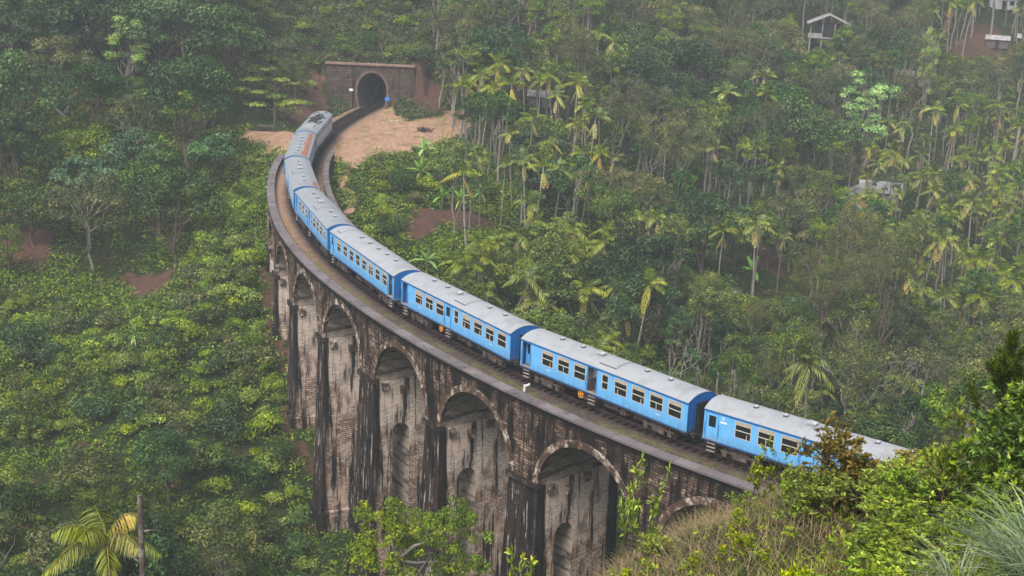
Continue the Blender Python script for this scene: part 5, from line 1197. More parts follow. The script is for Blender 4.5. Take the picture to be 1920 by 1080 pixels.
FILL = """12 8 71.3 197.1 12.6 1.8 0 2 1 3 0
10 5 79.2 236.6 8.2 3.6 1 2 3 24 0
9 3 55.7 173.9 6.2 4.9 2 1 2 21 0
1 1 -51.6 179.9 10.9 2.4 1 1 2 10 8
5 4 63 291.3 13.7 4.4 0 1 2 2 12
11 2 18.7 147.9 9 3.4 2 2 0 16 12
10 8 57.4 234.1 6.1 1.4 2 0 2 3 0
7 5 -33.6 160.3 2.5 2.5 1 1 3 9 4
0 9 51.7 180 13.5 5.5 1 1 3 3 10
9 7 -62.8 185.9 8 0.9 0 1 2 10 3
11 6 69.9 259.3 14.2 5.6 1 0 0 24 3
6 2 15.4 119.5 1.5 3.2 2 2 3 16 9
5 1 117.7 331.2 11.4 1 2 1 2 4 12
5 9 113.1 329.1 16.1 0.4 1 1 2 4 11
13 8 53.3 153 12.3 1.6 1 1 1 21 12
11 8 33.6 82.7 9.3 4.7 2 1 1 18 5
4 2 -28 138.4 2.8 3.2 1 2 1 13 7
3 8 -67.3 228.5 15.1 3.8 1 1 2 12 9
0 8 56.6 190.5 12.7 6 1 1 1 3 10
9 9 75 301.8 9.7 2 1 1 1 2 3
9 4 44.5 120.3 9 1.5 1 1 3 18 11
7 1 -16.5 167.2 2.4 6.1 1 1 0 7 6
6 7 -19.8 235.9 1.7 5.9 2 1 2 0 4
0 9 64.8 167.7 11.4 2.7 0 2 1 21 11
7 3 -11.5 189 2.1 4.5 0 0 2 7 6
12 5 6 238 14.7 2.8 0 2 2 23 8
0 5 84.3 228.8 9.7 0.1 2 2 1 24 10
12 0 23.9 135.7 13.4 0.4 0 1 2 16 8
12 0 30.4 241.6 11.6 5.4 2 2 0 20 11
7 7 -36.7 158.1 1.7 1.3 2 1 1 11 4
3 9 -68.6 183.6 17.4 3.6 1 2 0 12 9
10 6 3.9 150 7.2 1.2 0 1 1 17 9
6 6 7.7 121.1 1.9 2.6 2 2 0 16 7
0 1 1.7 254.7 8.8 0.4 2 2 2 23 8
6 1 -28.9 232.3 3 1.6 1 0 3 26 4
5 6 89.8 317.1 14.4 1.2 0 1 2 5 0
8 8 -79.3 201.8 9.9 0.6 2 2 0 12 3
9 1 16.5 188.4 5.8 5.8 2 2 0 22 8
3 3 -70.5 205.2 14.1 5.4 0 1 0 12 9
9 0 28.4 277.6 6.7 6.2 2 2 0 2 3
12 7 69.1 298.8 15.5 1.8 1 1 2 2 8
3 8 65.8 263.8 15.1 4.2 1 1 1 2 12
9 3 22.2 167 6.4 6.1 2 2 0 22 0
12 5 32 92.6 13.1 0.4 0 1 0 18 10
6 2 -59.1 145.3 3.1 0.4 1 2 0 13 7
11 1 54.9 240 15 3.7 1 1 0 6 5
3 9 -71.4 194.7 11.4 1.5 2 2 0 12 8
7 6 13.5 116.4 1.8 4.1 0 2 3 16 9
11 4 119.7 325 11.2 1.3 2 1 1 4 5
12 6 93.4 263.4 11.1 0.8 2 1 3 4 11
9 1 -58.5 225.4 8.2 0.1 0 1 1 12 3
11 1 51.9 284.4 12.9 0.5 0 1 0 2 5
9 3 35.5 89.9 9 2.3 1 1 3 18 10
9 4 -32.2 113.6 6.7 3.8 2 1 1 19 6
1 0 -56.5 175.2 9.9 4.2 1 0 2 10 9
12 1 25.2 238.9 16.5 5.9 1 2 0 20 9
7 1 -14.9 159.7 1.5 4.7 2 1 3 7 2
4 5 -41.3 238.9 1.5 1.3 2 1 0 26 6
12 0 18.5 276.8 16.3 0.6 1 2 2 23 3
4 2 -38 239.5 1.2 4 2 1 0 26 6
9 8 -39.1 115.7 6.5 4.4 2 1 2 19 14
6 2 -24 250.3 1.7 3.4 2 1 1 26 7
8 2 58 249.7 12.5 2.7 0 0 0 6 0
0 0 74.1 212.7 10.5 5.6 0 2 1 3 9
10 1 5 167.9 6.4 2.2 2 2 1 17 0
10 9 59.7 199.3 8.6 4.7 1 2 1 3 0
9 2 40.6 224.9 6.9 6.1 2 1 3 20 3
1 0 58.3 160.2 9.9 1.1 1 1 1 21 8
1 6 3.2 180.9 10 5 1 2 3 23 11
12 1 -8.8 208.1 15.5 2.4 1 2 0 23 0
0 3 28.6 203.7 11.1 5.1 0 2 0 20 5
12 3 -2.8 241.9 12.1 1.4 2 2 2 23 5
7 4 -1.4 115.5 1.5 5.4 2 2 1 14 6
12 8 61.4 176.8 12 2.5 2 2 2 21 0
9 4 55.7 141.7 6.1 1.1 2 0 3 18 11
9 1 69.8 278.2 7.1 3.7 2 1 1 2 5
5 6 41.7 245 16.9 3.8 1 1 2 20 11
11 9 15 244 11.7 1.2 0 2 1 23 12
10 8 2 165 7 5.8 0 2 2 17 9
4 5 -35.4 131.7 2.3 2.7 0 2 3 13 14
9 9 -5.6 142.1 9.7 2 1 0 3 17 10
12 2 111.3 314.6 12.1 1.2 2 1 2 4 11
3 6 -65.8 174.4 14.7 3.4 0 2 0 10 9
7 6 -41.2 135.5 1.7 4.9 2 1 3 13 6
12 7 12.7 216 12.3 2.8 0 1 1 23 5
3 2 -78.3 210.4 14 4.1 0 2 0 12 8
12 9 33.1 252.2 14.6 2.1 0 2 0 20 5
8 3 58.3 242.7 13 5.1 0 0 0 6 11
9 1 45.1 145.4 8 2.9 0 0 3 21 13
9 6 2.7 162.3 8.3 3.1 0 2 2 17 0
5 0 23.9 198.8 15.9 5.6 0 2 0 20 9
8 3 -65.3 194.4 14.4 1.1 1 1 0 12 9
11 3 91.4 269.4 9.4 5.8 2 1 3 4 8
0 7 70.3 211.1 9.2 4.2 2 2 1 3 11
8 7 17.4 182.8 11.9 3.8 0 2 0 22 9
9 8 13.9 179.7 8.9 2.8 1 2 3 23 0
0 7 12.1 235.6 13.2 1.6 1 2 2 23 9
8 8 -34.9 99 9.8 3 2 1 0 19 3
0 4 1.5 175.4 10.9 1.5 0 1 3 23 11
5 2 77.4 296.8 13.9 4.4 0 1 1 2 12
12 6 55.1 254.8 11.4 2.4 2 1 3 2 3
7 9 -24.3 130 2.6 2.4 1 2 2 14 6
14 8 -54 142.1 1.8 5 0 2 0 13 7
3 4 27.3 226.7 13.4 2.7 0 2 0 20 0
6 6 14.3 127.5 1.7 4.5 2 2 0 16 7
9 6 37.9 278.1 8.1 3.7 0 2 0 2 12
11 6 123.4 329.2 9.6 0.9 2 1 1 4 12
5 6 46.3 179.8 15.9 1.7 0 1 3 3 9
13 7 46.2 157.1 11.6 0.1 1 0 0 21 12
8 1 39.4 198 10.5 4.9 2 1 2 22 9
10 3 68.8 173.9 8.1 1.3 1 2 2 18 9
5 2 37.8 285.5 12.1 3 2 2 0 2 12
0 7 73 239.2 13 4.4 1 1 3 24 10
9 9 84.6 209.8 6.7 6.1 2 2 1 21 12
5 9 -10.6 241.9 13.3 0.2 2 2 1 26 12
4 6 -37.6 223.3 2.3 2.5 0 0 1 15 6
5 3 68.3 271.1 16.2 0.6 1 1 1 2 12
4 9 -37.3 155.6 2.6 5.1 1 1 1 11 7
8 0 -3.7 213 12.4 2.2 0 1 0 23 3
5 5 35.2 247 14.8 0.1 0 1 0 20 0
3 7 -31.4 106.3 9 4.4 2 0 1 19 8
9 6 -63.1 180.3 8.3 5.2 0 1 2 10 3
12 3 49 163.5 11.6 5.2 2 1 2 21 5
5 3 16.8 251.3 17.6 4.7 1 2 2 23 12
6 5 -32.8 152 2.8 0.2 0 1 1 11 4
0 3 115.2 309.9 9.5 2.2 2 1 1 4 8
7 4 -43.6 139.9 2.2 3.5 0 1 3 13 6
12 3 30.3 248.1 11.3 4.5 2 2 0 20 11
6 7 -45.6 137.1 2.9 4.1 1 1 0 13 7
7 3 -16.6 113.7 1.6 1.9 2 1 3 14 6
6 8 -22.2 232.4 2.4 2.2 0 1 2 0 4
9 5 5.1 257.9 8.2 4.4 0 2 2 23 5
7 1 -52.4 146.8 1.6 4.7 2 2 0 13 2
0 2 9.4 203.4 12.4 1.7 1 1 1 23 9
3 7 -45.5 185.6 16.9 0.6 1 2 0 15 1
0 1 6.2 212.2 13.2 5.2 1 0 1 23 12
7 0 -8.8 128.2 1.1 1 2 2 1 14 6
8 1 64.3 299.2 14.7 6.2 1 1 2 2 12
10 7 -4.2 154.7 7.1 1.9 0 1 2 17 9
11 9 48.8 223.2 12 3.9 0 1 2 3 12
10 3 90.5 257.2 7.7 3.9 0 2 1 24 11
7 8 -8.1 161.4 1.7 0.5 2 1 3 7 0
8 9 32.8 127.7 11.1 3 0 1 1 16 12
12 7 2.1 247.8 12 0.4 2 2 2 23 8
0 9 65.8 236.8 9.5 4.2 2 1 3 6 10
10 2 73.8 189.6 8.7 0.4 1 2 1 21 12
12 9 15.4 274 15.2 5.8 1 2 2 23 11
13 6 43.5 135.6 9 5.9 2 1 3 21 1
0 6 84.3 218.8 8.7 4.6 2 2 1 3 10
12 3 30.8 130.6 9.7 6 2 1 1 16 8
11 0 31.3 199.4 12.4 6.3 0 2 2 22 0
12 0 24.7 143.4 11.3 4.8 2 1 2 16 11
13 9 55.3 145.4 8.9 2.7 2 0 2 18 9
4 7 -46.2 150 2.8 2.2 1 0 0 13 14
4 4 -43.4 230.7 2.3 4.2 1 1 2 15 6
12 0 88.8 308.4 15.3 2.9 1 1 2 5 5
1 6 19.4 153.5 7.6 5.4 2 2 0 22 12
9 8 -1.4 125.7 4.8 2.9 2 2 1 14 7
9 9 -39.8 96 5.8 4.8 2 2 0 19 3
0 1 60.4 195 12.3 0.2 1 2 1 3 10
10 2 77.1 253.9 7.9 2 1 1 3 24 11
0 3 14.6 225.7 10.7 6.2 0 1 1 23 12
10 1 38.7 91.8 6.8 4.1 0 1 3 18 9
3 4 -81 226.4 17.4 3.2 1 2 0 12 9
8 3 10 222.1 14.9 2.9 1 1 1 23 12
10 2 54.9 178.1 8.1 5.4 1 1 2 21 0
12 6 26.1 250 15.5 2.1 1 2 0 20 11
5 4 42.7 99 10.5 5.3 2 1 1 18 11
7 2 5.8 130.4 1.8 2.8 0 2 3 17 9
0 6 50.8 187.8 12.7 2.9 1 1 3 3 11
2 3 -30.4 137 3 5.4 0 2 1 13 7
7 7 -4.4 122.5 1.4 4.4 2 2 1 14 6
2 2 -34.9 235.1 2.7 3.1 0 1 0 26 6
7 7 8.9 130.2 2.1 0.6 0 2 0 16 9
0 2 84.5 238.3 12.6 0.5 1 2 1 24 10
0 6 63.8 213.6 11.9 4.1 0 1 1 3 12
13 7 39.6 104.1 9.1 5.5 2 1 3 18 8
5 4 63.5 269.5 11.5 6.3 2 0 1 2 9
12 1 51.1 257.9 10.7 2.8 2 0 2 20 11
8 5 82.9 304.5 10.8 2.7 2 1 0 5 5
0 2 75.9 208.3 10.8 1.1 0 2 1 3 9
7 9 -8.3 123.9 1.3 0.9 2 1 1 14 6
5 0 12 250.3 12.9 5.6 2 2 2 23 12
12 8 94.3 301.6 12 1 2 1 2 5 5
0 9 71.9 185.1 10.4 1.9 0 2 1 21 11
9 7 -6.1 145.3 8.8 5.3 1 0 0 17 10
12 3 51 220 13.4 2.4 0 0 2 3 11
0 4 75.8 247.1 9.6 0.1 2 1 3 24 12
5 3 106.3 325 17 4 1 1 2 4 11
9 2 4.8 202.1 8.6 3.9 0 1 3 23 0
12 2 6.9 267.9 15.2 1.3 1 2 2 23 11
8 5 -1 221.8 14.3 3.3 1 1 2 23 12
6 1 -39.7 133.8 1.7 0.9 2 1 3 13 7
11 6 -2.7 189 14.1 6.1 1 1 0 23 0
8 6 9.2 240.5 11.2 0.1 0 1 2 23 12
9 4 23.4 158.4 7.4 3.7 0 2 0 22 5
3 1 28.5 233.2 16.6 4.2 1 2 0 20 5
14 9 -45.9 128.1 1.7 1.4 0 2 3 13 6
3 4 -85.7 215.6 16.6 4.1 1 2 0 12 8
0 0 68.3 223.9 8.7 1.9 2 2 1 3 10
3 8 -47.2 221.4 11.2 0.9 2 2 2 15 6
9 8 36.6 190.6 8.2 2.6 0 0 2 22 1
0 6 66.1 202.1 11.2 5.9 0 2 1 3 9
5 3 58.3 294.8 14.3 5.4 0 1 2 2 12
8 8 51.7 138.7 12.5 5.7 0 0 2 18 12
3 7 -52.9 206.7 17.6 0.6 1 1 1 12 9
9 3 20.4 252.6 9.1 0.4 1 2 1 23 11
11 3 42.6 218.8 10.5 5.1 2 1 3 20 3
12 1 41.2 154.9 14.8 4.2 1 1 0 21 1
8 3 36.2 100.5 8.6 3.7 2 1 3 18 9
5 2 49.6 227.8 13 4.7 2 1 3 20 11
7 7 1.3 120.5 1.9 2.8 0 2 1 14 6
12 7 -4.8 235.9 14.2 3.2 0 2 2 23 5
2 8 -17 231.8 3.6 1.9 1 1 1 0 6
3 7 -54.1 230.5 15.7 0.5 1 2 1 12 9
7 9 -57.5 154.4 1.7 3.4 2 2 0 13 14
12 8 121.3 332.3 17 1.9 1 2 2 4 5
3 1 -28.3 99.2 11.2 5.4 2 1 1 19 8
8 3 75.6 279.1 13.3 2.7 1 1 0 5 0
11 7 70.5 179.8 11.9 2.5 0 2 1 21 9
9 7 27.9 217.8 8.7 0.4 1 2 0 20 5
11 1 29 191.1 9.2 4.7 2 1 0 22 9
9 1 68.5 292.7 8.2 2.6 0 0 1 2 12
5 1 42.8 171.4 12.7 3.6 2 1 1 22 1
9 1 -61.1 198.7 7.2 2.2 2 1 3 12 8
4 8 -35.7 134.6 2.2 0.2 0 1 3 13 6
5 4 19 196.3 16.3 5.8 1 2 1 23 9
5 0 41.3 265.9 16.6 0.6 1 2 0 2 12
11 7 12.9 270.6 11.6 2.1 0 2 2 23 12
0 9 88.2 236.3 12.5 3.7 1 2 3 4 9
13 9 38.8 158.7 9.6 2.8 0 2 0 21 5
6 4 -35.5 232 2.4 0.3 0 1 3 26 4
9 4 26.7 184.9 5.7 5.9 2 1 0 22 11
11 1 30.5 229.1 11 0 2 2 0 20 0
12 5 39 211.5 15.8 0.5 1 1 3 20 0
0 0 86.2 315.1 8.7 2.9 2 1 2 5 12
5 6 20.2 212.2 14.2 4.5 0 2 1 23 12
0 0 59 212.9 9.1 6.1 2 1 1 3 11
7 5 -25.6 243.2 2 0.6 0 0 1 26 4
0 9 5.5 253.4 9.8 2.5 2 2 2 23 5
0 3 89.9 292.4 12.6 2.1 1 0 2 5 5
13 8 48.6 146 8.1 1.2 2 0 3 21 9
9 2 17 216.4 8.6 1.5 0 2 1 23 12
4 9 -39.2 215.4 1.5 1 2 0 1 15 6
8 7 79.3 290.5 9.5 2.9 2 1 0 5 9
10 9 55 169.9 7.5 4 0 1 2 21 0
9 5 52.7 128.4 6.9 0.9 2 1 3 18 11
6 4 13.7 110.2 1.9 5 2 2 3 16 7
11 1 61.5 282.5 11.5 1.9 0 0 2 2 5
5 1 -13.4 227.8 17.5 3.9 1 2 1 0 8
9 9 6 133.4 6.2 4.1 2 2 3 17 7
6 2 12.6 113 1.9 6 2 2 3 16 7
12 5 66.6 253.5 15.7 6.2 1 0 0 24 11
5 0 106.6 275.3 15.8 1.6 0 1 1 4 12
7 2 3.5 125.9 1.7 2.3 2 2 1 14 6
11 5 59.4 216.2 11.7 4.3 0 1 1 3 0
11 4 -7.3 255.7 11.7 4.5 0 2 1 26 5
12 5 35.8 206.2 15.3 0.5 1 1 3 20 11
11 8 45.2 161.7 9.1 2.4 2 1 0 21 12
8 8 47.8 260.1 13.9 0.6 1 1 0 2 12
8 3 53.8 163.1 10.3 2.1 2 1 2 21 0
0 2 89 241.1 13.3 0.5 1 2 3 4 10
11 8 22.8 182.1 14.1 0.2 1 2 0 22 3
6 2 -53.9 138.8 3 3.8 1 2 0 13 2
11 5 21.6 174 8.8 4.2 2 2 0 22 12
4 4 -40.8 243.7 2.1 6.1 0 1 0 26 6
9 3 85.7 232.4 9.6 2.3 1 2 3 24 0
9 4 23.3 260.1 7.8 4.9 0 2 1 23 12
12 3 45 264.5 11.1 5 2 1 0 2 5
0 7 -3 196.4 9.9 5.5 2 1 0 23 11
14 2 -38 170.3 1.6 1.7 2 1 0 9 7
0 3 76.7 215.8 10.9 5.1 0 2 1 3 9
0 6 29 258 13.6 0.3 1 2 0 2 12
9 0 30.9 272.6 7.5 2 0 2 0 2 12
5 5 72.5 283.7 16.4 5 1 1 1 2 11
8 7 30 134.9 10.2 4.4 2 0 1 16 11
0 4 51.8 203.7 8.9 1.4 2 0 3 3 10
2 4 -50.6 142.4 2.8 1.5 0 2 0 13 7
7 9 -54.1 134.4 1.7 2.9 2 2 0 13 6
7 9 -17.9 161.2 2.7 3.4 1 1 3 25 2
8 2 -24.7 104.7 9 1.8 2 2 1 19 3
4 2 -46.9 239 2.1 4.2 0 2 0 26 6
5 8 55.6 219.4 10.9 3.4 2 0 1 3 0
12 0 68.4 229.5 12.9 2.5 0 1 1 6 10
10 1 -2.5 157.7 5.6 2.2 2 1 2 17 0
12 5 41.9 180.9 14.6 0.8 0 1 1 22 8
11 7 43.4 113.2 15.1 4 1 0 3 18 13
12 3 83.6 298.3 10.3 5.6 2 1 0 5 11
4 6 -38.2 227 1.7 6.2 2 0 2 15 6
10 0 2.3 155.6 6.7 5.4 0 1 1 17 9
11 2 48 196.1 11.7 3.1 0 0 3 3 0
9 1 50.8 167.7 7.7 4.6 0 0 2 21 5
0 2 64 164 11.8 3.4 0 2 1 21 8
12 4 8.1 225.3 10.6 1.9 2 1 1 23 8
11 7 48.4 269.9 12 2.2 0 1 0 2 12
12 4 69.6 302.9 17 4 1 1 2 2 0
9 6 80.3 226 6.2 2.3 2 2 1 3 0
8 0 4.3 244.2 13.1 0.9 0 1 2 23 5
10 5 64.2 187.5 7.9 2.3 0 2 2 21 0
6 8 -37.7 105.4 1.9 2.3 2 1 3 19 14
5 8 113 302.4 12.4 2.4 2 1 1 4 8
0 7 64.2 191 9.9 1.3 2 2 1 3 11
2 3 -28.6 129.3 3.8 0.8 1 2 1 13 7
8 7 -52.6 185.2 12.3 6.3 0 2 2 10 1
8 5 -64.4 216.6 15.5 4.2 1 1 2 12 3
0 2 -4.6 174 10.1 4.5 2 1 1 7 11
7 8 1.9 129.3 2 1.4 0 2 1 14 6
10 5 10.2 163.4 7.2 3.5 0 2 1 17 0
10 1 8.5 142.9 7.6 0.4 0 2 1 17 9
12 6 81.1 316.1 12.9 5.2 0 2 1 2 5
6 1 18.2 122.8 2.7 2.8 0 2 3 16 9
11 2 37.8 231.6 13.5 4.8 0 1 0 20 3
3 4 18.5 230.1 13.6 1 0 2 1 23 5
9 8 -1.7 134.4 5.9 5.6 2 2 3 17 6
11 9 51.4 293.9 10.2 1 2 1 0 2 0
10 9 0.2 139.5 8.4 0.3 1 1 3 17 6
0 9 47.2 286.6 8.9 1.7 2 1 0 2 5
5 9 36.6 154.8 14.5 4 0 1 3 22 1
0 7 -4.3 192.8 13.8 1.5 1 1 0 23 11
12 0 106.7 290.1 13.2 1 0 1 1 4 5
12 5 18.6 263.6 13.3 3.8 0 2 2 23 9
11 6 43.2 255.4 15 0.8 1 1 0 2 0
10 4 -0.9 141.6 7.1 2.8 0 1 3 17 9
0 6 40.4 236.4 8.8 5.4 2 0 0 20 9
14 5 -30.9 154.9 2.5 5.9 1 1 3 9 4
5 7 93.6 317.9 18.5 3.1 1 2 2 5 11
12 6 87.8 271.5 10.2 3.2 2 0 3 5 11
6 7 -33.9 171.5 1.6 3.8 2 0 0 9 7
11 0 31.3 281.3 11 5.3 2 2 0 2 9
12 5 30.8 214.2 16.2 4.8 1 1 0 20 11
4 8 -27 246.8 2 1.8 0 0 1 26 6
5 6 9.1 217.9 18.3 2.3 1 1 1 23 12
9 5 56.1 156 7.8 4.7 0 1 2 18 11
7 8 -34.8 154.1 2.1 0.3 0 1 1 11 4
11 8 44.1 247.5 14.6 2.9 1 1 2 20 5
12 5 14 198.5 13.6 5.8 0 2 1 23 9
10 4 12.2 152 7.7 3.7 0 2 1 17 3
13 7 47.3 110.6 10 4.5 0 1 1 18 5
6 0 -44 237.2 2.8 3.7 1 2 0 26 4
9 3 15.1 265.4 8.3 4.5 0 2 2 23 12
11 6 98.5 321.6 13.3 0.9 0 1 2 5 5
12 8 2.2 239 14.6 2.4 0 2 2 23 11
9 8 34.9 96.9 7.4 2.1 0 2 3 18 8
0 9 27.4 174.4 11.7 3 0 1 0 22 9
12 4 77 190.2 12 1.4 2 2 1 21 10
1 4 2.3 196.7 7.8 4.4 2 1 3 23 9
14 4 -37.8 145.6 2.2 0.8 1 1 1 13 6
9 2 19.1 233.9 9.3 1.8 1 2 1 23 0
0 5 73.8 234.6 11.8 5.8 0 1 3 24 10
5 4 109 299.7 17.2 5.9 1 1 1 4 0
10 8 57.1 209.3 6.3 1.4 2 1 3 3 0
5 2 77.3 274.7 18.2 2.6 1 1 0 5 8
10 1 -1.7 145.7 8.7 4.1 1 0 1 17 9
5 0 38.4 262.8 16.5 5.7 1 2 0 2 3
9 6 4.4 157.9 10 4.9 1 2 1 17 10
0 4 54.7 185.2 12.6 5.5 1 2 1 3 9
12 5 32.7 234 10.8 1.8 2 1 0 20 9
14 7 -29.7 147.7 2 5.6 0 2 1 11 6
0 4 81.6 253.9 10.7 1.2 0 1 1 24 12
4 4 -17 235.2 2.4 3.6 1 1 1 0 6
6 1 -41.2 141.3 1.7 1.2 2 0 3 13 7
2 4 -14.9 176 3.3 4.3 1 0 0 7 7
9 7 93.5 313.3 7.9 4.7 0 1 2 5 0
10 8 81.9 223.1 7 5.7 0 2 1 3 0
8 3 75.6 265.7 13.8 4.8 1 0 2 24 11
10 5 58.3 165.9 7.3 0.5 0 1 1 21 0
6 3 -49.1 146.4 1.7 4.5 2 1 0 13 7
0 0 -2.7 249.9 11 2.8 0 2 2 23 5
12 7 102.1 318.6 10.4 4.2 2 1 2 4 5
4 4 -18.4 251.1 1.2 5.1 2 1 1 26 6
5 1 62.3 260.4 13.6 3.4 0 1 1 2 12
11 6 -4.8 225 14.1 2.4 1 1 0 23 12
5 2 69.9 243.5 16.7 4.1 1 0 3 24 12
11 3 38.7 271.4 12.7 5.2 0 2 0 2 9
3 3 -42.3 165 13.3 1.6 0 2 1 10 14
5 1 47.6 169.6 12.4 0.2 2 2 2 21 9
11 0 87.5 300.3 13.3 1.5 0 1 2 5 5
3 0 -76.3 222.7 15.4 1.5 1 2 0 12 9
0 0 54.5 188.1 11.5 0.9 0 1 3 3 11
10 9 40.8 117.3 7.1 3.8 0 2 3 18 11
0 2 13.4 192.3 10.2 6.2 2 2 1 23 9
13 8 49.9 133.2 8.9 6 2 0 3 18 8
10 5 3 146 7.2 5.9 0 1 1 17 9
12 6 66.9 283.4 11 1.2 2 0 1 2 5
10 6 66.7 233.2 5.4 6.1 2 1 1 3 0
6 1 -35.9 226.1 2.6 1.2 0 1 1 15 4
12 5 37.9 242.7 13.4 1.9 0 1 0 20 5
5 7 -2.7 263.6 16.6 5.7 1 2 2 23 12
0 4 88.7 253.5 9.8 2.4 2 1 3 4 12
6 1 -36.5 175.6 2.4 5 0 0 0 9 7
3 5 79.6 301 15.3 5.7 1 1 0 5 9
0 9 23.1 244.6 9.9 3.6 2 2 1 23 9
12 7 41.4 286.7 15.8 3.5 1 2 0 2 5
9 7 26.6 210.5 7.4 6.1 0 2 0 20 12
12 5 -12.1 249 11.2 1.1 2 2 1 26 9
14 0 -22.6 122.8 2 3.3 0 1 0 14 6
14 0 -32.5 139.3 1.3 4.8 2 1 1 13 7
12 9 80.9 262.6 14.3 5.7 0 0 3 5 8
1 1 7 189.5 7.3 3.3 2 2 3 23 0
11 5 17.4 258.9 10.8 1.7 2 2 2 23 12
4 3 -41.3 216.6 2.1 1.9 0 0 2 15 6
0 0 -5.6 203 14 0.6 1 1 0 23 11
5 7 48.7 275.6 12.3 5.3 2 1 0 2 12
10 1 75.9 186.4 6.7 5.6 0 2 2 18 12
12 1 14.1 139.2 11.3 4.3 2 2 0 16 10
9 2 -61.8 169 9.1 5.8 1 1 0 10 3
4 6 -36.7 149.9 2.3 5.8 1 1 1 11 7
10 9 10.7 144.8 7.6 6 0 2 1 17 9
0 6 68.6 165 10.5 2.7 0 2 2 18 9
11 1 23.3 217 13.6 4.8 0 2 0 20 12
5 1 23.9 153.9 12.2 0.5 2 1 0 22 12
5 8 8.1 231.8 14.4 3.2 0 1 2 23 9
10 9 10 160.5 7.4 3.8 0 2 1 17 3
10 4 12.8 174.1 6.8 2.6 0 2 1 17 0
3 6 -45.7 211.2 14.3 1.1 0 1 2 15 6
0 2 85.5 221.7 10 0.4 2 2 1 24 10
7 7 9.6 124.7 1.5 4.9 2 2 0 16 9
9 9 -48 196.1 8.4 1.2 0 2 0 15 3
0 5 40.9 206.5 12.3 2.8 1 1 0 3 8
11 4 98.1 269.5 13.2 2 0 1 3 4 0
9 5 32.6 222.3 6.8 1.1 2 2 0 20 11
7 3 -7.4 130.4 2.2 2 0 2 1 14 9
6 3 -59.5 148.4 3.3 3.7 1 2 0 13 7
4 7 -13.4 173.5 2.1 5.9 0 0 3 7 2
0 7 101.9 276.8 12.9 0.9 1 1 1 4 5
0 7 -0.4 184.2 10.6 6.2 0 1 3 23 9
5 6 37.8 250.2 14.8 3.4 0 1 0 20 11
12 8 25.2 266.3 16.3 3.7 1 2 0 2 8
9 3 11.4 102.7 5.1 4.1 2 2 3 16 6
3 6 -80.9 218.7 16 0.7 1 2 0 12 9
12 9 81.4 244 13.2 1.4 0 1 1 24 0
7 8 10.8 115.9 1.9 0.9 0 2 0 16 6
1 4 -41.1 180.4 9.1 2.6 0 1 0 9 7
6 3 -36.1 167.1 2.4 3.3 0 1 0 9 14
12 7 10.4 212.4 10.7 2 2 1 1 23 0
0 3 37.2 184.8 8.9 3.2 2 0 2 22 8
6 6 -18.6 247 2.1 6 0 1 1 26 7
12 0 54.2 132.4 12.4 4.6 0 1 1 18 13
14 6 -38.6 128.7 1.8 2.4 0 2 3 13 2
11 1 18 158.5 13.9 3.6 1 2 0 22 3
6 1 -18.9 183.3 1.9 1.6 2 1 3 1 2
10 5 35.6 141.2 7 3.7 0 1 1 16 9
3 4 19.5 241.3 14.3 5.8 0 2 1 23 11
2 5 -25.1 124.3 3.2 0.7 0 2 0 14 7
0 8 14.1 147.5 13.3 1 1 2 0 22 10
12 7 2.8 219.4 11.3 3.9 2 0 2 23 5
11 6 7.8 271.8 13.6 4.3 0 2 2 23 12
1 8 26.6 163.1 7.3 1.8 2 1 3 22 9
8 7 32.1 261.2 12.4 3.5 0 2 0 20 0
5 5 24.1 273.2 16.8 3.4 1 2 0 2 3
8 3 52 290 11.6 6.2 0 1 0 2 11
12 3 44.8 272.2 17 1.3 1 1 0 2 11
11 9 45.6 153.4 14.3 4 1 1 2 21 13
5 0 42 261.7 12.6 3.6 2 1 0 2 12
12 8 50 174.4 15.8 6.2 1 2 3 3 0
4 3 -18.2 242 2.6 0.9 1 1 1 26 6
0 2 39.2 256.9 10.7 3.6 0 1 2 20 11
12 1 -2.4 230.1 10 4.6 2 1 2 23 0
12 5 -14.9 239.9 15.8 3.4 1 2 1 26 6
6 5 11.6 132.5 2.5 5.6 0 2 0 16 7
2 7 -19.4 239.7 2.1 0.1 2 1 1 26 4
12 7 66.2 215.7 11.1 0 2 2 1 3 0
0 2 52.6 197.3 12.1 5.5 0 0 3 3 9
7 3 -37.9 164.2 2.2 2.7 0 1 0 9 14
9 8 -45.3 113.3 6 4.3 2 2 0 19 14
14 2 -36.5 109.8 1.3 3 2 0 3 19 6
7 1 -41.4 139.3 2.5 2 1 0 3 13 6
9 2 74.3 222.9 6.5 0.4 2 2 1 3 0
9 9 78.1 204.1 9.7 4.3 1 2 2 21 10
0 1 118.8 313.5 9 0.9 2 1 1 4 12
9 6 61.3 205.9 7.4 2 0 2 1 3 0
0 1 69 195.3 10 1.6 2 2 1 3 12
11 4 91.3 260.7 8.7 1.3 2 1 3 4 0
0 0 77.5 231 10.1 4.9 2 2 3 24 10
10 0 81.1 202.8 5.7 6.2 2 2 1 21 9
12 9 76.7 193.7 10.9 2.6 2 2 1 21 11
8 0 46.4 149.4 11.9 1.6 0 0 0 21 5
6 3 -22.7 127.5 2.5 6.1 0 2 2 14 7
5 9 115.9 325 13.5 4 0 1 2 4 11
11 1 61.3 189.9 13.8 1.9 1 2 1 3 0
7 3 -20.6 249.3 1.7 0.5 2 1 1 26 6
0 9 -0.8 216.2 11 0.3 0 0 2 23 8
9 0 -74.8 215.9 7 4.4 2 2 0 12 3
4 5 -33 157.7 1.5 3.3 2 1 3 9 7
11 6 50.8 125.5 8.7 1.7 2 1 3 18 9
7 9 -26.6 129 2.4 3.9 1 2 2 14 2
10 9 59.9 179.5 5.7 1 2 1 2 21 12
5 5 111.9 324.2 12.9 1.7 2 1 2 4 11
9 1 5 154.9 9.8 5.5 1 1 1 17 10
11 3 22.6 235.6 14.2 2.9 1 2 1 23 9
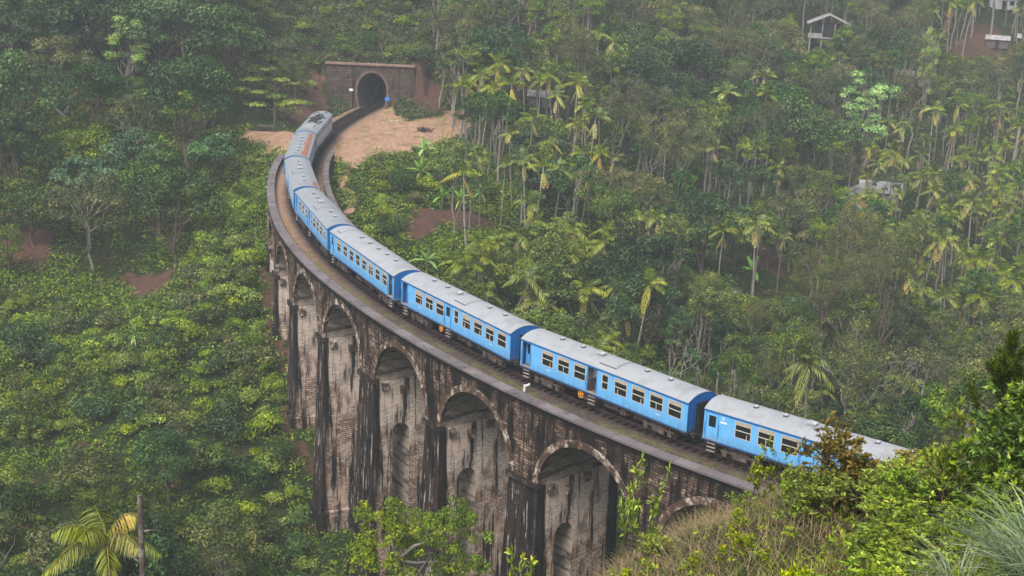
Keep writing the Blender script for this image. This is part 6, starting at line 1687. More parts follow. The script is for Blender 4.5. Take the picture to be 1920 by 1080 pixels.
0 3 7.8 180.2 12.7 4.6 1 1 3 23 1
12 2 14.5 221.2 15.6 0 1 2 1 23 0
5 0 15.1 205.2 17.3 6 1 2 1 23 9
11 4 19.8 224.9 14.9 0.7 1 2 1 23 3
11 3 25.3 85.4 9.2 5.6 2 2 3 21 8
10 5 0.6 158.8 8 2.9 1 1 2 17 9
12 8 83.2 250.3 13.4 0.8 0 1 1 24 10
0 6 83.4 235.1 11 4.2 0 2 1 24 9
6 6 -2.2 119.6 2.5 4.4 0 2 1 14 7
6 4 -24.3 246.4 2.1 1.5 2 1 1 26 2
9 9 46.1 139.2 6.2 0.7 2 1 0 18 12
0 5 69.4 220.2 11 2.6 0 2 1 3 9
11 5 44.7 103.6 8.8 0.9 2 1 1 18 5
3 6 35.8 266.2 16.8 3.2 1 2 0 2 5
2 2 -19.8 119 2.5 0.2 2 1 0 14 7
9 3 19.4 191.8 8.5 0.6 0 2 0 22 5
8 3 39.7 146.8 8.9 0.8 2 1 0 21 5
0 4 2.6 211.6 11.7 5.8 0 0 2 23 12
5 3 -10.3 217.7 18.5 5.7 1 2 1 0 12
0 5 24.6 230.1 13.5 0.8 1 2 0 20 5
3 6 -86.5 221.4 17.3 5.2 1 2 0 12 8
3 8 13.7 160.3 10.8 1.6 2 2 0 22 10
9 6 -61.8 161.4 6.4 4.9 2 2 0 10 6
10 9 70 233.5 6.8 3.2 0 1 1 3 0
3 5 -32.3 119.8 8.1 3.7 2 2 2 19 6
0 7 82.6 214.6 12.9 3.3 1 2 1 24 10
9 1 42 143 9.4 1.6 1 1 0 21 8
11 0 20.8 256.3 14.5 4.8 1 2 1 23 9
14 2 -58.9 142.5 1.7 1.1 0 2 0 13 7
5 7 113.3 297.6 18.4 3.4 1 1 1 4 0
7 5 -56 142 2.5 0.4 1 2 0 13 14
0 6 85.9 257.9 8.5 3.7 2 1 1 24 8
14 6 -41.4 107.5 1.6 5 2 2 0 19 6
6 9 15 107.9 2.7 4.9 0 2 3 16 9
9 6 12.5 230.4 9.8 5.3 1 1 1 23 0
3 9 15.1 164.2 11.6 1.4 2 2 0 22 10
8 5 44 292.1 10.4 1.1 2 2 0 2 0
4 5 -51.7 124.4 2.2 2.8 0 2 0 19 14
3 1 -60.1 191.9 12.3 2.2 0 1 3 12 8
9 0 72.9 216.4 8.9 2.4 1 2 1 3 0
12 1 58.3 290 13.8 5.2 0 1 2 2 3
8 3 6.1 248.4 12.5 1 0 1 2 23 12
12 1 11.4 245.8 16.7 2.1 1 2 2 23 11
9 1 -11.2 136.5 5.3 3.4 2 2 3 17 7
6 0 -31.4 234.8 2.4 2.7 0 0 3 26 4
7 3 -48.6 139 1.8 2.6 0 2 0 13 6
9 4 48.7 216.4 8.2 1.9 0 0 0 3 12
12 0 32.4 208.7 10.4 2.7 2 2 3 20 11
11 8 17.4 238.4 9.6 2.4 2 2 1 23 3
0 2 59.1 220.8 10.1 2.8 2 0 1 3 10
3 3 -53.4 218.6 13.9 5.3 0 1 1 12 9
12 9 35.2 123.9 12.9 4.3 0 1 3 21 11
9 6 8.8 106.7 5.2 0.5 2 2 1 14 6
0 2 77.7 218.7 13 5.2 1 2 3 24 9
7 1 -12.5 185.3 2.7 0.5 1 0 2 7 4
7 1 -38.3 152.4 1.5 4.9 2 1 1 11 4
11 4 51.6 190.6 15.1 2.4 1 1 3 3 10
5 6 -15.6 244.5 15.6 0.2 0 2 1 26 4
12 0 91 231.6 16.3 2.1 1 2 3 4 10
2 1 -26.2 236.5 3.5 6.1 1 0 1 26 4
0 6 22.8 208.2 10.9 4.7 0 2 0 20 12
11 8 7.8 171.3 14.7 5 1 2 3 23 10
0 8 16.5 171.8 10.2 5.5 2 2 0 22 10
11 7 58.2 153 10.4 3.2 2 1 2 18 9
4 9 -36.1 246.6 2.6 3.5 1 0 2 26 2
0 4 -6.6 198.7 13.1 4.7 1 1 0 23 11
9 6 -55.5 199.1 7.5 0.3 0 1 3 12 3
5 3 36.1 239.2 12.7 1.7 2 1 0 20 9
11 2 32.9 203.1 8.6 4.1 2 1 2 22 12
0 7 77.6 222.5 9.9 1.9 2 2 1 3 10
0 9 -2.9 207.9 11.9 0.6 0 1 0 23 9
0 0 65.9 160.5 12.7 5.1 1 2 2 18 8
7 4 16.8 113.3 2.2 5.7 0 2 3 16 9
2 5 -37.6 142.1 2.9 3.2 0 0 1 13 14
0 4 67.4 186 10.5 2.6 0 2 2 21 10
10 9 31 89 6.5 1.8 2 1 3 18 12
0 8 76.9 244 12.7 0.8 1 1 1 24 12
6 3 5.1 117.5 1.9 4.8 2 2 1 14 7
12 6 106 315.4 16.8 0 1 1 2 4 5
9 8 4.9 141.4 9 1.2 1 2 1 17 10
0 5 74.9 200.7 12.3 2 1 2 1 3 10
0 4 6 207.5 11.3 1 0 0 1 23 9
0 6 59.7 229.1 9.1 0.1 2 1 2 3 11
0 8 72.9 193.3 8.6 1.1 2 2 2 21 11
5 1 112.3 319.5 18.5 4.1 1 1 2 4 12
3 4 55.4 287.3 14.4 2.6 0 1 2 2 12
11 1 24 147.1 11.3 3.2 0 2 2 16 12
12 7 52.5 246.4 15.5 1.2 1 1 1 20 8
1 4 34.5 194.6 9.2 1 0 0 2 22 9
7 9 -59 153.1 1.5 4.2 2 2 0 13 4
5 8 45.9 107.3 11.1 0.5 2 1 1 18 13
9 7 -8.7 247.5 8.6 6.2 0 2 2 23 12
12 1 -4.6 259.8 13.2 5.1 0 2 1 26 11
8 7 41.9 184.9 10.8 1.7 2 1 1 22 12
14 2 -31.3 131.8 2.3 0.7 1 2 3 13 7
10 9 97 258.8 7.2 4.3 0 2 3 4 0
0 1 63.8 178.6 13.6 5.6 1 2 2 21 12
0 8 5.6 192.3 8.6 4.8 2 1 3 23 1
12 5 31.5 143.8 13.3 3.3 0 1 2 16 11
4 6 -61.6 150.2 2 0.9 0 2 0 13 6
7 2 -6.8 121.9 1.1 3.2 2 2 1 14 6
12 2 12.2 259.2 13.5 0.5 0 2 2 23 11
0 7 78.4 199.4 12.9 0.6 1 2 1 3 10
9 0 -44.5 241.7 9 0.6 1 2 0 26 4
12 0 86.2 264.3 13.9 5.2 0 0 3 5 8
6 9 -29.7 110.5 1.5 3.8 2 1 1 19 14
6 7 -43.2 223.1 2.2 0.7 0 0 2 15 4
2 8 -15.7 181 2.5 2.3 2 0 0 7 7
5 1 62.2 147 11.8 5.8 2 1 1 18 11
12 3 0.5 226.8 13.2 4.5 0 1 2 23 0
4 9 -51.7 136.6 1.9 6 0 2 0 13 7
3 6 2.6 265.5 10.9 4.1 2 2 2 23 5
14 9 -40 103.3 1.3 5.8 2 2 0 19 6
6 8 -1.5 130.9 1.8 1.9 2 2 1 14 7
9 2 -36.5 113.2 5.3 6.2 2 0 2 19 6
6 5 -14.3 140.5 1.4 3.5 2 2 0 17 7
10 8 -2 153 7.9 1.8 0 1 2 17 9
0 3 92 236.3 12.2 1.7 0 2 3 4 10
0 4 66.9 211.3 8.8 1.3 2 2 1 3 11
6 9 -36.5 162.6 2.4 5.5 0 1 0 9 7
0 4 97 264.4 12.2 4.4 0 1 3 4 12
6 5 -40.1 147.9 2.3 6.1 0 0 1 13 14
5 1 104.1 321.7 14.4 1.2 0 1 2 4 12
0 6 98.1 249.5 10.8 0.3 0 2 3 4 12
5 4 42.1 166 11.6 0 2 2 1 22 12
5 9 104.7 285.2 18 0.3 1 1 1 4 8
9 4 27.4 281.1 8.5 3.1 0 2 0 2 11
0 9 96.7 245.7 9.2 3.3 2 2 3 4 11
6 9 -41.7 220.9 2.3 5.8 0 0 2 15 4
0 1 81.6 266.8 10.6 2.4 0 0 3 5 12
10 8 79.8 196.7 6.5 5.2 2 2 1 21 0
0 1 101.5 264.8 10.8 1.1 0 1 1 4 10
0 8 64 200.1 9.1 5.2 2 2 1 3 10
7 9 -64.6 155.9 1.3 0.4 2 2 0 10 6
9 1 3.4 107.7 4.9 2.2 2 2 1 14 6
1 2 18.1 143 6.3 3.4 2 2 0 16 13
11 5 73.1 291 15.4 6 1 1 1 2 9
0 2 82.9 277 9.3 1.4 2 0 0 5 9
0 0 32.8 226.4 12.9 5.3 1 1 0 20 11
12 1 51.6 121.8 11.4 1.6 2 1 1 18 11
0 5 67.7 177.7 11.7 2.2 0 2 1 21 10
4 5 -18.5 256.7 2 3.9 0 2 1 26 6
6 6 1.2 115.9 2.3 1.7 0 2 1 14 7
12 7 43.3 282.2 13.4 2.3 0 2 0 2 5
0 6 7.9 175.7 11.7 4.8 0 2 3 23 11
6 6 -42.3 234.5 1.8 1.4 2 1 0 26 2
4 8 -30.7 246.6 1.9 0.6 0 0 2 26 2
13 3 20 139.2 7.7 5.3 2 2 0 16 11
3 2 -58.9 214 13.8 3.6 0 0 1 12 8
4 9 -28 135.8 2.1 1.1 0 2 1 13 2
7 5 7.8 114.5 1.5 3.1 2 2 1 14 9
0 1 66.9 170.9 12.4 4.2 1 2 1 21 9
12 6 82.7 286.4 14.1 0.1 0 1 2 5 11
0 2 42.1 241.2 11.7 0.8 0 0 0 20 5
9 4 8.6 145.8 8.6 5.9 0 2 1 17 10
12 9 29.1 207.6 15.4 4.1 1 2 0 20 9
2 6 -43.6 135.2 2.4 0.8 2 1 3 13 7
3 9 45 221.7 15.8 0.6 1 1 3 20 11
12 9 49 244 14.1 0.6 0 0 2 20 8
10 5 65.5 206.6 7.9 2.6 1 2 1 3 0
10 4 92.4 242.5 7.2 5.4 0 2 1 24 0
3 4 -72.2 210.9 13.2 6.2 0 1 0 12 9
6 8 -53.2 153.8 1.8 3.5 2 1 0 13 7
1 5 20.6 187.1 7.5 4.9 2 2 0 22 9
0 1 63.5 221.4 13.3 4.7 1 1 1 3 9
8 0 29.1 264.4 10.7 4.9 2 2 0 20 12
9 8 5.5 111.2 6.6 5.7 2 2 1 14 7
2 6 -25.2 115.9 3.2 3.5 1 2 0 14 6
8 3 58.6 138 8.9 4.3 2 1 1 18 13
11 4 97.3 316.5 9.1 1.6 2 1 2 5 5
7 5 -28.8 244 2 1.4 0 0 1 26 4
8 7 61.9 160.1 14 3.9 1 2 2 18 0
6 9 -35.9 139.3 3.4 5.5 1 1 1 13 14
0 9 79.2 207.8 9.7 0.8 2 2 1 3 12
5 2 87.2 304.5 13.6 2.9 0 1 2 5 12
3 5 -47.3 202.2 11.2 3.8 2 1 0 15 9
12 3 64.4 256.5 13.5 2.6 0 1 2 6 5
8 6 48.8 249.5 11.2 1.8 0 0 2 20 11
7 3 -31.8 129.8 2.2 5.1 0 2 3 13 14
4 6 -34 149.5 2.1 1.2 0 1 1 11 7
12 5 98.8 253.9 11.2 3.5 2 2 3 4 5
3 3 20.3 221.4 16.7 3.6 1 2 1 23 11
8 7 -31.3 102.2 9.8 5.6 2 1 3 19 3
11 9 48.9 254.8 11.4 3.6 0 0 2 20 12
6 0 -13.1 155.6 1.8 0.8 2 2 0 17 7
7 8 -8 157.1 2.5 4.8 1 1 2 17 0
6 5 -37.3 237 3.1 5.4 1 1 0 26 4
0 8 79 280.9 13.6 2.8 1 1 0 5 11
12 9 27.4 129.5 13.7 2.7 0 0 2 16 8
0 8 61.4 231.8 8.1 5.1 2 1 2 3 10
5 6 52.2 237.3 16.5 5.2 1 0 1 20 11
5 8 62.5 152.6 15.1 5.1 0 2 2 18 11
5 7 28.4 152.2 11.5 1.4 2 1 3 22 13
0 2 73.1 250.5 8.5 0.4 2 0 3 24 11
6 3 -7 137.8 1.9 5.6 2 2 3 17 7
5 0 56.7 149.6 13.2 0.8 2 1 2 18 11
11 0 32.2 217.8 12.1 1.3 0 1 0 20 12
12 6 69.4 246.7 10.9 4.3 2 0 1 6 5
10 0 5.6 138 6.6 4.7 0 2 1 17 9
5 0 82.9 308.8 14.3 1.1 0 2 2 5 8
12 1 46 175.4 12 1.6 2 2 1 22 5
7 1 -34.6 142 2.1 0.8 0 1 1 13 14
12 7 79.1 246.7 14.5 4.6 0 1 1 24 0
10 0 13 155.4 8.1 3.9 1 2 1 17 3
7 6 -34.7 146.9 1.7 4 2 1 1 11 6
2 0 -38.8 234.4 2.2 1.3 2 1 0 26 6
0 9 47.4 192.2 9 4 2 1 3 3 11
5 8 12.8 209 12.6 0.6 2 1 1 23 0
4 6 -23.9 237.4 2.4 4.7 1 1 1 26 2
8 7 41.9 276.2 12.5 4.4 0 2 0 2 9
0 2 80.3 220.4 9.1 3.5 2 2 1 3 10
7 4 -43.7 142.4 1.5 0 2 0 3 13 6
9 5 15.4 100 5.5 0.1 2 2 3 16 6
9 0 32.4 138.7 6.3 2.9 2 0 1 16 5
6 1 -23.8 118.4 3.3 5.5 1 2 0 14 7
5 9 86.1 294.6 15.9 5.8 0 1 2 5 0
11 8 83.9 271.9 9.4 0.3 2 0 3 5 12
10 1 -3.7 143.9 6 3 2 0 3 17 9
4 0 -45.9 235.1 1.8 4.8 0 2 0 26 6
5 7 -8.8 236.5 13.6 3.9 0 2 2 23 12
11 0 40.9 109.8 9.1 1.5 2 1 3 18 5
7 6 -4.9 118.5 1.8 3.7 0 2 1 14 6
0 4 62.7 224.5 9 1.3 2 1 1 3 10
3 7 53.3 251.2 11.9 4.1 2 0 1 20 12
7 5 -23.6 125.7 2.6 5.4 1 2 0 14 6
11 3 -5.7 186.6 13.5 6.2 0 1 0 23 9
9 9 -6.2 134.1 6.4 3.3 2 2 3 17 7
9 3 53.5 266.4 6.1 5.8 2 1 3 2 12
11 5 28.6 244.9 9.1 2.2 2 2 0 20 9
10 8 8.4 156.6 9 1.7 1 2 1 17 9
0 6 68 239.1 9.4 5.6 2 1 1 6 5
5 9 66.4 276.5 13.9 5.5 0 1 1 2 9
11 2 41.6 251.1 10.4 1.9 2 1 0 20 5
10 1 4.6 164.7 7.5 1.2 0 2 1 17 9
4 3 -30.8 151.6 1.4 0.7 2 1 3 9 6
10 9 6.1 149.2 6.4 3.8 2 2 1 17 9
0 1 10.5 182.5 8.6 4.3 2 2 3 23 8
12 3 68.8 266 11 1.4 2 1 0 24 3
9 3 51.6 278.6 6.9 4.8 2 1 0 2 5
12 6 -7.4 221.2 11.7 4.9 2 1 0 23 8
11 0 61.6 246 13.9 3.3 1 0 2 6 0
10 0 87.1 216.8 6.9 3.5 0 2 1 3 0
6 7 12.8 123 2.5 0.6 0 2 0 16 7
0 3 1.2 191.5 11 5.5 0 0 3 23 11
11 1 35.3 145.7 9.6 0.6 2 1 1 16 12
10 8 9.6 166.1 8 3.8 1 2 1 17 0
5 0 42.6 149.3 14.4 4.8 0 1 0 21 8
0 7 64 171.4 10.2 1.8 2 2 1 21 11
14 4 -31.4 126.9 1.2 0.1 2 2 1 19 4
9 8 25.9 170.5 5.7 1.7 2 1 0 22 0
5 9 70.9 274.3 11.2 5.3 2 1 2 24 9
4 9 -45.1 228.2 2.3 4.2 0 1 2 15 6
6 4 -56.1 136.2 1.6 2 2 2 0 13 7
10 4 5.8 151.9 5.9 2.1 2 2 1 17 9
6 4 -46 140.5 3.1 3.3 1 1 0 13 7
5 8 102.5 326.9 15.2 4.6 0 2 2 4 11
0 7 64.9 195 9.2 3.9 2 2 1 3 10
1 6 39.8 136.4 10.4 0.3 1 1 3 21 13
9 5 68.9 199.5 6.5 2.1 2 2 2 21 12
10 7 2.4 139.4 6.7 5.8 0 1 3 17 9
11 7 78.6 310.2 12.4 5.6 0 2 1 2 5
2 9 -27.9 124.5 3.5 3.8 1 2 0 14 7
0 1 100.1 257.6 9.1 2.8 2 2 3 4 10
12 3 61.3 264.8 13.5 2.1 0 0 1 2 9
6 8 12.9 119.7 2.7 4.2 0 2 0 16 7
9 0 64.4 182.1 8.1 2 0 2 2 21 0
11 4 42.7 123.4 13 0.9 0 1 0 18 5
13 5 31.7 155 8.6 3.5 2 1 2 16 5
7 0 -34.4 242.1 2.1 0.8 0 0 0 26 4
10 4 58.9 185.8 7.7 2.1 0 2 2 21 0
7 8 -17.6 179.5 2.4 0.5 1 1 0 7 2
5 7 61.5 287 13.3 3 2 0 2 2 12
9 5 -0.7 155.5 7 2.5 2 1 2 17 10
5 1 117.1 321.3 11.8 2 2 1 1 4 12
6 9 -53.9 128.9 2.3 1.5 0 2 0 13 4
11 3 34.2 283.6 11.4 1.1 0 2 0 2 5
10 5 68.4 207.6 8.4 3.1 1 2 1 3 0
11 2 74 270.7 9.6 5.6 2 0 2 24 5
0 6 79.9 215.9 11.4 3.9 0 2 1 3 9
10 5 90.1 247.3 5.9 1.9 2 2 1 24 0
9 5 77.8 287 9.7 6.2 1 1 0 5 8
6 8 -26.9 239.8 2.7 2.5 0 0 1 26 4
0 5 63.6 243 11.8 0.7 0 0 1 6 10
6 5 -42.6 133 3.1 5.3 1 1 3 13 2
9 1 31 186.7 9.5 0.9 1 1 0 22 11
12 9 20.1 163 15.4 5.8 1 2 0 22 0
12 9 90.2 322.6 16.5 2.3 1 2 2 5 5
7 1 -8.5 135.8 1.9 3.6 0 2 2 14 6
0 1 61.3 166.7 12 4.3 0 2 1 21 10
11 9 82.5 282.3 13.1 0.3 0 0 0 5 0
12 7 8.3 261.1 13.6 3.6 0 2 2 23 0
14 7 -21.8 114.2 2.2 2.3 1 2 0 14 6
8 2 51.9 142.9 14.2 3.7 1 0 2 18 12
14 6 -21 111.7 2.3 4.8 1 2 0 14 2
6 1 -52.9 126.9 2.7 0.3 0 2 0 19 4
5 9 38.9 96.3 16.5 5.8 1 0 1 18 9
11 4 0.6 178.9 11.3 5 0 1 3 23 1
0 5 17.9 166.9 13.3 3.4 1 2 0 22 3
5 1 77 314.2 11.7 4.3 2 1 2 2 3
11 5 19.6 135.1 13 1.6 0 2 0 16 13
5 4 96.1 255.5 12.3 1.1 2 2 3 4 12
9 6 1.2 200.3 7.9 5.3 0 1 3 23 1
11 4 78.6 251 10.9 2.5 2 1 1 24 10
5 6 26 221.2 12.4 5.6 2 2 0 20 9
3 7 -36.1 93.8 7.6 4.6 2 2 0 19 9
9 0 58.1 267.8 6.1 2.1 2 0 3 2 12
9 3 10.3 186.9 7.6 5.1 0 2 3 23 8
11 9 70.5 187.9 10 1.5 2 2 2 21 0
5 0 46.3 124 15.1 1.1 0 0 2 18 11
9 2 -76.6 190.4 8.2 5.2 0 2 0 10 3
7 4 -54.5 151.8 1.4 0.9 2 2 0 13 6
2 1 -15.4 162.6 2.1 5 2 1 3 7 7
0 7 89.9 227.6 9.4 0.5 2 2 1 24 10
8 6 -10.7 224.3 10.8 0 2 1 2 1 9
5 8 78.7 306 16.6 1.1 1 2 1 2 11
6 3 -35.7 160.5 1.7 4.5 2 1 0 9 7
10 4 -4 147.1 7.7 1.3 0 0 2 17 9
5 0 20.5 247.7 16.2 1.8 1 2 1 23 0
5 8 48.2 282 14.1 3.1 0 1 0 2 11
8 2 -69.8 222.2 13.2 5.7 1 1 2 12 3
6 6 -45.6 110.1 1.8 3.3 2 2 0 19 9
13 1 45.6 128.3 11.4 2.8 0 0 0 18 5
11 6 71.1 254.4 9.1 6 2 0 3 24 0
0 5 7.6 165 8.9 3.3 2 2 1 17 10
5 9 46.1 186.1 15.8 3.4 0 1 3 3 9
10 0 6.2 159.6 8.6 3.2 1 2 1 17 0
11 3 34.8 229.5 12.9 0.9 0 1 0 20 3
3 3 71.3 308.8 15.3 2 1 1 2 2 11
0 1 54.8 166.5 11.3 3 0 1 2 21 10
11 1 52.5 225.4 13.9 1.2 1 1 2 3 5
9 7 9.5 140.3 9.1 5.8 1 2 1 17 10
12 7 50.1 155.5 14.8 2.1 1 1 2 21 13
6 4 -20 254.2 3 1.2 1 1 1 26 4
9 4 -38.9 91.4 6.2 2.6 2 2 0 19 3
9 5 -12.8 254.4 6.3 3.6 2 2 1 26 4
9 1 1.2 204.9 6.7 3.8 2 0 3 23 0
3 8 24.2 278.2 16.7 4.5 1 2 0 2 9
3 1 -66.5 209.9 16.1 0.5 1 1 0 12 9
7 4 -61 146.3 2.6 6 1 2 0 13 6
10 3 58.8 192.6 8 3.2 1 2 3 3 0
5 3 21 269 16.4 5.8 1 2 2 23 11
11 1 33.7 133.5 9.8 1.1 2 1 1 16 5
6 9 -40.5 246.8 2 3.7 2 1 0 26 4
7 8 -21.3 243.1 2.8 1.8 1 1 1 26 6
8 3 25.4 255.2 13.8 1.8 1 2 0 20 11
6 4 10.5 118.5 1.5 5.6 2 2 0 16 7
5 4 54.5 299.1 14.2 4.5 0 1 2 2 12
2 9 -33.4 246.6 2.6 0.2 0 0 2 26 4
0 1 2.9 230.3 10.4 2.7 0 1 2 23 9
12 0 75.4 228.3 12.9 4.2 0 2 3 24 10
9 9 51.3 184 7.4 1.9 0 2 2 21 0
12 9 116 317.5 12.1 2.5 2 1 1 4 5
7 1 -32.5 137.1 1.8 3.6 0 1 1 13 2
10 8 87.7 229.5 6.5 2 2 2 1 24 0
8 2 -41.7 100.1 8.7 3.6 2 2 0 19 14
4 7 -40.1 231.7 2.7 1.7 1 1 2 15 2
9 6 15.8 124.7 7.2 2.6 2 2 0 16 6
0 3 106.9 295.2 13.5 5.3 1 1 1 4 5
0 3 60.3 173.6 12.3 2.5 1 2 2 21 9
0 4 56.6 202.2 9.9 2.9 2 1 1 3 10
3 1 25.3 179 13.5 5.7 0 1 0 22 11
8 8 -25 109.4 10.1 1.6 2 2 1 19 6
11 3 65.6 249.9 11.7 5.9 0 0 2 6 12
14 0 -51.5 131.5 1.2 4.3 2 2 0 13 4
14 1 -44 128.9 1.7 3.4 0 2 3 13 2
12 3 59.7 302 16.6 1.9 1 1 2 2 8
9 5 55.7 194.3 9.7 4.5 1 2 3 3 0
11 2 111.2 310.1 13.4 0 0 1 2 4 0
5 9 63.1 156.1 12.6 0.5 2 2 2 18 8
7 3 -32.2 147.9 2.4 5.9 1 1 1 11 14
4 3 -29.9 241.2 1.5 6.2 2 0 1 26 7
4 4 -44.9 147.7 1.3 3.2 2 0 0 13 14
14 2 -42.2 113.3 0.9 1.6 2 1 0 19 9
11 0 71 287.8 14.6 1.2 1 1 1 2 5
7 7 -30.1 143.2 1.6 1.6 2 2 1 11 2
0 2 10.3 196 13.2 0.8 1 1 1 23 12
6 9 -32 134.5 2 1.3 2 2 1 13 7
6 5 -41.8 169.1 1.7 0.2 2 1 1 11 14
9 2 1.7 152.4 9.3 0.2 1 1 1 17 10
9 9 -70.7 177.2 8.2 0.8 0 2 0 10 3
11 0 36 223.3 11 4.7 2 1 0 20 9
8 0 115.6 306.2 11.4 5.4 0 1 1 4 0
11 4 -0.8 259.7 12.7 2.9 0 2 2 23 12
7 4 -28.1 140.5 2.5 0.9 1 2 1 13 4
7 1 -55 147.8 1.7 4.8 2 2 0 13 2
14 6 -51.6 151.9 1.3 5.5 2 1 0 13 7
12 1 79.2 241.1 13.5 2.7 0 1 1 24 0
11 4 58.9 143.2 13.4 3.9 0 1 1 18 9
14 6 -38.3 136.4 1.7 5.1 0 1 3 13 6
0 0 72.4 209 9.5 4.4 2 2 1 3 10
12 7 91.8 250.4 12.5 3 0 2 3 4 11
2 4 -19.1 113.5 3 0.2 0 1 3 14 6
7 9 -34.9 228.4 1.5 5.9 2 1 2 8 6
10 4 65.9 175 6 4.5 2 2 1 21 0
0 5 6.7 196.5 10.8 5 0 1 3 23 1
0 2 58.7 257.4 10.5 1.1 0 1 3 2 12
4 8 -31.8 231.6 1.6 1.4 2 1 3 26 6
10 1 95.5 241.8 7.7 1 0 2 3 4 0
6 2 -28.8 133 2 0.5 2 2 1 13 7
0 5 97.2 309.5 12.9 5.9 1 1 2 4 12
11 8 72.5 263.5 15.8 6.1 1 0 2 24 8
9 2 16.4 116.5 6.8 4.4 2 2 3 16 7
10 6 50.5 149.7 7.8 4.9 0 0 1 21 8
11 1 -0 236 9.9 2.8 2 1 2 23 12
12 6 18.7 208.8 11 3.3 2 2 1 23 5
6 7 -34.2 165.6 2.3 4.6 0 0 0 9 7
9 0 9.3 111 5.9 6 2 2 0 16 7
5 1 51.6 232 11.9 3.4 2 1 1 20 10
5 4 94.6 306.1 17.7 2.4 1 1 2 5 0
4 0 -48.4 241.9 1.6 1.7 2 2 0 26 7
8 8 44.6 204.9 13 6 0 1 0 3 0
2 2 -48.6 151.1 3.2 0 0 1 0 13 4
6 7 -27.1 119 3.2 4.8 1 2 1 19 7
0 0 56.5 182.4 12.7 0.8 1 2 1 3 10
6 9 -41.8 225.1 1.9 3.9 2 0 2 15 4
2 7 -21.8 246.4 2.4 6.1 2 1 1 26 6
0 3 86.8 248.5 13 5.5 1 1 3 4 10
9 8 11.5 126.8 4.9 3.9 2 2 0 16 7
6 0 -27.6 249.7 3.2 5.9 1 1 2 26 4
11 1 -13.2 235.6 13.1 6.1 0 2 1 26 4
10 0 72 228.9 5.6 3.5 2 2 1 3 12
12 0 29.5 81.7 11.8 2.9 2 0 0 18 5
9 8 73.5 181.2 7.2 4.9 2 2 2 18 11
6 2 -37.4 244.1 1.9 5.2 2 1 0 26 4
8 1 95.9 275.6 9.8 2.1 2 0 3 4 0
5 8 37.3 133.4 11.4 6.1 2 1 0 21 11
7 8 -24.9 135.6 2.1 2.4 0 2 1 13 4
0 0 10.3 190.9 10 1.1 2 1 3 23 1
9 0 2.8 186.4 9.6 4.8 1 1 3 23 0
10 0 -4.1 149.7 8.5 2.4 1 0 2 17 9
5 6 25 202.8 16.1 4.8 1 2 0 20 0
10 0 10.2 154 6.8 1.1 0 2 1 17 9
8 7 24.5 132 11.6 4.7 0 0 0 16 12
12 9 34.4 276.6 15.8 5.1 1 2 0 2 9
0 4 56.9 282.2 11 2.5 0 0 2 2 11
5 0 107.8 319.9 16 4.3 0 1 2 4 12
7 6 -28.6 126.8 1.4 0.2 2 2 1 19 2
0 5 57.3 196.8 9.1 1.1 2 1 1 3 9
9 5 -8.6 227.8 9.8 2.4 1 1 0 23 12
11 5 38.3 122 13.5 3.2 0 1 3 21 12
6 0 -4.3 137.1 2.4 4.4 0 2 3 17 9
6 8 1.6 112.3 2.3 2.6 0 2 1 14 7
12 2 63.5 306.6 13 2.4 0 1 2 2 9
12 5 82.1 207.6 13.3 3.8 0 2 1 3 0
1 7 37.7 169 7.7 6.2 2 1 3 22 9
0 1 54.2 208.9 9.1 0.7 2 0 1 3 10
0 3 -2.4 203.9 11.8 4.7 0 0 0 23 9
10 6 67.1 189.7 6.3 0.1 2 2 2 21 0
10 6 94.3 252.7 6.4 2.5 2 2 3 4 5
10 2 66 227.5 5.8 2.8 2 1 1 3 12
6 1 -47.3 126.2 3.3 6.2 1 2 2 19 7
4 7 -61.6 153.5 2.3 5.4 0 2 0 10 6
5 7 94.9 324.7 11.6 4 2 1 2 5 8
0 4 -2 176.6 9 5.3 2 1 1 7 11
0 8 52.7 172.2 12.1 3.8 0 2 2 21 10
7 1 -48.9 141.3 2.2 1.7 0 1 0 13 2
10 6 72.8 204.3 7.9 0.4 1 2 1 3 0
11 0 47.8 296.3 13.3 1.1 0 2 0 2 0
1 2 41.2 131.4 8.2 1.6 0 2 0 18 5
9 1 71.6 173 9.4 0.5 1 2 2 18 10
6 4 -29 237.1 1.7 3.5 2 0 3 26 2
7 9 6.4 124.2 1.5 1.2 2 2 1 14 6
11 7 -7.2 191.6 11 1.8 2 1 1 1 0
6 3 3.2 131.9 2.2 3 0 2 3 17 7
1 4 23.2 194.2 6.7 6.2 2 2 0 22 9
7 3 -53.1 150.2 1.4 5.8 2 2 0 13 4
11 0 -4.6 245.3 9.6 2.4 2 2 2 23 12
6 6 -46.4 130.4 1.6 4 2 2 0 13 14
14 4 -37.7 147.7 1.7 0.7 0 1 1 13 4
0 5 48 292 11.6 5.6 0 2 0 2 11
8 9 27.3 88.8 8.8 0.4 2 2 0 18 10
7 8 -27.9 143.2 1.6 1.5 2 2 1 11 2
10 9 -0 149.9 8.9 0.7 1 1 1 17 9
9 4 -8.1 181.4 7.2 2.2 2 0 1 7 4
7 5 -11.7 178.8 2.7 5.9 1 0 3 7 2
0 2 84.6 224.9 9 1.1 2 2 1 24 10
4 6 -32.3 243.6 1.9 3.8 0 0 2 26 7
7 6 -52 133.9 1.4 3.3 2 2 0 13 14
7 7 -27.8 122 2.2 5.3 0 2 1 19 2
12 2 48.2 160 14.9 4.8 1 1 2 21 11
6 1 -19.2 244.4 1.6 5.9 2 1 1 26 7
7 3 -24.7 120.5 1.9 2 0 2 0 14 6
10 2 54.4 205.3 7.3 0.1 0 1 3 3 0
6 9 -40.7 213.5 3.4 4.1 1 0 2 15 4
10 7 74.3 231.2 6.1 4.1 2 2 1 3 12
7 7 11.7 129.7 1.8 0.7 0 2 0 16 6
8 3 -2.4 254.3 14.9 0.3 1 2 2 23 0
10 9 93.1 239.1 6.7 2.4 0 2 1 24 0
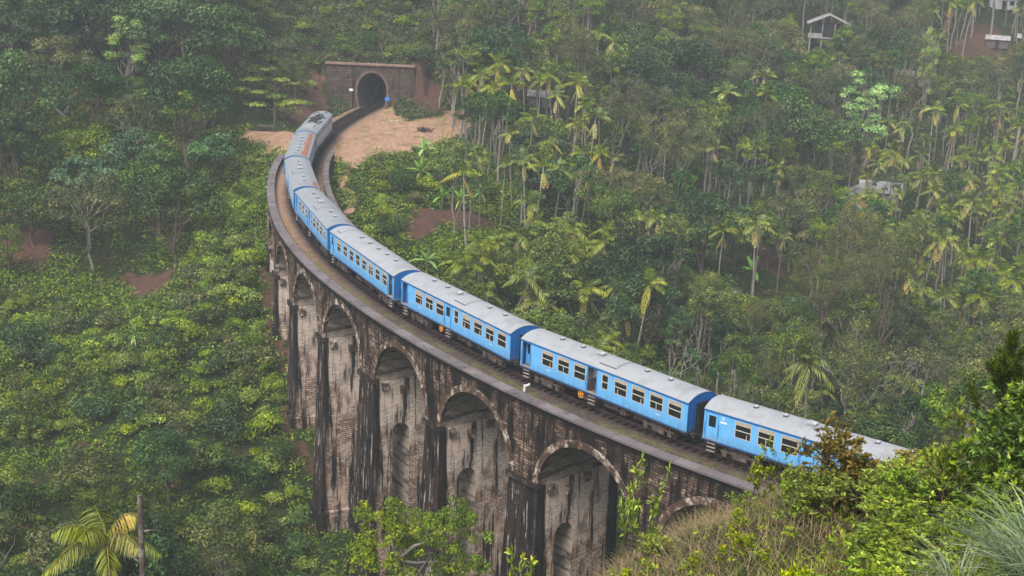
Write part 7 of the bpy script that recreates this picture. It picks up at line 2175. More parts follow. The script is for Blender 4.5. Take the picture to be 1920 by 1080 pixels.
5 9 32.6 256.3 14.4 0.6 0 2 0 20 0
6 5 -49.3 135.2 2.5 0.7 0 2 0 13 7
9 1 32.8 159.5 8.8 0.6 1 1 3 22 13
9 6 79.2 210.9 8.7 1.3 0 2 1 3 0
4 1 -32.9 239.2 1.5 3.1 2 0 0 26 6
0 2 87.7 244.4 9.2 1.7 2 2 1 24 10
14 4 -42.5 148.5 1.8 5.1 0 0 2 13 6
4 9 -44.1 244.4 2 2.6 0 1 0 26 9
6 1 -35 115.9 2.4 3.6 0 0 1 19 9
8 5 35.5 259.6 9.8 5.4 2 2 0 20 5
10 0 69.7 191 5.5 1.6 2 2 2 21 11
0 9 88.8 221.4 9.7 4.4 2 2 1 24 10
11 4 120.8 319.1 13.9 4.6 1 1 1 4 5
7 5 -18.7 117 2 0.1 0 1 0 14 2
7 7 -33.1 168 1.8 3.7 0 0 0 9 14
12 5 73.8 296.3 10.1 1.9 2 1 1 2 5
5 5 -6.4 240.8 18.5 3.1 1 2 2 23 12
14 4 -56.7 150.6 1.9 5.7 0 2 0 13 7
6 5 1.3 135.8 2.1 5.2 2 2 3 17 10
14 7 -25.1 127.1 1.4 1.9 2 2 0 14 7
0 4 24.1 225.2 9 0.9 2 2 0 20 3
12 7 4.2 225 16.5 3.4 1 1 2 23 5
6 5 -37.1 102.9 2 3.7 2 1 3 19 14
7 1 -0.9 112.8 2.1 4.7 0 2 1 14 6
6 2 -14.2 187.5 1.9 1.9 2 0 2 7 7
2 6 -29 145.2 2.2 5.1 2 2 1 11 7
9 0 34.6 270.8 9.7 3.8 1 2 0 2 11
10 8 11.4 141.9 6.1 5.1 2 2 1 17 9
6 3 -22.5 253.8 2.4 3.6 0 1 1 26 7
14 8 -46.9 143.9 2.5 2 1 1 0 13 2
9 7 3.7 143.6 9.6 5.9 1 1 1 17 10
12 7 106 279.7 11 0.7 2 1 1 4 5
0 3 60.1 182.7 13.5 1.5 1 2 1 3 10
7 2 -20.5 124.5 1.5 1.8 2 1 0 14 6
4 3 -48.3 235.5 2.2 6.3 0 2 2 15 6
14 8 -40.1 172.1 2.4 1.4 1 1 0 9 6
7 4 4.6 114.8 1.1 0.2 2 2 1 14 6
14 4 -58.7 140 2.5 5.4 1 2 0 13 7
5 5 0 268.3 15.3 5.3 0 2 2 23 3
13 2 35 162.3 8.7 0.9 2 1 3 22 9
0 5 -9.3 202.4 10.3 5.2 0 1 1 1 12
9 9 -36.6 219.5 8.3 4 0 1 2 15 4
9 1 -67.9 169 7.7 0.5 0 2 0 10 4
10 2 12 165.2 7 6.2 0 2 1 17 3
0 6 70 203.5 13.3 5.7 1 2 1 3 10
11 4 28.8 252.8 9.7 1 2 2 0 20 12
7 1 -57.2 138.1 1.7 1.3 2 2 0 13 6
8 0 48.3 114.5 13.3 2.3 1 1 1 18 11
3 2 -45.2 106.2 9.4 5.2 2 2 0 19 14
7 4 -9.3 132.7 1.6 0.5 2 2 2 14 6
10 2 58 224.4 6.8 4.6 0 0 1 3 0
4 1 -18.8 187.5 1.2 3.1 2 0 3 1 6
10 7 25.1 139.5 8 3.8 1 1 0 16 5
5 3 110.7 291.8 14.6 2.1 0 1 1 4 12
0 0 62.8 209.6 11.8 6 0 1 1 3 9
11 8 60.5 170.3 14.3 0.6 1 2 2 21 0
6 3 -14.6 165 1.9 0.2 2 1 3 7 2
11 8 -7.5 167.4 9.5 4.5 2 0 1 7 7
10 0 10.1 151 7 4.7 0 2 1 17 3
9 0 66.2 220.3 7.7 1.9 0 1 1 3 0
7 1 -50.6 145 2.2 0.6 0 1 0 13 6
4 3 -22.1 120.1 2.1 0.4 0 1 0 14 6
12 8 79.3 259.1 11.5 5 2 0 1 24 8
11 0 18.9 201.4 11.6 1 0 2 1 23 5
14 8 -50 126 1.4 4.5 2 2 0 19 7
4 1 -55.1 130.9 1.5 3.4 2 2 0 13 6
9 5 27.2 195.7 6.3 4 2 1 0 22 1
6 3 -48.6 130.7 2.7 0.5 0 2 0 13 4
14 7 -38.2 139.4 2.1 1.3 0 0 3 13 6
7 5 -4.2 131.8 1.9 5.3 0 2 1 14 6
11 9 48.1 120.5 14.6 4.5 1 0 1 18 9
7 0 -17.4 175.6 1.8 4.8 2 1 0 7 2
6 3 -65.9 159.1 1.7 1.9 2 2 0 10 7
6 9 -33.8 144.3 2.7 3.6 0 1 1 11 7
9 2 27.4 158.9 8.6 4.2 0 1 3 22 1
10 0 11 157.5 6.5 3.7 2 2 1 17 3
12 8 26.8 261.3 12.1 3.4 2 2 0 2 9
7 7 -10.9 130.4 1.4 3.8 2 2 2 14 6
5 5 38 217.7 15 4.8 0 1 3 20 11
9 1 60.3 271.4 7 0 2 0 3 2 5
13 2 51.7 159 8.2 5.3 2 0 1 21 12
0 7 109.3 305.7 11.2 5.6 0 1 1 4 11
0 4 62.5 218.2 9.7 3.8 2 1 1 3 11
11 0 13.8 255.7 9.6 2.8 2 2 2 23 12
12 0 42.2 175.3 11.5 3.7 2 1 1 22 1
12 7 -10 231.6 16.8 3.1 1 2 1 26 9
10 7 -3.2 140.7 6 4.8 2 1 3 17 9
5 1 66.2 287.6 12 2 2 1 2 2 12
5 6 3.8 261.7 12.7 0.9 2 2 2 23 9
12 5 17.8 177 13.4 3.3 0 2 0 22 9
5 5 -10.3 212.6 17.2 5.6 1 2 1 0 12
7 5 -47.7 133.6 2 1.2 0 2 0 13 4
0 3 2.2 171.4 12.1 4.6 0 1 3 23 10
0 2 92.9 309.6 11.1 4.5 0 1 2 5 9
12 1 15.7 247.7 12.3 3.3 0 2 2 23 5
7 1 -17.3 171.5 2 3.4 0 1 0 7 4
0 5 10.7 264.6 12.6 5.5 1 2 2 23 12
6 1 -42.1 228 1.7 0.7 2 1 2 15 4
12 3 100.3 311.8 15.6 3.5 1 1 2 4 0
12 5 46 278.2 15.6 5 1 1 0 2 5
6 7 -30.8 124.3 3.4 1.7 1 2 1 19 14
9 6 -64.8 204.4 6.9 1.4 2 1 3 12 3
6 6 -24.3 113.8 3.2 0.9 1 2 0 14 2
9 7 -46.9 231.5 9.7 5.8 1 2 0 26 4
4 9 -50.9 149.4 2.7 0.6 1 1 0 13 7
9 3 58.1 175.6 6.3 3.1 2 1 2 21 0
7 1 -35.3 151.8 1.9 4.8 0 1 1 11 4
6 2 -50.7 128.8 2.6 2.1 0 2 0 13 7
9 6 94.7 282 6.6 0.7 2 0 3 4 8
14 1 -35.1 168.9 1.5 4.2 2 0 0 9 6
9 6 8.2 127.1 5.2 3 2 2 0 16 7
9 5 31.4 148.7 9.4 4.9 1 1 2 16 11
12 1 85.3 253.2 10.8 1.2 2 1 1 24 0
0 5 60 253.7 9.3 0.1 2 0 0 6 8
12 7 16.1 212.4 11.6 3.8 2 2 1 23 5
12 7 92.2 298.2 11.5 0.1 2 0 2 5 0
9 7 13.9 95.9 5 2.3 2 2 3 16 6
7 6 -57 144.1 2.3 0.5 0 2 0 13 6
0 8 15.6 233.2 13.3 3 1 2 1 23 9
3 6 15.4 151.2 12.3 4.4 0 2 0 22 10
0 6 62.8 184.5 10.3 4.7 2 2 2 21 9
8 6 85.6 268 12 3.5 0 0 3 5 12
11 5 74.8 196.1 14.7 2.9 1 2 1 3 12
10 6 8.3 152.7 8.8 4.5 1 2 1 17 9
6 2 -22.1 117 2.4 6.1 0 1 0 14 14
10 8 81 232.4 6.8 3.4 0 2 3 24 0
9 7 70.1 170.1 6.6 4.2 2 2 2 18 0
4 8 -23.5 241.2 1.2 5 2 1 1 26 7
8 6 98.1 326.5 13.6 4.3 1 1 2 5 5
12 1 48.4 142 10.1 2.9 2 1 1 21 8
4 4 -36.4 182.8 1.4 3.7 2 1 2 9 7
10 4 9.2 168.6 8.2 1.2 1 2 1 17 11
14 5 -31.1 146.1 2.3 1.5 1 2 1 11 7
10 9 -6.7 150.1 6.4 2.9 2 1 2 17 9
2 8 -56.8 146.5 2.8 2.1 0 2 0 13 7
9 7 52.8 200.9 7.2 5.9 2 1 3 3 0
7 3 14.2 130.3 1.4 2.9 2 2 0 16 6
4 2 -26 231 2.8 0 1 0 2 0 2
7 6 -34.8 156.4 2.2 2.4 0 1 1 11 4
11 4 -5.6 170.6 9.5 2.2 2 1 1 7 0
5 6 46.1 166 14.5 5 0 2 2 21 12
7 6 -12.1 139.2 1.5 2.6 2 2 3 17 6
0 6 85.1 289.9 10.9 1 0 0 2 5 12
10 2 73 244.2 5.8 3.8 2 1 1 6 5
3 6 109.5 286.3 11.1 3.1 2 1 1 4 12
9 5 13.4 202.1 7.5 4.2 0 2 1 23 5
9 9 67.4 181.5 9.2 4.2 1 2 1 21 11
12 0 30 268.5 16.3 2.8 1 2 0 2 9
0 2 57.5 171.4 10.2 4.4 2 1 2 21 10
6 8 -30.4 117.2 2.4 1.9 0 1 1 19 3
5 9 9.1 254.3 15.9 4.4 0 2 2 23 0
6 6 -49.3 238 3.2 1.6 1 2 0 26 4
3 3 -61.9 230.5 15.7 6.3 1 1 2 12 9
6 6 -20.7 251.7 3.3 0.3 1 1 1 26 4
0 3 85.5 213.1 11.1 3.3 0 2 1 24 9
10 8 101.4 260.9 5.5 3.4 2 2 3 4 0
7 4 -6.2 125.9 1.4 1 2 2 1 14 6
6 4 -16.6 184 1.8 2.1 2 0 0 7 2
0 3 1.2 208.4 13.2 1.3 1 0 2 23 9
0 0 93.9 258.9 8.2 3.7 2 2 3 4 10
0 3 4.8 161.3 9.4 3.8 2 2 1 17 10
7 3 -23.8 133.9 1.4 5.5 2 2 1 13 4
14 6 -38.3 166.2 1.7 5.6 0 1 0 9 7
7 7 -25 131.9 1.5 0.5 2 2 1 13 6
0 4 81.2 229 11.4 1.8 0 2 1 24 9
12 8 36.2 85.9 10.1 2.4 2 1 1 18 9
0 6 79.9 270.2 13.7 3.9 1 0 0 5 11
6 7 -2.8 128.3 1.3 5.6 2 2 1 14 7
7 0 -67.3 162.8 1.8 6 0 2 0 10 4
4 8 -10.9 183.3 2.2 4 0 0 1 7 7
11 0 36.5 200.9 12.9 5.9 0 1 2 22 8
12 8 41.8 214 13.4 0.9 0 1 3 20 11
12 2 25.1 213.7 15 5.3 1 2 0 20 9
5 2 109.2 327.6 14.1 6 0 1 2 4 11
10 3 51.2 193.5 7.7 3.5 0 1 3 3 11
14 5 -28.7 112.9 1.4 3.5 2 2 1 19 6
4 5 -33 162.3 1.4 2.5 2 1 3 9 7
7 4 -14.4 178.6 2.6 4.8 1 0 0 7 2
2 9 -38.2 130.7 2.9 6.1 0 1 3 13 14
10 2 66.2 245 6.8 0.3 0 0 3 6 0
10 7 2.5 168 8.7 5.9 1 2 1 7 0
0 2 32.4 176.2 13.2 3.7 1 0 2 22 12
9 3 24.3 190.2 6.2 2.7 2 2 0 22 1
0 1 84.8 243 8.2 3.5 2 2 1 24 12
7 4 -47 243.9 1.4 3.7 2 2 0 26 4
7 4 -38.2 159.5 2.4 3.6 1 1 1 11 14
12 7 38.9 163.2 13.5 5.8 0 1 1 22 13
5 4 -6.5 251.6 12.6 6 2 2 2 23 11
6 1 -14.4 113 3 5.9 1 1 3 14 7
7 1 -8.8 139.7 1.7 2.1 2 2 3 17 6
8 6 90.7 265.7 12.3 1.3 0 1 3 4 12
4 0 -49.7 132.8 1.6 5.2 2 2 0 13 14
8 2 -84.2 209.7 12.1 0.7 0 2 0 12 3
2 7 -54.3 145.2 3.8 4.5 1 2 0 13 7
10 6 8.6 137.4 7 4.8 0 2 1 17 9
4 8 -31.8 141.7 1.6 3.2 2 2 1 13 7
11 7 45.2 116.5 11.2 3.2 2 0 3 18 8
10 8 71.2 225.5 8.9 4.2 1 2 1 3 0
8 8 102.3 282.2 11.2 3.6 0 0 1 4 5
5 9 29.7 236.8 15.6 2.5 0 2 0 20 3
9 6 26.1 242.5 6.2 1.4 2 2 0 20 11
3 7 85.6 319 10 1.6 2 2 2 5 0
9 1 -74.5 183.4 10 6 1 2 0 10 3
4 0 -17.4 254 2.6 0.5 1 2 1 26 6
6 3 0.7 132.5 2.4 5.7 0 2 3 17 9
5 2 46 132.7 14.5 0.6 0 1 0 18 13
7 7 -48.7 127.7 2.4 2.3 1 2 2 19 6
11 1 105.7 329.1 13.8 4.6 1 1 2 4 5
4 4 -36.2 213.2 2.8 4.1 1 0 1 15 6
6 2 -12.6 133.2 1.9 2.5 2 2 2 14 7
12 5 89.1 312.4 10.2 3.1 2 1 2 5 0
10 7 6.1 145.4 7.5 6.1 0 2 1 17 9
10 6 13.2 171.8 7.3 4.9 0 2 0 22 0
11 0 69.2 214.1 13.7 5 0 2 1 3 0
10 9 10.5 147.7 5.9 2.6 2 2 1 17 9
7 9 -36.6 173.1 2.2 3.6 0 0 0 9 6
4 0 -39 218.2 1.7 5 2 0 1 15 9
7 8 -36.1 179.2 1.8 3.1 0 0 0 9 6
0 8 60.6 163.4 9.2 5.7 2 2 1 21 10
0 4 67.7 306.1 13.3 4 1 1 2 2 12
7 9 5.1 121.1 1.7 1.4 2 2 1 14 6
5 0 28.9 139.6 12 3.6 2 0 2 16 9
10 0 49.7 199.8 7.9 3.6 1 1 3 3 9
2 4 -26.1 234.1 2.2 5.6 2 1 3 26 4
4 1 -30 139.8 2.4 6.3 1 2 1 13 7
9 2 -68 189.4 7.2 2.6 2 2 2 10 8
10 9 64.4 230.2 7.4 5.1 0 1 1 3 0
9 7 42.1 201.1 8.6 4.6 0 1 2 22 8
9 4 87.5 279.4 6.1 0.5 2 0 3 5 0
5 4 35.9 136.6 17.3 2 1 1 0 21 11
9 8 33.6 167.9 6.1 1.9 2 1 3 22 1
3 6 -5.3 216.6 16.2 3.4 1 1 0 23 8
11 1 75 307.6 9.6 0.6 2 1 1 2 3
9 8 -57.4 181.8 9.5 2.2 1 1 2 10 8
14 2 -44.6 145.6 2.2 0.6 1 0 0 13 4
11 2 56.3 227.8 11.7 2.2 0 1 2 3 0
0 0 9 208.4 13.7 2 1 1 1 23 5
6 1 -0.1 118.2 1.4 3.7 2 2 1 14 7
7 4 8.9 133 2 1.8 0 2 0 16 6
13 7 56.7 134.8 12.3 3.9 1 1 1 18 12
10 3 2.2 148.4 8 2 1 1 1 17 9
4 8 -32.1 248.7 1.8 4.7 0 0 2 26 2
8 6 13.8 185 10.6 1.6 2 2 3 23 9
0 8 102.7 272.8 8.6 1.9 2 1 1 4 5
7 6 -0.7 122.8 2 3 0 2 1 14 9
5 9 39.3 281.7 16.7 5.8 1 2 0 2 9
5 9 30.4 85.3 13.1 3.3 2 0 0 18 12
2 7 -42.2 130.6 3.2 0 0 2 3 13 6
5 6 35.9 129.8 16.8 3.8 1 1 0 21 8
3 8 74 311.2 15.5 1.6 1 1 2 2 11
12 2 49.5 266.4 11.4 0.5 2 1 0 2 11
5 7 42.8 159 16.3 5.9 1 2 2 21 11
6 5 -20.1 121.9 2.3 4.7 0 1 0 14 7
14 0 -47.2 148 2.3 4.6 1 0 0 13 2
9 7 87 275.5 8.3 4 0 0 3 5 12
4 5 -39.9 241 2.6 2.8 1 1 0 26 6
1 3 39 152 6.5 5.9 2 1 1 16 12
3 2 -52.3 225.2 16.3 0.8 1 2 1 12 9
9 7 6.6 162.6 7.7 4.1 0 2 1 17 0
11 3 93.8 247.6 13.7 2 0 2 3 4 12
0 6 -5.9 206.2 11.1 5 0 1 0 23 12
0 8 87.4 225.7 11.8 2.7 0 2 1 24 10
7 5 10.2 121 1.1 3.4 2 2 0 16 6
3 1 -31.4 97.4 10.4 0.5 2 1 3 19 8
9 3 3.9 234.5 6.7 2.1 2 0 2 23 12
7 1 -5.5 128.4 1.3 6 2 2 1 14 6
14 5 -38.2 108 1.7 5 0 1 0 19 6
9 0 5.8 105.5 6.7 0.8 2 2 1 14 6
10 8 7 140.3 5.5 5.7 2 2 1 17 9
9 2 0.6 144 6.9 0.9 2 1 3 17 10
4 0 -21.7 238.8 1.5 0.8 2 1 1 26 2
0 9 73.1 177.7 11.3 1.4 0 2 2 18 11
2 6 -52.5 140.3 3.6 3.7 1 2 0 13 6
6 1 -36.4 137.2 2.1 2 2 1 3 13 14
11 1 45.2 251.9 14.8 0.5 1 1 2 20 8
12 0 22.1 150.2 12.9 1.8 0 2 0 22 11
6 9 -14.2 193.8 1.5 0.4 2 0 3 1 7
4 0 -33.5 127.9 2.3 4.6 1 2 3 13 14
0 0 93.8 294.7 13.1 1.2 1 1 2 4 12
14 0 -39.9 161.3 1.3 4.6 2 1 1 11 7
2 0 -46.9 146 2.4 1.3 2 1 0 13 14
6 4 17.8 120.3 1.3 4.4 2 2 3 16 9
0 8 -7.1 195 13.1 5.1 1 1 0 23 11
9 4 12 106 7.2 0.3 2 2 3 16 6
0 4 74.1 219.8 10.6 0.7 0 2 1 3 9
10 4 13 144.2 6.5 2 2 2 0 16 0
7 3 -25.8 137.9 1.6 0.3 2 2 1 13 4
7 6 -35.9 171.1 2.7 3.8 1 0 0 9 6
0 1 76 238.2 10.5 5.9 0 1 3 24 10
10 1 55.4 212.4 8.3 6.2 1 0 1 3 0
6 7 -19.3 233 3 4.8 1 1 1 0 2
0 0 57.4 205.7 9 4.6 2 1 1 3 10
0 2 61.5 202.6 9.3 2.8 2 2 1 3 9
0 7 4.7 176.4 10.3 2.5 0 1 3 23 1
5 3 103.3 268.5 18.1 3.8 1 1 1 4 0
4 0 -67.9 164.9 2.5 2.8 1 2 0 10 7
14 1 -36.3 129.8 2.4 3 1 2 3 13 2
3 5 44.5 232.9 15 1 1 0 3 20 0
8 5 84.4 260.9 13 3.7 0 1 1 24 0
11 3 16.8 269.7 15.4 5.8 1 2 2 23 5
0 7 -5.2 158.5 12.6 5.1 1 1 1 7 10
3 5 -63.6 222.6 14.6 6 0 1 2 12 9
7 5 -26.8 133 2.5 1.1 1 2 1 13 6
6 3 -16.2 190.4 1.5 0.5 2 0 3 1 4
14 3 -36.2 143.6 2.6 2.9 1 1 1 13 2
9 8 65.1 303.3 7 1.8 2 0 2 2 12
4 7 -38 230.1 2.2 3.1 0 1 2 15 6
6 6 -39.3 144 2 3.5 2 0 1 13 14
6 1 -17.6 112 3.1 1.5 1 1 3 14 7
14 7 -16.2 115.7 1.4 2.1 2 1 3 14 7
9 5 47.9 183 8.9 4.2 1 2 1 22 5
6 9 3.5 123.2 1.6 1.9 2 2 1 14 7
6 3 -38.9 111 2.1 2.1 2 0 0 19 14
4 8 -22.5 235.3 2.3 0.1 0 1 2 0 6
5 4 0.6 243.7 16.1 1.3 0 2 2 23 8
12 2 65.4 295.3 14.3 1.7 0 1 2 2 9
6 4 16.7 109.7 2.4 0.8 0 2 3 16 7
14 5 -33.5 130.9 1.3 3.5 2 2 3 13 7
9 0 36 235.6 9.6 1.6 1 1 0 20 5
0 4 34.1 243.6 9 3.1 2 1 0 20 5
7 8 -43.7 137.5 2.6 5.8 1 1 3 13 6
6 2 -42.2 172.2 2.6 3.5 0 1 2 11 14
11 7 28.2 146.5 9.4 2 2 1 2 16 9
6 8 -41.9 110.2 1.9 3.3 2 1 0 19 14
12 3 33.1 180.3 15.8 1.3 1 1 2 22 0
6 6 -35.6 119.8 1.6 5.1 2 1 2 19 3
14 2 -39.7 168.1 1.9 0.5 0 1 1 11 6
9 9 -73.1 227.5 6.6 3.8 2 1 0 12 3
1 2 39.5 172.7 6.3 1.2 2 1 3 22 5
3 0 38 227.9 11 1.8 2 1 0 20 11
6 8 -31.5 237.2 1.8 3.1 2 0 3 26 4
6 2 -29.8 149.8 2.4 3.7 0 1 3 9 4
10 2 84.1 246.7 6.8 1.7 0 2 1 24 0
12 6 6.1 215.6 14.6 2 0 0 2 23 0
6 6 -55.6 132.9 2.1 4.7 2 2 0 13 4
11 3 -3.3 199.7 9.5 5.8 2 1 0 23 0
7 8 -17.4 163.9 1.3 1.8 2 1 3 25 2
5 2 21.4 228 14 5 0 2 1 23 11
10 8 3.9 136.1 8.7 1.9 1 2 3 17 6
6 5 -62.6 155.5 2.1 0.7 0 2 0 10 7
6 0 -17.5 238 3.1 6 1 1 1 0 2
9 7 8.4 103.4 6.7 5.3 2 2 1 14 6
8 9 48.6 136.6 9.3 6.2 2 0 0 18 13
6 5 -1.2 137.2 1.3 4.3 2 2 3 17 10
14 1 -42.6 103.9 1 1.7 2 2 0 19 3
0 5 125.1 333.8 10.4 2.5 0 2 2 4 12
10 1 76.9 225.6 7.2 4.6 0 2 1 3 12
5 3 6.4 221.1 11.3 3 2 0 1 23 8
4 9 -40.2 222.9 1.7 1.7 2 0 2 15 6"""
for ln in FILL.split('\n'):
    k_, v_, x_, y_, h_, r_, s_, q_, e_, l_, n_ = [float(t) for t in ln.split()]
    kn, ph_, ct_, gr_, sh_ = KIND_INFO[int(k_)]
    lab = '%s%s beside %s %s, %s %s the %s' % (('', 'tall ', 'small ')[int(s_)], ph_, 'an' if KIND_INFO[int(n_)][4][0] in 'aeiou' else 'a', KIND_INFO[int(n_)][4], ('just', 'somewhat', 'far')[int(q_)], ('left of', 'right of', 'above', 'below')[int(e_)], LANDMARKS[int(l_)])
    if len(lab.split()) > 16: lab = '%s%s beside %s %s, %s the %s' % (('', 'tall ', 'small ')[int(s_)], sh_, 'an' if KIND_INFO[int(n_)][4][0] in 'aeiou' else 'a', KIND_INFO[int(n_)][4], ('left of', 'right of', 'above', 'below')[int(e_)], LANDMARKS[int(l_)])
    h0 = PROTO[kn][int(v_) % len(PROTO[kn])][4]
    mkplant(kn, int(v_), x_, y_, h_, r_, lab, ct_, gr_, sxy=h_/h0*R_.uniform(.85, 1.2))
HEROES = [
 ('pale_green_tree', 0, -59.5, 207.0, 13.29, 4.02, 'lime green tree with rounded flower heads rising above the dark forest at top left', 'tree', '', 0, 'lime_tree'),
 ('pale_green_tree', 1, 60.32, 238.0, 18.69, 0.16, 'pale fresh green cone-shaped tree standing alone among palms on the right hillside', 'tree', '', 0, 'pale_green_tree'),
 ('pale_green_tree', 0, 77.13, 262.0, 19.24, 1.73, 'narrow pale green tree just left of the red footpath at the top right', 'tree', '', 0.55, 'pale_green_tree'),
 ('pale_stem_tree', 0, -53.43, 167.0, 12.42, 1.4, 'olive tree with several thin white stems standing alone on the left slope', 'tree', '', 1.0, 'olive_tree'),
 ('dense_tree', 0, -46.47, 173.0, 12.29, 4.63, 'broad very dark tree directly above the bare earth patch on the left slope', 'tree', '', 0, ''),
 ('bare_tree', 0, -53.1, 214.0, 14.17, 4.25, 'leafless pale grey tree standing above the forest canopy at upper left', 'tree', '', 0, 'bare_tree'),
 ('bare_tree', 1, 21.76, 205.0, 12.66, 5.6, 'leafless pale tree with thin branches in the middle of the hillside', 'tree', '', 0, 'bare_tree'),
 ('bare_tree', 2, 35.18, 212.0, 15.66, 0.55, 'leafless tree with pale curving limbs left of the palm clearing', 'tree', '', 0, 'bare_tree'),
 ('bare_tree', 0, 39.4, 128.0, 18.97, 2.65, 'forked pale bare tree beyond the train near the right edge', 'tree', '', 0, 'bare_tree'),
 ('bare_tree', 1, 9.12, 200.0, 9.52, 0.19, 'reddish grey leafless tree beside the areca grove', 'tree', '', 0, 'bare_tree'),
 ('bare_tree', 2, 17.11, 128.0, 18.67, 1.37, 'small bare tree with a white stem right behind the train roof', 'tree', '', 0, 'bare_tree'),
 ('tall_spindly_tree', 0, 35.8, 150.0, 22.27, 3.17, 'tall thin tree with twin dark trunks rising behind the nearest coach', 'tree', '', 0.7, 'spindly_tree'),
 ('tall_spindly_tree', 1, 39.12, 140.0, 27.39, 0.17, 'very tall loose tree with a dark brown trunk behind the nearest coach roof', 'tree', '', 0.7, 'spindly_tree'),
 ('banana_plant', 0, -12.99, 181.21, 5.2, 1.25, 'large banana plant with broad pale leaves on the slope inside the curve', 'banana plant', 'banana plants', 0, ''),
 ('banana_plant', 1, -13.26, 191.19, 4.6, 4.08, 'banana plant at the edge of the bare yard with one dry brown leaf', 'banana plant', 'banana plants', 0, ''),
 ('banana_plant', 2, -9.68, 175.1, 3.8, 3.42, 'small upright banana plant right of the large banana plant', 'banana plant', 'banana plants', 0, ''),
 ('banana_plant', 3, -7.35, 176.32, 3.6, 1.38, 'drooping banana plant beside a thin palm stem', 'banana plant', 'banana plants', 0, ''),
 ('banana_plant', 0, -4.76, 181.01, 3.6, 3.7, 'rightmost banana plant of the row inside the curve', 'banana plant', 'banana plants', 0, ''),
 ('banana_plant', 1, -10.07, 154.32, 4.2, 5.08, 'bright upright banana plant just behind the train roof', 'banana plant', 'banana plants', 0, ''),
 ('banana_plant', 2, 12.87, 168.58, 4.5, 0.04, 'yellow-green banana plant behind the middle coaches', 'banana plant', 'banana plants', 0, ''),
 ('banana_plant', 3, 7.26, 185.69, 4.5, 5.06, 'banana plant above the short palms behind the train', 'banana plant', 'banana plants', 0, ''),
 ('banana_plant', 0, 33.55, 184.06, 5.6, 4.38, 'wide-spread yellowish banana plant in the right clearing', 'banana plant', 'banana plants', 0, ''),
 ('banana_plant', 1, 40.33, 193.43, 5.6, 2.14, 'tall green banana plant beside the brown clearing', 'banana plant', 'banana plants', 0, ''),
 ('banana_plant', 2, 45.27, 211.97, 5.0, 0.98, 'banana plant with a drooping brown leaf below the orange-walled house', 'banana plant', 'banana plants', 0, ''),
 ('banana_plant', 3, 29.51, 181.01, 3.2, 6.01, 'small banana plant left of the right clearing', 'banana plant', 'banana plants', 0, ''),
 ('banana_plant', 1, 56.4, 261.68, 4.5, 2.11, 'banana plant with pale leaves below the stilt house', 'banana plant', 'banana plants', 0, ''),
 ('banana_plant', 1, -42.11, 145.15, 3.2, 0.58, 'small yellow-green banana plant alone on the left slope', 'banana plant', 'banana plants', 0, ''),
 ('banana_plant', 3, -51.17, 192.62, 3.6, 0.61, 'banana plant with yellow leaves below the dark left forest', 'banana plant', 'banana plants', 0, ''),
 ('banana_plant', 2, -6.34, 231.12, 3.5, 5.32, 'pale banana plant by the grove hut', 'banana plant', 'banana plants', 0, ''),
 ('areca_palm', 1, 26.96, 112.0, 19.42, 3.79, 'yellow-green palm standing right behind the nearest coach', 'palm', 'single palms behind the train', 1.0, 'areca_palm'),
 ('areca_palm', 2, 41.41, 230.0, 13.67, 5.07, 'tall lone palm left of the broken dead trunk', 'palm', 'single palms behind the train', 0, 'areca_palm')]
for kn, v_, x_, y_, h_, r_, lab, ct_, gr_, w_, nm_ in HEROES:
    h0 = PROTO[kn][v_ % len(PROTO[kn])][4]
    mkplant(kn, v_, x_, y_, h_, r_, lab, ct_, gr_ or None, sxy=(w_ if w_ else None), name=nm_ or None)
# ---------------------------------------------------------------- special plants
def leaves_dir(C, A, size, aspect=.35, g=rng, fold=.25, tint=None):
    n = len(C); A = A/np.linalg.norm(A, axis=1)[:, None]; r = g.normal(size=(n, 3)); r[:, 2] += 1.2
    Nn = r-(r*A).sum(1)[:, None]*A; Nn /= np.linalg.norm(Nn, axis=1)[:, None]; b = np.cross(Nn, A)
    L = (size*g.uniform(.6, 1.25, n))[:, None]; Wd = L*aspect
    V = np.stack([C, C+A*L*.45+b*Wd*.5+Nn*Wd*fold, C+A*L-Nn*L*.12, C+A*L*.45-b*Wd*.5+Nn*Wd*fold], 1).reshape(-1, 3); i = np.arange(n)*4
    Fc = np.stack([np.stack([i, i+1, i+2], 1), np.stack([i, i+2, i+3], 1)], 1).reshape(-1, 3)
    t = g.uniform(0, 1, n) if tint is None else tint
    return V, Fc, np.repeat(t, 2)
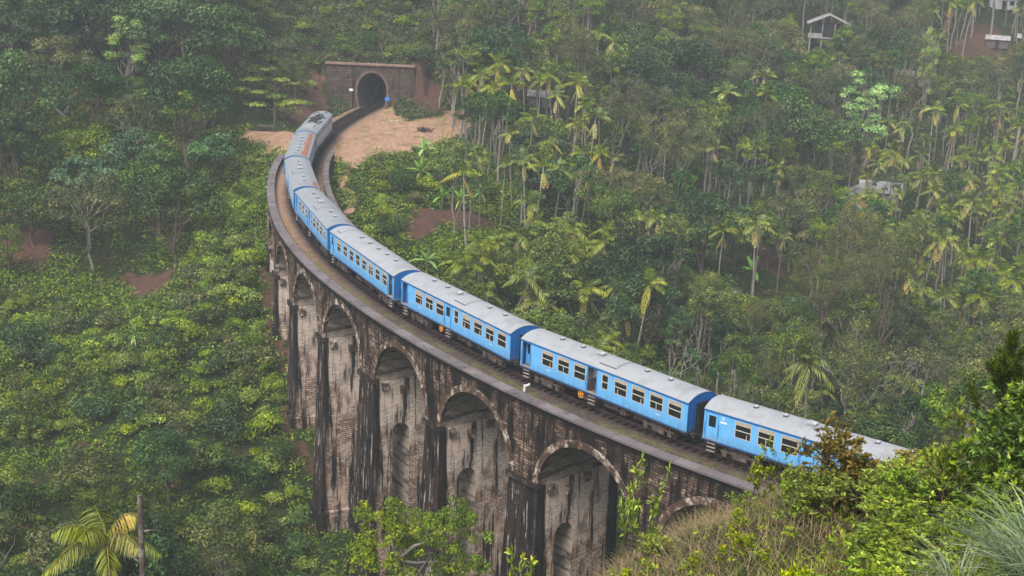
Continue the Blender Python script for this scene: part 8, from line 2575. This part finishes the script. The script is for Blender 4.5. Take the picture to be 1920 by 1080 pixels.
def twiggy(kind, cm, n, H=2.2, seed=0, stems=9, depth=3, leafn=9, leaf=.085, aspect=.38, spread=.45, r0=.022, out=.5, topbright=.35, nb=3):
    for q in range(n):
        g = np.random.default_rng(seed+q*19+1); segs = []; nodes = []
        def br(p, d, L, r, dep):
            e = p+d*L; pts = bentline(p, e, 4, .16, g); segs.append((pts, list(np.linspace(r, r*.6, 4))))
            if dep <= 1:
                for t in (.35, .6, .8): nodes.append((pts[1]+(e-pts[1])*t, d, .6))
            if dep == 0: nodes.append((e, d, 1.8)); return
            for k in range(nb):
                nd = d+g.normal(0, spread, 3)+[0, 0, .15]; nd /= np.linalg.norm(nd); br(pts[-1] if k else pts[2], nd, L*g.uniform(.55, .85), r*.6, dep-1)
        for s in range(stems):
            az = g.uniform(0, 6.28); d = np.array([math.cos(az)*out*g.uniform(.2, 1.2), math.sin(az)*out*g.uniform(.2, 1.2), 1.]); d /= np.linalg.norm(d)
            br(np.array([g.normal(0, .12)*H, g.normal(0, .12)*H, -.25]), d, H*.36*g.uniform(.7, 1.25), r0, depth)
        C = []; A = []; T = []
        zt = max(nd[0][2] for nd in nodes)
        for p, d, m_ in nodes:
            k = max(2, int(leafn*m_*.6)); a = d+g.normal(0, .75, (k, 3)); C.append(p+g.normal(0, .012, (k, 3))); A.append(a); T.append(np.clip(g.uniform(0, 1-topbright, k)+topbright*(m_ > 1)*g.uniform(.5, 1.3), 0, 1))
        add_proto(kind, tubes(segs, 4), M_BARK, leaves_dir(np.concatenate(C), np.concatenate(A), leaf, aspect, g, tint=np.concatenate(T)), cm, zt, 'foliage', 'stems')
twiggy('foreground_bush', 'fore', 3, 2.0, 400, 10, 3, 7, .15, .38)
twiggy('bronze_bush', 'bronze', 2, 2.0, 430, 10, 3, 6, .14, .42)
twiggy('glossy_bush', 'glossy', 2, 3.0, 450, 15, 3, 12, .175, .43, r0=.03)
twiggy('sapling', 'fore', 2, 2.4, 470, 3, 2, 9, .14, .36, out=.25)
twiggy('weedy_shrub', 'fore', 3, 1.0, 490, 7, 2, 7, .12, .38, out=.8, r0=.012)
broadleaf('light_green_tree', 'bright', 2, 16, 3.2, .50, 80, 62, .21, seed=510, bark=M_BARKP, rc=.17, flat=.75)
def sgz(x, y): return gz(x, y)
FG = [ # kind, var, x, y, height, width scale, label, group
 ('bronze_bush',0,7.3,26.8,1.75,1.0,'bronze-leaved bush in front of the nearest coach where its blue side disappears','foreground bushes'),
 ('bronze_bush',1,8.3,25.8,1.05,.95,'olive bronze bush right of the first one, in front of the last coach','foreground bushes'),
 ('foreground_bush',0,6.7,26.4,.95,.8,'fresh yellow-green bush at the left end of the foreground thicket','foreground bushes'),
 ('foreground_bush',1,7.5,24.6,1.05,.95,'bright green bush in the middle of the foreground thicket','foreground bushes'),
 ('foreground_bush',2,8.2,23.4,1.1,.95,'leafy light green bush below the hidden last coach','foreground bushes'),
 ('foreground_bush',0,9.1,24.0,1.5,.8,'yellow-green bush left of the large glossy bush','foreground bushes'),
 ('foreground_bush',1,6.6,22.0,.9,.8,'low bright bush above the dry grass','foreground bushes'),
 ('foreground_bush',2,7.0,20.2,.9,.85,'low green bush in front of the thicket, left of the silver grass','foreground bushes'),
 ('foreground_bush',1,5.9,18.0,.7,.7,'small leafy bush at the bottom edge left of the silver grass','foreground bushes'),
 ('foreground_bush',2,10.4,24.8,1.7,.9,'green bush between the train and the glossy bush','foreground bushes'),
 ('foreground_bush',0,7.7,18.6,1.1,.8,'leafy bush directly behind the silver grass tuft','foreground bushes'),
 ('glossy_bush',0,8.95,20.8,2.55,.8,'large glossy dark green bush at the right edge','foreground bushes'),
 ('glossy_bush',1,9.7,20.9,2.85,.85,'tall glossy bush with pale new leaves touching the right edge','foreground bushes'),
 ('glossy_bush',0,9.1,19.2,1.7,.7,'glossy bush low at the right edge behind the silver grass','foreground bushes'),
 ('sapling',0,8.0,23.4,2.3,.9,'bright sapling sticking up left of the glossy bush',None),
 ('sapling',1,3.3,32,3.0,1.0,'tall lime green seedling standing in front of the second arch from the right',None),
 ('sapling',0,1.1,45,6.0,1.8,'bright leafy sapling at the bottom edge before the third pier from the right',None),
 ('sapling',1,6.1,30,1.8,.7,'lime green seedling where the parapet meets the dry grass',None),
]
for k_, v_, x_, y_, h_, w_, lb_, gr_ in FG: mkplant(k_, v_, x_, y_, h_, R_.uniform(0, 6.28), lb_, 'bush' if 'bush' in k_ else 'sapling', gr_, sxy=w_)
mkplant('light_green_tree', 0, -6.4, 75, 18.6, .6, 'light green tree in front of the tall middle piers, at the bottom edge', 'tree', None, sxy=1.0)
mkplant('light_green_tree', 1, -3.4, 79, 18.4, 2.0, 'light green tree right of the other light tree, before the niche of a pier', 'tree', None, sxy=.85)
for i, (x_, y_, h_) in enumerate([(3.2,28.5,.55),(4.2,26.5,.5),(4.9,25.4,.5),(3.9,30.5,.6),(5.4,28.4,.5),(3.9,23.0,.5),(3.7,25.2,.4),(5.9,31,.6),(5.2,21,.5),(7.0,29.0,.7),(7.6,27.8,.8),(4.6,20.2,.45),(5.6,18.5,.5),(6.7,22,.6),(7.3,18.2,.6),(6.6,16.4,.5),(5.2,16.2,.5)]):
    mkplant('weedy_shrub', i, x_, y_, h_, i*1.3, ('small green weedy shrub in the dry grass, %s' % ['lowest at the left','near the slope edge','between straw clumps','on the slope brow','near the parapet','in the lower grass'][i % 6]), 'shrub', 'weedy shrubs in the dry grass')
# fishtail palm, lower left
def big_palm():
    g = np.random.default_rng(77); x, y = -23.9, 75.; zg = gz(x, y); zc = -2.6
    t = thing('feathery_palm', 'large yellow-green feathery palm with hanging leaflets at the lower left corner', 'palm', (x, y, zg))
    h = zc-zg; link('trunk', tubes([([(0,0,-1),(.2,.1,h*.5),(0,0,h)], [.28,.22,.20])], 8).mesh('feathery_palm_trunk', M_BARK, True), t)
    for i in range(13):
        az = i*2.4+g.normal(0, .2); el = 1.15-1.05*(i/12); d = np.array([math.cos(az)*math.cos(el), math.sin(az)*math.cos(el), math.sin(el)])
        V, Fc, T = frond(np.array([0, 0, h]), d, 4.6*g.uniform(.85, 1.1), .62, 30, 1.25, .11, g, hang=1.0, tintb=.58+.12*g.normal()); link('frond', npmesh('palm_frond', V, Fc, ML['palm'], T), t)
big_palm()
# layered tree
def layered():
    g = np.random.default_rng(5); x, y = -37.3, 207.; zg = gz(x, y)
    t = thing('layered_tree', 'tree with flat bright green leaf tiers beside the earth yard left of the train', 'tree', (x, y, zg))
    segs = [([(0,0,-.6),(0,.1,3.5),(.1,0,8.6)], [.2,.15,.06])]; C = []; Rr = []
    for (dx, dy, z, r) in [(-1.,0,8.6,1.3),(-3.5,.5,6.9,1.9),(1.2,-.5,7.2,1.4),(3.0,.2,6.6,1.0),(-5.2,0,5.4,1.6),(-2.4,-.6,5.2,1.6),(0.5,0,4.6,1.9),(3.2,-.4,3.9,2.0),(1.5,.6,3.4,2.0),(5.0,.1,3.7,1.3),(-2.6,.2,3.2,1.8)]:
        C.append((dx, dy, z)); Rr.append(r); segs.append(([(0,0,z-.9),(dx*.6,dy*.6,z-.3),(dx,dy,z-.1)], [.08,.05,.02]))
    link('trunk', tubes(segs, 5).mesh('layered_tree_trunk', M_BARK), t)
    V, Fc, T = clumps(np.array(C), np.array(Rr), 230, .34, .6, .1, g, .17, .5, -.2); link('crown', npmesh('layered_tree_crown', V, Fc, ML['bright'], T), t)
layered()
# broken dead trunks
def snag(name, x, y, h, r, label, m, seed, stubs=5, lean=(0, 0)):
    g = np.random.default_rng(seed); t = thing(name, label, 'dead tree', (x, y, gz(x, y)))
    w = MB(); pts = [(lean[0]*k/6, lean[1]*k/6, -1+(h+1)*k/6) for k in range(7)]; w.tube(pts, [r*(1.2-.6*k/6)*g.uniform(.85, 1.15) for k in range(7)], 8)
    link('trunk', w.mesh(name+'_trunk', m), t)
    for k in range(stubs):
        z = h*g.uniform(.55, .97); a = g.uniform(0, 6.28); L = g.uniform(.4, 1.3); f = z/h; w = MB(); b = Vector((lean[0]*f, lean[1]*f, z))
        w.tube([b, b+Vector((math.cos(a)*L*.5, math.sin(a)*L*.5, .1)), b+Vector((math.cos(a)*L, math.sin(a)*L, .35*g.uniform(-1, 2)))], [r*.35, r*.25, .02], 5); link('branch', w.mesh('stub', m), t)
    return t
M_SNAG = simple('snag_bark', (.10,.07,.06), .9, var=.5, scale=2, dirt=(.36,.33,.31))
snag('dead_trunk', -20.9, 72, 18.6, .26, 'dark dead trunk mottled white, standing beside the feathery palm', M_SNAG, 3, 8)
snag('dead_trunk', 48.3, 245.8, 12.2, .42, 'broken dead trunk with a splintered pale top on the right hillside', M_BARKP, 4, 5)
snag('tall_bare_trunk', 86.8, 238, 13.5, .38, 'tall bare pale trunk with a forked top near the right edge', M_BARKP, 8, 4, (.5, 0))
snag('tall_bare_trunk', -72.5, 232, 24, .45, 'reddish brown tree trunk rising out of the frame at top left', simple('red_bark', (.15,.06,.05), .9, var=.3), 9, 2)
# pine tree top at the right edge
def pine():
    g = np.random.default_rng(15); x, y = 12.35, 32.; zg = gz(x, y); t = thing('pine_tree', 'dark green pine top with long upright needles at the right edge above the glossy bush', 'pine tree', (x, y, zg)); h = 26.0-zg
    segs = [([(0,0,-.5),(0,0,h*.6),(0,0,h*.92)], [.09,.06,.02])]; C = []; A = []
    for k in range(26):
        z = h*g.uniform(.25, .97) if k else h; a = g.uniform(0, 6.28); rad = max(.0, (1.02-z/h))*1.25*g.uniform(.5, 1); p = np.array([math.cos(a)*rad, math.sin(a)*rad, z]); segs.append(([(0,0,max(0,z-.35)),tuple(p)], [.025,.012]))
        n = 230; d = np.array([math.cos(a)*.5*(rad > .1), math.sin(a)*.5*(rad > .1), 1.]); C.append(p+d*g.uniform(-.35, .25, (n, 1))); A.append(d+g.normal(0, .55, (n, 3)))
    link('trunk', tubes(segs, 5).mesh('pine_trunk', M_BARK), t); V, Fc, T = leaves_dir(np.concatenate(C), np.concatenate(A), .26, .055, g); link('crown', npmesh('pine_crown', V, Fc, ML['glossy'], T), t)
pine()

# ---------------------------------------------------------------- blades of grass
def blades(P, az, lean, L, wd, g, k=4, curl=1.):
    n = len(P); ts = np.linspace(0, 1, k+1); dirh = np.c_[np.cos(az), np.sin(az), np.zeros(n)]; side = np.c_[-np.sin(az), np.cos(az), np.zeros(n)]
    rows = []
    for t in ts:
        ang = lean+curl*t*t*.9; 
        hor = L*(np.sin(lean)*t+curl*.55*t**2.2*np.cos(lean)); ver = L*(np.cos(lean)*t-curl*.42*t**2.6)
        c = P+dirh*hor[:, None]+np.c_[np.zeros((n, 2)), ver]; w = wd*(1-t)**.6 if t < 1 else np.zeros(n)
        tw = side+dirh*0; rows.append(c-tw*(w*.5)[:, None]); rows.append(c+tw*(w*.5)[:, None])
    V = np.stack(rows, 1).reshape(-1, 3); m_ = 2*(k+1); i = np.arange(n)*m_; Fs = []
    for r in range(k):
        a, b, c, d = i+2*r, i+2*r+1, i+2*r+3, i+2*r+2; Fs.append(np.stack([a, b, c], 1)); Fs.append(np.stack([a, c, d], 1))
    Fc = np.stack(Fs, 1).reshape(-1, 3); return V, Fc
def tuft(x, y, n, L, lab, seed, wd=.013, rad=.22, z=0.):
    g = np.random.default_rng(seed); t = thing('grass_tuft', lab, 'grass tuft', (x, y, gz(x, y)+z))
    a = g.uniform(0, 6.28, n); rr = rad*np.sqrt(g.uniform(0, 1, n)); P = np.c_[rr*np.cos(a), rr*np.sin(a), np.full(n, -.05)]; az = a+g.normal(0, .6, n)
    V, Fc = blades(P, az, g.uniform(.05, .75, n), L*g.uniform(.55, 1.15, n), wd*g.uniform(.6, 1.4, n), g, 6, 1.0); T = np.repeat(g.uniform(0, 1, n), 12)
    link('blades', npmesh('grass_blades', V, Fc, ML['grass'], T), t)
tuft(6.05, 13.8, 300, 1.35, 'big silvery green grass tuft with long arching blades at the right edge', 1, .026, .32)
tuft(5.15, 11.4, 260, .95, 'silvery grass tuft cut by the bottom right corner of the view', 2, .022, .3)
tuft(5.75, 15.4, 120, .75, 'smaller silver grass tuft left of the big one', 3, .022, .25)
tuft(6.75, 14.8, 200, 1.25, 'silver grass tuft leaning out of the right edge', 4, .024, .3)
g_ = np.random.default_rng(90)
def scatter(n, x0, x1, y0, y1, cond):
    x = g_.uniform(x0, x1, n); y = g_.uniform(y0, y1, n); k = cond(x, y); return x[k], y[k]
# straw slope
x, y = scatter(70000, -3, 11, 13, 60, lambda x, y: g_.uniform(size=len(x)) < np.clip(1.9-(x-.20*y)/1.6, .15, 1)*np.clip(40/y, .4, 1))
P = np.c_[x, y, gzv(x, y)-.03]; n = len(x); patch = .5+.5*np.sin(x*1.7+np.sin(y*.9)*2)*np.sin(y*.8+1.3)
V, Fc = blades(P, g_.uniform(0, 6.28, n)*.5+g_.choice([0, 2.2], n), g_.uniform(.1, 1.1, n), g_.uniform(.25, .85, n)*(.7+.5*patch), g_.uniform(.007, .016, n), g_, 3, .9)
T = np.clip(patch*.35+g_.uniform(-.1, .85, n), 0, 1); stuff('dry_grass', npmesh('dry_grass', V, Fc, ML['straw'], np.repeat(T, 6)), 'straw coloured and reddish dry grass covering the near slope', 'grass')
# fresh grass at the bottom right
x, y = scatter(9000, 2.5, 9, 10, 24, lambda x, y: np.ones(len(x), bool)); P = np.c_[x, y, gzv(x, y)-.02]; n = len(x)
V, Fc = blades(P, g_.uniform(0, 6.28, n), g_.uniform(0, .7, n), g_.uniform(.15, .42, n), g_.uniform(.008, .016, n), g_, 3, .8)
stuff('green_grass', npmesh('green_grass', V, Fc, ML['fore'], np.repeat(g_.uniform(0, 1, n), 6)), 'short fresh green grass under the near bushes', 'grass')
# near ground leaves (forbs)
def cover(name, n_c, x0, x1, y0, y1, cond, mat_, per, leaf, rr, lab, hz_=.6, aspect=.5, big=1.):
    x, y = scatter(n_c, x0, x1, y0, y1, cond); n = len(x); rad = g_.uniform(rr[0], rr[1], n)*np.clip(y/140, .8, 2.0)**big
    pz = gzv(x, y); d = sphere_dirs(n*per, g_, .0); r2 = np.repeat(rad, per)*g_.uniform(.55, 1.05, n*per)
    C = np.c_[np.repeat(x, per)+d[:, 0]*r2, np.repeat(y, per)+d[:, 1]*r2, np.repeat(pz, per)+d[:, 2]*r2*hz_+.02]
    Nn = d*.8+g_.normal(0, .5, d.shape)+[0, 0, .5]; tc_ = np.repeat(g_.uniform(0, 1, n), per)
    T = np.clip(.45*tc_+.6*g_.uniform(0, 1, n*per), 0, 1); sz = np.repeat(np.clip(leaf*(y/100)**.6, leaf*.3, leaf*2), per)
    V, Fc, T2 = leaves(C, Nn, sz, aspect, .2, g_, tint=T); return stuff(name, npmesh(name, V, Fc, ML[mat_], T2), lab, 'undergrowth')
def dpath(x, y):
    out = np.full(len(x), 99.)
    for i in range(0, len(x), 4000): out[i:i+4000] = np.hypot(x[i:i+4000, None]-PATH[None, ::3, 0], y[i:i+4000, None]-PATH[None, ::3, 1]).min(1)
    return out
def attr(A, x, y):
    i = np.clip(np.searchsorted(xs, x)-1, 0, len(xs)-2); j = np.clip(np.searchsorted(ys, y)-1, 0, len(ys)-2); return A[j, i]
def okc(x, y):
    dp = dpath(x, y); zz = gzv(x, y); t = (abs(x) < .44*y+12) & (attr(yard, x, y) < .35) & (attr(bare, x, y) < .45) & ((dp > 3.4) | (zz < -4) | (y > 230)) & ~((abs(x-PXC) < 4) & (y > 226) & (y < 230.5)) & ~((abs(x-PXC) < 8) & (y > 228.6) & (y < 230.2))
    return t
cl = lambda x, y: .5+.5*np.sin(x*.21+1.7*np.sin(y*.11))*np.cos(y*.17+1.1*np.sin(x*.13))
cover('undergrowth', 19000, -90, 20, 62, 200, lambda x, y: okc(x, y) & (g_.uniform(size=len(x)) < .45+.6*cl(x, y)), 'mid', 20, .27, (.5, 1.3), 'mixed green undergrowth covering the valley slopes', .75)
cover('bright_undergrowth', 12000, -90, 10, 62, 205, lambda x, y: okc(x, y) & (cl(x+30, y) > .35), 'bright', 18, .27, (.4, 1.05), 'fresh bright green weeds between the shrubs of the valley slopes', .8)
cover('forest_floor', 9000, -110, 150, 140, 345, lambda x, y: okc(x, y), 'olive', 20, .20, (.7, 1.3), 'dull low growth on the floor of the far forest', .8)
cover('tunnel_hill_scrub', 8000, -75, 25, 214, 290, lambda x, y: okc(x, y), 'olive', 20, .24, (.4, 1.0), 'scrubby low growth on the hillside round the tunnel', .9)
cover('near_weeds', 5000, -4, 14, 12, 60, lambda x, y: (g_.uniform(size=len(x)) < np.clip(.10+.25*(np.sin(x*2.3+1)*np.sin(y*1.1)>.25)+(x-.205*y)/2.5, .06, 1)), 'fore', 16, .28, (.10, .32), 'leafy green weeds on the near slope', .9, .42, 0.)
# weeds along the deck
def deckweeds():
    n = 2600; ph = g_.uniform(196, 232, n); off = np.array([ocap(p) for p in ph])-.85-np.abs(g_.normal(0, .28, n)); keep = g_.uniform(size=n) < .35+.65*np.sin(ph*2.1)**2
    a = np.radians(ph); P = np.c_[CX+(RR+off)*np.cos(a), CY+(RR+off)*np.sin(a), np.full(n, -.34)][keep]; n = len(P)
    P = np.repeat(P, 7, 0)+g_.normal(0, .06, (n*7, 3))*[1, 1, 0]; m_ = len(P)
    V, Fc = blades(P, g_.uniform(0, 6.28, m_), g_.uniform(0, .9, m_), g_.uniform(.10, .30, m_), g_.uniform(.02, .04, m_), g_, 2, .7)
    stuff('deck_weeds', npmesh('deck_weeds', V, Fc, ML['straw'], np.repeat(np.clip(g_.normal(.8, .2, m_), 0, 1), 4)), 'sparse weeds growing in the ballast beside the parapet', 'weeds')
deckweeds()

# ---------------------------------------------------------------- small built things
def sign(name, label, cat_, loc, w_, h_, z_, m, rot=0., pole_h=None):
    t = thing(name, label, cat_, loc, rot)
    q = MB(); q.tube([(0,0,0),(0,0,pole_h or z_+h_)], .035, 6); link('pole', q.mesh('sign_pole', M_STEP), t)
    q = MB(); q.box(-w_/2, w_/2, -.065, -.037, z_, z_+h_); link('board', q.mesh('sign_board', m), t); return t
sign('notice_board', 'small white notice board left of the tunnel mouth', 'sign', (-28.3, 228.3, -.4), .62, .42, 2.85, M_WHITE)
sign('blue_sign', 'small blue sign with a thin pole right of the tunnel mouth', 'sign', (-22.25, 228.2, -.4), .75, .55, 1.55, simple('sign_blue', (.03,.22,.75), .5), 0, 4.0)
t = thing('gradient_post', 'short white post with one raised arm beside the outer parapet', 'track sign', (1.28, 97.03, -.3), math.radians(-47))
q = MB(); q.box(-.07,.07,-.05,.05,0,.56); link('post', q.mesh('gradient_post_body', M_WHITE), t)
q = MB(); q.v = [(.09,-.04,.42),(.55,-.04,.70),(.55,.04,.70),(.09,.04,.42),(.09,-.04,.60),(.55,-.04,.88),(.55,.04,.88),(.09,.04,.60)]; q.f = [(0,1,5,4),(3,7,6,2),(0,3,2,1),(4,5,6,7),(1,2,6,5),(0,4,7,3)]; link('arm', q.mesh('gradient_arm', M_WHITE), t)
# brush pile
g2 = np.random.default_rng(31); q = MB()
for k in range(70):
    a = g2.uniform(0, 6.28); r0 = g2.uniform(0, 1.1); p = Vector((math.cos(a)*r0*1.2, math.sin(a)*r0*.7, g2.uniform(0, .35))); d = Vector((g2.normal(0, .6), g2.normal(0, .6), g2.uniform(0, .8))); q.tube([p, p+d*.4+Vector((0,0,.05)), p+d*.8], [.05, .04, .015], 4)
t = thing('brush_pile', 'dark heap of cut branches lying on the bare earth yard', 'brush pile', (-14.5, 209.3, gz(-14.5, 209.3)))
link('branches', q.mesh('brush_pile', simple('dark_brush', (.045,.04,.042), .95)), t)
for i, (x_, y_, lb_) in enumerate([(-20,218.2,'crumpled white plastic litter at the grassy edge of the yard'),(-18.6,219.4,'second scrap of white litter, right of the first by the bushes'),(-18.8,123.4,'white plastic litter lying left of the tallest pier foot')]):
    q = MB(); g2 = np.random.default_rng(40+i)
    for k in range(9):
        cx_, cy2 = g2.normal(0, .35), g2.normal(0, .2); q.poly([(cx_+g2.normal(0,.2), cy2+g2.normal(0,.15), .05+g2.uniform(0,.2)) for _ in range(3)]+[(cx_+.15, cy2+.1, .05)])
    o = link('plastic_litter', q.mesh('plastic_litter', M_WHITE), None, (x_, y_, gz(x_, y_)+.1)); tag(o, lb_, 'litter')
x, y = scatter(5200, -31, -8, 183, 229, lambda x, y: (attr(yard, x, y) > .2) & (dpath(x, y) > 3.0) & ((attr(yard, x, y) < .95) | (cl(x*4, y*4) > .82)))
P = np.c_[x, y, gzv(x, y)-.02]; P = np.repeat(P, 6, 0)+g_.normal(0, .12, (len(P)*6, 3))*[1, 1, 0]; n = len(P)
V, Fc = blades(P, g_.uniform(0, 6.28, n), g_.uniform(0, 1., n), g_.uniform(.12, .35, n), g_.uniform(.05, .09, n), g_, 2, .7); stuff('yard_grass', npmesh('yard_grass', V, Fc, ML['straw'], np.repeat(np.clip(g_.normal(.88, .15, n), 0, 1), 4)), 'short worn grass creeping over the bare yard by the tunnel', 'grass')
# low wooden table stand
t = thing('wooden_stand', 'dark wooden table stand under the layered tree beside the yard', 'table', (-37.9, 203.2, gz(-37.9, 203.2)-.05))
M_WOOD = simple('weathered_wood', (.10,.075,.06), .9, var=.4)
q = MB(); q.box(-1.3,1.3,-.5,.5,.85,.93); link('top', q.mesh('stand_top', M_WOOD), t)
for sx in (-1.15, 1.15):
    for sy in (-.4, .4): q = MB(); q.box(sx-.06,sx+.06,sy-.06,sy+.06,-.2,.848); link('leg', q.mesh('stand_leg', M_WOOD), t)

# ---------------------------------------------------------------- houses on the right hillside
M_TIN = simple('tin_roof_pale', (.36,.36,.37), .5, var=.12, dirt=(.17,.12,.10)); M_TINW = simple('tin_roof_white', (.42,.43,.45), .6, var=.15, dirt=(.24,.19,.17))
M_OR = simple('wall_orange', (.42,.12,.06), .85, var=.2); M_CEM = simple('wall_cement', (.30,.28,.27), .9, var=.2, dirt=(.16,.14,.13)); M_TURQ = simple('door_turquoise', (.02,.25,.42), .6); M_ORB = simple('door_orange', (.75,.18,.03), .6)
M_DARKI = simple('dark_opening', (.02,.02,.022), .9); M_ROOFB = simple('tin_roof_brown', (.20,.16,.17), .8, var=.2)
def corr_roof(t, w_, d_, z0, z1, m, over=.4, ridge='y', th=.05, name='roof'):
    """gable roof; ridge along x or y"""
    q = MB(); W2, D2 = w_/2+over, d_/2+over
    def slab(a, b, c, d):
        n = (Vector(b)-Vector(a)).cross(Vector(d)-Vector(a)).normalized()*th
        q.quad(a, b, c, d); q.quad(*[tuple(Vector(p)-n) for p in (d, c, b, a)])
        for p, r in ((a, b), (b, c), (c, d), (d, a)): q.quad(p, r, tuple(Vector(r)-n), tuple(Vector(p)-n))
    k = over*(z1-z0)/((w_ if ridge == 'y' else d_)/2)
    if ridge == 'y': slab((-W2,-D2,z0-k), (0,-D2,z1), (0,D2,z1), (-W2,D2,z0-k)); slab((0,-D2,z1+.003), (W2,-D2,z0-k), (W2,D2,z0-k), (0,D2,z1+.003))
    else: slab((-W2,-D2,z0-k), (W2,-D2,z0-k), (W2,0,z1), (-W2,0,z1)); slab((-W2,0,z1+.003), (W2,0,z1+.003), (W2,D2,z0-k), (-W2,D2,z0-k))
    return link(name, q.mesh('gable_roof', m), t)
def shell(t, w_, d_, z0, z1, m, gable=None, name='wall'):
    q = MB(); a, b = w_/2, d_/2; q.box(-a, a, -b, -b+.12, z0, z1); q.box(-a, a, b-.12, b, z0, z1); q.box(-a, -a+.12, -b+.12, b-.12, z0, z1); q.box(a-.12, a, -b+.12, b-.12, z0, z1)
    if gable is not None:
        for yy in (-b+.002, b-.002): q.poly([(-a+.02,yy,z1),(a-.02,yy,z1),(0,yy,gable)])
    return link(name, q.mesh('house_wall', m), t)
def panel(t, name, x0, x1, y, z0, z1, m, side='y'):
    q = MB(); 
    if side == 'y': q.box(x0, x1, y-.04, y, z0, z1)
    else: q.box(y-.04, y, x0, x1, z0, z1)
    return link(name, q.mesh(name, m), t)
# orange house
t = thing('orange_house', 'small orange-red walled house with turquoise door and pale tin roof among palms', 'house', (57.0, 224.5, gz(57, 222)-.1), math.radians(-16))
w1 = shell(t, 4.0, 6.5, 0, 2.9, M_OR, 4.0); corr_roof(t, 4.0, 6.5, 2.93, 4.05, M_TIN, .5)
panel(w1, 'door', .1, .85, -3.25, .05, 2.0, M_TURQ); panel(w1, 'door', 1.1, 1.8, -3.25, .05, 2.0, M_ORB); panel(w1, 'window', -1.3, -.5, -3.25, .9, 1.8, M_DARKI)
q = MB(); q.box(-3.4,2.6,-4.6,-3.28,-.9,-.02); link('terrace', q.mesh('terrace', simple('terrace_earth', (.16,.09,.07), .95)), t)
t = thing('long_house', 'pale tin-roofed house joined behind the orange-walled house', 'house', (61.5, 227.5, gz(61, 226)), math.radians(-12)); w1 = shell(t, 6.2, 4.2, -.5, 2.8, M_CEM, None); corr_roof(t, 6.2, 4.2, 2.84, 4.1, M_TIN, .5, 'x'); panel(w1, 'door', -.5, .4, -2.1, 0, 2, M_DARKI)
# stilt house
t = thing('stilt_house', 'open house on stilts with a whitish gable roof high on the right hillside', 'house', (61.5, 280.5, gz(61.5, 281)-.2), math.radians(-10))
q = MB(); q.box(-3.9,3.9,-3.1,3.1,2.9,3.1); link('platform', q.mesh('platform', M_CEM), t)
for sx in (-3.5,-1.2,1.2,3.5):
    for sy in (-2.8, 2.8):
        q = MB(); q.box(sx-.13,sx+.13,sy-.13,sy+.13,-1.2,2.898); link('stilt', q.mesh('stilt', M_CEM), t)
        q = MB(); q.box(sx-.09,sx+.09,sy-.09,sy+.09,3.102,5.9); link('post', q.mesh('post', M_STEP), t)
w1 = shell(t, 4.2, 4.6, 3.102, 5.6, M_DARKI, None); q = MB(); q.box(-3.9,-1.3,-3.05,-2.95,3.102,3.9); link('railing', q.mesh('railing', M_CEM), t); corr_roof(t, 7.6, 6.0, 5.9, 7.6, M_TIN, .5)
q = MB(); q.tube([(1.2,-2.8,3.2),(3.4,-2.9,5.6)], .09, 5); link('brace', q.mesh('brace', M_STEP), t)
# sheds
for (x_, y_, w_, d_, r_, lb_, mm, mr) in [(105.9,309.8,4.6,3.4,-20,'low shed with a pale tin roof beside the red earth at top right',M_DARKI,M_TIN),(113.5,312.5,4.0,3.2,-20,'second low tin shed cut by the right edge',M_DARKI,M_TINW),(3.4,230.5,3.6,3.0,-8,'hut with a whitish tarpaulin roof inside the palm grove',M_CEM,M_TINW),(79.6,277.5,5.6,3.6,-14,'shed with a dull brown tin roof half hidden by trees',M_CEM,M_ROOFB)]:
    t = thing('tin_shed', lb_, 'shed', (x_, y_, gz(x_, y_)-.1), math.radians(r_)); w1 = shell(t, w_, d_, 0, 2.0, mm if mm is not M_DARKI else simple('shed_board', (.12,.09,.085), .9)); corr_roof(t, w_, d_, 2.04, 2.75, mr, .35, 'x'); panel(w1, 'door', -.4, .4, -d_/2, 0, 1.7, M_DARKI)
t = thing('white_house', 'whitewashed house with a pale roof at the very top right', 'house', (113.5, 331, gz(113, 330)-.2), math.radians(-18)); w1 = shell(t, 7, 5, 0, 3.0, M_WHITE, None); corr_roof(t, 7, 5, 3.04, 4.8, M_TINW, .5, 'x'); panel(w1, 'door', -.5, .4, -2.5, .05, 2.0, M_DARKI); panel(w1, 'window', 1.2, 2.2, -2.5, 1, 2, M_DARKI)
# ---------------------------------------------------------------- haze: one closed box of even, thin mist
hb = MB(); hb.box(-425, 425, -205, 605, -45, 75)
hm = bpy.data.materials.new('haze'); hm.use_nodes = True; nt = hm.node_tree
nt.nodes.remove(nt.nodes['Principled BSDF'])
pv = nt.nodes.new('ShaderNodeVolumePrincipled'); pv.inputs['Color'].default_value = (.84,.92,1,1); pv.inputs['Density'].default_value = HAZE
pv.inputs['Anisotropy'].default_value = .0
nt.links.new(pv.outputs[0], nt.nodes['Material Output'].inputs['Volume'])
hz = link('haze', hb.mesh('haze', hm)); hz['kind'] = 'stuff'; hz['label'] = 'thin morning mist filling the valley air'; hz['category'] = 'haze'
